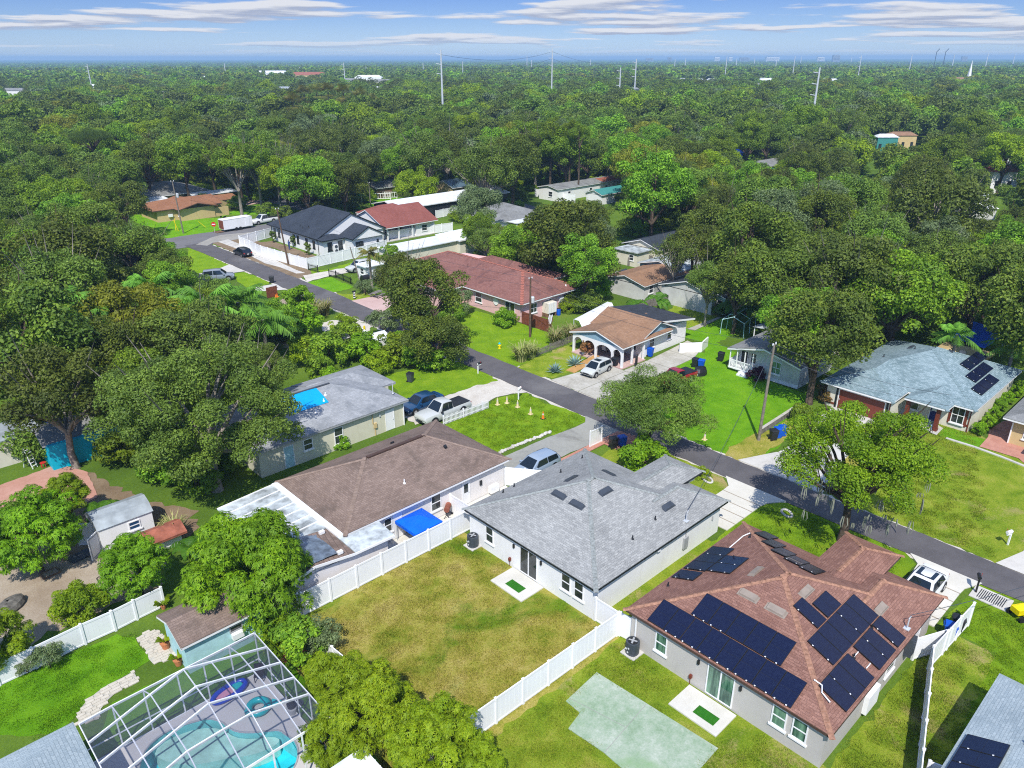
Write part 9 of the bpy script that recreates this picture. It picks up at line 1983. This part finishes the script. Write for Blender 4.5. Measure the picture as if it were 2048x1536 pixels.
# ================= woods too numerous to build tree by tree
mid=np.array([144,55,4,5,3,212,190,7,10,2,39,136,3,4,0,295,86,7,9,0,146,227,6,9,0,206,169,6,10,1,158,63,4,5,1,198,71,5,7,1,212,180,6,8,1,314,94,7,10,0,255,177,7,10,2,242,172,7,9,0,
102,182,5,6,1,55,203,5,7,0,158,112,4,6,2,292,150,7,11,0,182,154,5,8,0,117,252,6,9,0,177,200,6,9,2,127,187,5,8,2,38,177,4,7,3,170,122,5,8,0,306,77,7,8,1,185,241,7,10,0,
226,97,6,6,3,76,260,6,9,0,33,195,4,7,3,188,60,4,7,0,245,182,7,8,2,264,139,7,8,0,59,252,6,8,1,127,96,4,4,2,169,66,4,5,0,172,105,4,7,0,286,123,7,9,0,179,225,6,11,0,
165,244,6,9,1,53,280,6,10,0,118,160,4,6,0,186,204,6,6,3,181,123,5,7,1,280,152,7,9,1,145,61,3,6,3,46,255,6,7,4,222,225,7,12,0,145,236,6,9,0,306,127,7,10,1,205,77,5,8,0,
37,239,5,8,0,92,250,6,7,0,66,305,7,8,0,140,51,3,5,0,150,152,5,7,5,106,167,4,6,0,134,292,7,7,2,201,160,5,7,1,40,161,4,6,0,252,199,7,8,0,217,172,6,9,0,157,179,5,7,0,
162,119,4,6,0,189,162,5,8,0,75,324,7,8,3,208,62,5,6,1,85,218,5,8,2,157,31,3,7,3,122,166,4,6,0,192,223,6,8,0,275,137,7,8,1,162,67,4,5,5,196,134,5,6,1,103,253,6,9,2,
127,222,5,9,0,71,269,6,9,0,42,207,4,7,0,213,249,7,9,2,35,227,5,7,3,176,275,7,10,3,125,91,3,6,1,139,165,5,8,5,263,194,7,11,0,87,199,4,6,0,81,203,5,8,0,237,135,6,7,2,
168,58,4,4,1,177,77,4,5,2,163,80,4,5,0,176,128,4,5,1,87,231,5,8,0,214,218,6,9,0,186,92,4,6,0,57,216,5,7,2,143,66,3,4,0,263,172,6,7,0,235,195,6,9,2,107,297,6,10,0,
213,101,5,7,2,139,86,3,4,0,173,186,5,7,1,263,130,6,8,2,158,91,4,4,1,167,99,4,6,0,257,82,5,8,2,149,253,6,8,0,226,172,6,8,0,49,207,4,5,1,230,74,5,7,0,92,150,4,6,2,
47,178,4,4,2,143,82,3,6,0,171,75,4,5,1,167,178,5,5,2,159,73,3,5,1,167,285,7,11,1,49,200,4,7,0,64,271,6,9,3,213,205,6,8,5,106,199,4,5,0,119,174,4,6,0,201,226,6,7,0,
159,220,5,7,1,159,237,6,7,3,128,211,5,7,2,99,200,4,6,0,300,119,6,9,0,176,40,4,6,2,143,207,5,7,0,245,128,5,8,0,217,144,5,5,5,205,91,4,5,1,255,74,5,7,2,162,89,4,5,0,
103,311,6,11,1,225,133,5,7,3,163,59,3,5,0,109,244,5,7,0,242,202,6,8,1,86,256,5,7,0,150,177,4,6,0,244,222,6,11,1,162,95,4,6,0,214,78,4,6,0,55,195,4,6,0,202,204,5,7,0,
224,150,5,6,2,156,96,3,7,0,196,40,4,5,0,46,187,4,5,2,127,175,4,5,2,187,68,4,7,1,157,270,6,8,5,101,209,4,7,0,182,70,4,4,1,198,168,5,6,1,232,226,6,7,0,316,78,6,7,0,
251,117,5,9,3,50,234,4,6,1,230,67,4,6,5,265,70,5,8,0,182,116,4,6,0,151,276,6,7,0,113,275,6,8,4,77,208,4,8,2,172,37,3,5,2,31,203,4,7,3,219,97,4,6,2,284,85,5,8,0,
185,260,6,7,1,150,207,5,5,1,94,227,5,5,0,144,243,5,6,0,110,305,6,8,0,84,239,5,6,1,214,164,5,6,0,267,77,5,6,0,165,209,5,7,0,226,142,5,7,2,188,270,6,7,3,160,280,6,9,1,
166,75,3,4,1,195,86,4,6,0,185,41,3,5,2,85,246,5,6,2,234,217,6,9,1,62,206,4,6,3,122,297,6,8,5,228,244,6,8,5,92,264,5,8,2,208,131,4,6,2,176,66,3,6,5,234,98,5,6,2,
250,106,5,7,5,45,238,4,6,0,156,85,3,4,0,199,218,5,7,0,199,90,4,5,3,106,260,5,6,0,207,213,5,8,4,201,99,4,6,0,245,114,5,7,0,66,254,5,8,0,136,205,4,7,0,205,71,4,5,1,
105,274,5,7,0,93,199,4,6,0,53,291,5,6,1,113,230,5,7,0,147,114,3,5,5,78,234,4,6,4,136,148,4,6,0,189,231,5,8,2,169,202,5,6,0,278,126,5,6,3,235,105,5,7,0,271,121,5,8,0,
250,159,5,8,2,94,169,3,4,1,129,277,5,8,5,53,240,4,7,2,65,280,5,6,0,54,209,4,6,1,63,316,6,7,0,197,56,4,6,2,245,74,4,6,0,192,71,4,6,1,201,42,4,5,2,27,194,3,4,1,
172,91,3,4,0,116,292,5,7,5,175,117,4,5,1,148,171,4,6,3,143,200,4,5,0,136,235,5,7,0,49,192,3,5,2,113,264,5,7,0,192,127,4,7,0,122,271,5,6,0,269,88,5,6,0,179,100,4,5,0,
258,63,5,7,5,190,214,5,7,2,101,229,4,5,1,161,186,4,6,0,238,187,5,9,0,184,143,4,6,2,284,67,5,7,2,298,132,6,6,5,58,264,5,7,2,93,316,6,6,0,36,200,3,7,0,133,179,4,6,1,
210,141,4,6,2,238,151,5,7,1,224,50,4,6,1,88,205,4,5,2,94,234,4,5,1,108,184,4,6,0,96,295,5,7,0,193,198,5,7,0,95,179,3,6,1,257,146,5,7,3,273,162,5,7,5,96,163,3,5,1,
166,255,5,7,1,111,177,4,5,0,253,189,5,8,0,64,215,4,5,2,181,65,3,5,1,177,170,4,5,5,211,240,5,7,1,174,146,4,5,0,148,188,4,6,0,173,259,5,8,0,77,226,4,7,2,168,230,5,7,0,
219,160,5,7,0,131,244,5,7,5,291,164,6,8,1,69,230,4,5,4,60,244,4,7,1,135,212,4,5,0,215,134,4,6,1,194,261,5,8,3,177,82,3,5,5,53,307,5,8,1,155,187,4,6,1,195,61,3,4,2,
231,88,4,5,0,141,219,4,6,0,74,278,5,5,2,285,140,5,6,5,54,257,4,5,1,29,199,3,7,0,233,142,4,6,2,279,91,5,6,0,182,175,4,6,2,238,111,4,7,0,269,186,5,8,0,87,275,5,6,0,
196,189,4,5,0,97,259,5,6,2,59,285,5,7,1,201,63,3,4,1,180,162,4,6,5,174,240,5,6,0,77,216,4,5,0,143,180,4,7,0,118,181,3,5,1,104,235,4,7,1,91,220,4,4,2,50,215,4,4,5,
178,265,5,6,4,278,60,5,7,4,234,169,5,7,1,229,191,5,7,1,100,289,5,8,0,232,121,4,7,1,187,111,3,5,1,206,101,4,5,3,122,307,5,8,2,98,281,5,8,2,219,110,4,7,0,72,225,4,5,2,
188,154,4,6,1,73,299,5,6,2,68,261,4,7,0,112,201,4,6,0,94,208,4,6,0,223,205,5,8,1,257,108,4,7,1,249,81,4,6,3,175,252,5,7,0,48,273,4,5,0,172,113,3,6,1,78,272,4,6,1,
136,226,4,6,0,295,77,5,5,4,253,140,5,8,2,192,254,5,7,3,237,119,4,6,5,142,193,4,5,0,143,279,5,6,2,136,194,4,5,1,52,299,5,8,1,228,233,5,6,1,224,77,4,6,2,243,163,5,7,5,
219,81,4,5,2,152,246,4,7,5,180,208,4,5,0,240,101,4,6,1,232,127,4,7,1,131,301,5,7,0,217,151,4,5,0,237,84,4,5,2,229,115,4,6,4,223,212,5,7,0,186,170,4,6,2,218,241,5,5,0,
194,156,4,4,0,170,142,3,5,2,75,306,5,7,5,306,88,5,8,0,251,89,4,4,1,246,190,5,7,1,148,219,4,6,0,90,288,5,6,1,287,78,5,6,4,287,132,5,7,3,310,70,5,7,0,169,172,4,6,0,
154,171,3,4,0,151,294,5,7,0,59,325,5,7,0,113,208,4,6,0,277,184,5,6,1,197,209,4,6,2,92,282,4,6,5,124,193,3,5,1,67,236,4,6,1,183,251,5,6,0,231,148,4,6,0,68,219,3,4,2,
69,212,3,5,2,220,103,4,4,1,212,108,4,4,2,244,149,4,6,0,210,95,3,7,1,251,211,5,6,1,239,71,4,7,2,119,200,3,6,0,243,86,4,5,0,205,145,4,7,0,282,167,5,6,2,151,265,4,8,1,
41,227,3,4,1,56,234,4,6,1,64,297,4,7,2,158,257,4,6,2,260,202,5,7,1,267,61,4,6,0,243,157,4,5,0,43,232,3,6,1,157,230,4,6,0,259,164,4,6,1,122,227,4,5,0,148,182,3,6,0,
111,196,3,5,1,108,210,3,6,0,45,281,4,6,0,174,178,4,4,0,204,136,4,4,2,101,265,4,6,2,122,264,4,5,2,183,136,3,5,0,167,273,5,6,1,179,180,4,6,0,179,234,4,8,2,122,285,4,8,2,
261,184,5,6,0,82,225,3,6,2,216,233,5,7,1,278,118,4,7,3,240,212,5,5,0,137,283,4,7,0,142,268,4,7,1,114,224,4,6,0,108,205,3,6,0,228,199,4,7,0,175,164,3,7,4,97,302,5,6,0,
218,197,4,6,3,41,246,4,5,0,143,258,4,5,0,97,214,3,4,3,182,147,3,4,0,60,231,3,5,0,91,212,3,6,0,194,236,4,6,3,201,263,5,7,2,130,285,4,7,2,231,180,4,5,0,251,168,4,5,0,
146,213,4,4,0,194,247,4,8,1,232,208,4,6,1,294,70,4,7,0,209,226,4,7,0,252,218,5,7,0,190,134,3,5,1,238,79,3,4,0,281,178,5,6,3,251,151,4,5,2,119,279,4,7,1,203,254,4,6,0,
147,284,4,6,0,128,205,3,5,1,207,232,4,7,0,257,156,4,6,1,224,86,3,5,0,85,321,4,7,0,230,82,3,5,2,163,202,4,4,0,270,129,4,6,2,178,246,4,6,0,143,296,4,5,1,180,187,3,5,0,
92,305,4,7,0,79,239,3,6,1,98,219,3,5,1,59,311,4,7,1,181,168,3,5,5,138,300,4,7,2,137,275,4,5,1,62,239,3,4,1,199,140,3,5,2,196,271,4,7,1,304,68,4,6,0,314,86,4,7,2,
264,155,4,6,0,81,316,4,6,0,74,241,3,6,1,41,251,3,5,1,163,266,4,6,1,293,137,4,4,0,70,314,4,5,4,219,138,3,5,0,266,164,4,6,0,276,144,4,6,0,266,179,4,6,0,107,230,3,4,2,
169,266,4,5,2,170,196,3,6,4,134,219,3,4,3,301,100,4,5,0,211,147,3,5,1,242,90,3,5,0,84,311,4,7,0,325,72,4,6,2,183,184,3,6,1,273,174,4,8,2,112,315,4,6,0,158,287,4,6,4,
241,229,4,7,0,129,309,4,6,0,12,110,5,6,0,15,119,5,9,2,164,32,7,10,0,133,22,5,8,2,11,102,4,5,1,111,19,4,6,1,99,16,4,6,0,148,26,5,8,2,23,170,6,10,0,18,139,5,8,1,
16,133,4,6,2,20,192,6,9,2,20,157,5,7,0,157,26,5,6,5,226,43,7,9,1,121,20,3,5,0,14,127,3,6,1,30,218,6,9,0,178,31,5,7,2,17,150,4,6,0,17,164,4,5,0,139,25,4,5,2,
20,179,4,5,0,190,35,5,7,1,234,38,6,10,0,39,260,6,9,0,32,288,7,9,3,25,204,5,6,1,42,297,7,10,1,243,43,5,6,0,31,301,7,9,2,31,248,5,9,0,207,34,5,6,1,38,278,6,8,3,
49,321,7,9,1,30,265,6,8,0,214,37,5,6,0,172,28,4,6,1,326,60,7,9,0,319,53,7,9,1,196,32,4,5,1,37,309,6,9,0,34,324,6,8,4,42,288,6,8,0,252,46,5,6,0,23,198,4,7,1,
264,49,5,9,2,286,55,6,8,0,181,36,3,6,0,28,235,4,6,3,28,273,5,7,1,201,37,4,6,0,300,62,6,8,0,293,57,5,6,0,29,209,4,6,0,281,48,5,7,4,288,48,5,7,1,272,51,5,8,4,
184,31,3,4,4,259,44,5,6,0,31,280,5,8,2,24,214,4,5,1,28,228,4,6,5,260,55,4,6,1,27,259,4,6,1,209,42,3,5,0,43,330,5,7,2,303,54,5,8,3,308,60,5,7,2,220,36,3,6,1,
35,271,4,7,3,296,48,5,6,2,23,223,3,6,0,34,234,4,5,4,315,65,5,7,0,50,330,5,5,2,34,253,4,6,1,235,45,3,5,2,46,307,4,6,1,26,241,3,6,1,27,253,3,5,0,309,53,4,7,0,
41,317,4,6,1,320,68,4,5,0],float).reshape(-1,5)
LODM=[]; rgf=np.random.default_rng(5)
def lod(name,mat,seed,n,ls,nb=30,R=6,Hc=4.6,zmin=-.45): return crown(name,seed,mat,R=R,Hc=Hc,nb=nb,n=n,ls=ls,br=(.2,.34),zmin=zmin)[0]
mats=['lf_oak','lf_green','lf_oak2','lf_lime','lf_yell','lf_grey']
coll1=bpy.data.collections.new('tree_kinds_mid'); coll2=bpy.data.collections.new('tree_kinds_far')
for i,mt in enumerate(mats):
    o=bpy.data.objects.new('%d_tree'%i,lod('tree',mt,300+i,4200,(.72,.42),44)); coll1.objects.link(o)
    o=bpy.data.objects.new('%d_tree'%i,lod('tree',mt,320+i,700,(1.7,1.1),22)); coll2.objects.link(o)
def forest(name,label,pts,coll):
    """pts rows: x,y,z,scale,kind,zscale -> one object of instanced trees"""
    me=bpy.data.meshes.new(name); me.vertices.add(len(pts)); me.vertices.foreach_set('co',pts[:,:3].astype(np.float32).ravel())
    for nm,col,ty in (('sc',3,'FLOAT'),('kind',4,'INT'),('zs',5,'FLOAT')):
        at=me.attributes.new(nm,ty,'POINT'); at.data.foreach_set('value',pts[:,col].astype(np.int32 if ty=='INT' else np.float32))
    me.update(); o=bpy.data.objects.new(name,me); link(o); tag(o,label,'forest',None,'stuff')
    ng=bpy.data.node_groups.new(name,'GeometryNodeTree'); ng.interface.new_socket('Geometry',in_out='INPUT',socket_type='NodeSocketGeometry'); ng.interface.new_socket('Geometry',in_out='OUTPUT',socket_type='NodeSocketGeometry')
    N=ng.nodes.new; L=ng.links.new; gi=N('NodeGroupInput'); go=N('NodeGroupOutput'); ci=N('GeometryNodeCollectionInfo'); ci.inputs['Collection'].default_value=coll; ci.inputs['Separate Children'].default_value=True; ci.inputs['Reset Children'].default_value=True
    ip=N('GeometryNodeInstanceOnPoints'); ip.inputs['Pick Instance'].default_value=True
    def attr(nm,ty): n=N('GeometryNodeInputNamedAttribute'); n.data_type=ty; n.inputs[0].default_value=nm; return n.outputs[0]
    rv=N('FunctionNodeRandomValue'); rv.data_type='FLOAT'; rv.inputs[2].default_value=0; rv.inputs[3].default_value=6.28
    cv=N('ShaderNodeCombineXYZ'); L(rv.outputs[1],cv.inputs[2]); s3=N('ShaderNodeCombineXYZ'); L(attr('sc','FLOAT'),s3.inputs[0]); L(attr('sc','FLOAT'),s3.inputs[1]); L(attr('zs','FLOAT'),s3.inputs[2])
    L(gi.outputs[0],ip.inputs['Points']); L(ci.outputs[0],ip.inputs['Instance']); L(attr('kind','INT'),ip.inputs['Instance Index']); L(cv.outputs[0],ip.inputs['Rotation']); L(s3.outputs[0],ip.inputs['Scale']); L(ip.outputs[0],go.inputs[0])
    md=o.modifiers.new('trees','NODES'); md.node_group=ng; return o
P1=np.stack([mid[:,0],mid[:,1],mid[:,3],mid[:,2]/6,mid[:,4],mid[:,2]/6],1)
def ring(d0,d1,step,rlo,rhi,hfac):
    out=[]; half=math.radians(41)
    d=d0
    while d<d1:
        n=int(2*half*d/step)
        for i in range(n):
            a=0.814914+half*(2*(i+rgf.random())/n-1); dd=d+step*rgf.uniform(-.5,.5); x,y=dd*math.cos(a),dd*math.sin(a)
            if any((x-fx)**2+(y-fy)**2<(fr+5)**2 or ((x-fx)*math.cos(a)+(y-fy)*math.sin(a)<0 and abs(-(x-fx)*math.sin(a)+(y-fy)*math.cos(a))<fr*.8 and (x-fx)**2+(y-fy)**2<(fr+dd*.22)**2) for fx,fy,fr in FARXY): continue
            if math.hypot(x-(-0),y)<100: continue
            r=rgf.uniform(rlo,rhi); z=r*hfac*rgf.uniform(.8,1.15); k=rgf.choice(6,p=[.40,.28,.17,.07,.03,.05]); out.append((x,y,z,r/6,k,min(r/6,1.5)*rgf.uniform(.85,1.1)))
        d+=step*.92
    return np.array(out)
forest('middle_wood','wood of oaks and mixed trees spreading behind the houses',np.concatenate([P1,ring(338,800,8.6,4.2,8.2,1.3)]),coll1)
forest('distant_wood','distant tree canopy reaching to the horizon',np.concatenate([ring(800,1700,11.5,6,9.5,1.15),ring(1700,4200,22,11,16,.42),ring(4200,9000,50,26,36,.12)]),coll2)
# undergrowth below the crowns
ug=[]; _all=np.concatenate([WOOD[:,[1,2,3]],mid[:,:3]])
for (x,y,r) in _all:
    for i in range(4):
        a=rgf.uniform(0,6.28); q=r*rgf.uniform(.15,.95); sc=rgf.uniform(.2,.42); ug.append((x+q*math.cos(a),y+q*math.sin(a),sc*3.2,sc,rgf.choice([0,0,1,1,2,3]),sc*rgf.uniform(.7,1.1)))
ug=np.array(ug)
forest('undergrowth','bushes and undergrowth filling the woods below the crowns',ug[(ug[:,1]>40)|(ug[:,0]<40)],coll1)
# grass standing on the nearest lawns: small patches of blades
def grass(name,label,poly,mat,hgt,seed,dens=4.6,hole=()):
    rg=np.random.default_rng(seed); coll=bpy.data.collections.new(name+'_kinds')
    for v in range(4):
        n=110; q=rg.uniform(-.36,.36,(n,2)); a=rg.uniform(0,6.28,n); h=hgt*rg.uniform(.45,1.35,n); w=rg.uniform(.012,.024,n); ln=rg.uniform(.2,.9,n)*h; V=np.zeros((n,3,3))
        V[:,0,0]=q[:,0]-w*np.sin(a); V[:,0,1]=q[:,1]+w*np.cos(a); V[:,1,0]=q[:,0]+w*np.sin(a); V[:,1,1]=q[:,1]-w*np.cos(a); V[:,2,0]=q[:,0]+ln*np.cos(a); V[:,2,1]=q[:,1]+ln*np.sin(a); V[:,2,2]=h
        o=bpy.data.objects.new('%d_grass'%v,npmesh('grass',V.reshape(-1,3),np.arange(n*3).reshape(-1,3),mat)); coll.objects.link(o)
    xs=[p[0] for p in poly]; ys=[p[1] for p in poly]; A=(max(xs)-min(xs))*(max(ys)-min(ys)); pts=[]
    for _ in range(int(A*dens)):
        x,y=rg.uniform(min(xs)+.2,max(xs)-.2),rg.uniform(min(ys)+.2,max(ys)-.2)
        if inside((x,y),poly) and not any(inside((x,y),h_) for h_ in hole): sc=rg.uniform(.7,1.25); pts.append((x,y,.012,sc,rg.integers(0,4),sc))
    return forest(name,label,np.array(pts),coll)
_pt=[rect(26.5,27.3,29.2,31.0),gpoly,rect(26.5,12.9,29.2,16.7),rect(26,15.9,29,16)]
_gp=[(min(x for x,y in gpoly)-.3,min(y for x,y in gpoly)-.3),(max(x for x,y in gpoly)+.3,max(y for x,y in gpoly)+.3)]
grass('dry_grass','dry yellow grass blades behind the grey roofed house',rect(13.2,21.6,29.0,36.1),'lawn_dry',.075,1,4.6,_pt)
grass('mixed_grass','patchy green grass blades behind the red roofed house',rect(8,8.6,28.8,21.1),'lawn_mixed',.075,2,4.6,_pt)
grass('side_grass','green grass blades in the side yard of the red roofed house',[(10,4.9),(30,5.1),(43.5,6.2),(43.5,8.3),(29,8.3),(29,8.6),(10,8.5)],'lawn_mixed',.075,3)
grass('corner_grass','green grass blades on the corner lot lawn',[(31,-4),(50,-4),(50,7.6),(44.3,8.3),(44,5.7),(38,5.3),(31,4.6)],'lawn',.07,4,4.6,[rect(27,-9.5,41.5,4.6)])
grass('left_grass','bright green grass blades beside the paver path',[(0.18,42.99),(1.06,42.74),(4.47,42.50),(7.06,42.38),(7.74,41.51),(7.75,38.96),(6.87,38.76),(5.44,38.70),(4.29,38.20),(2.46,36.70),(-0.33,40.19)],'lawn_bright',.06,5,4.6,[_ph])
grass('front_grass','green grass blades on front lawns of the two new houses',[(42,12.2),(50.2,13),(50.2,21.6),(48.2,22.8),(42,22.8)],'lawn',.07,6,4.0,[rect(40,11,45,15.8)])
grass('cone_lawn_grass','green grass blades on the lawn with traffic cones',[(39.43,50.89),(42.43,51.28),(44.71,50.97),(46.84,52.01),(49.05,51.43),(50.01,50.68),(49.49,48.04),(49.97,42.94),(49.26,42.44),(45.34,42.56),(45.48,43.20),(39.51,43.49)],'lawn',.09,7,3.2)
grass('roadside_grass','dry grass blades on the open lot across the street',[(53.7,8.4),(69,14.2),(74,15.6),(73,19),(69.5,20.3),(60,20.4),(54,18.5)],'lawn_mixed',.09,8,2.6)
# ================= air
hz=MB(); hz.box(-400,-400,-1.2,9600,9600,50)
me=hz.mesh('haze',[]); ho=bpy.data.objects.new('haze',me); link(ho); tag(ho,'thin blue haze over the plain','haze',None,'stuff')
m=bpy.data.materials.new('haze'); m.use_nodes=True; nt=m.node_tree; nt.nodes.clear(); out=nt.nodes.new('ShaderNodeOutputMaterial'); pv_=nt.nodes.new('ShaderNodeVolumePrincipled')
pv_.inputs['Color'].default_value=(.42,.68,.97,1); pv_.inputs['Density'].default_value=.00022; pv_.inputs['Anisotropy'].default_value=.0
nt.links.new(pv_.outputs[0],out.inputs['Volume']); me.materials.append(m)
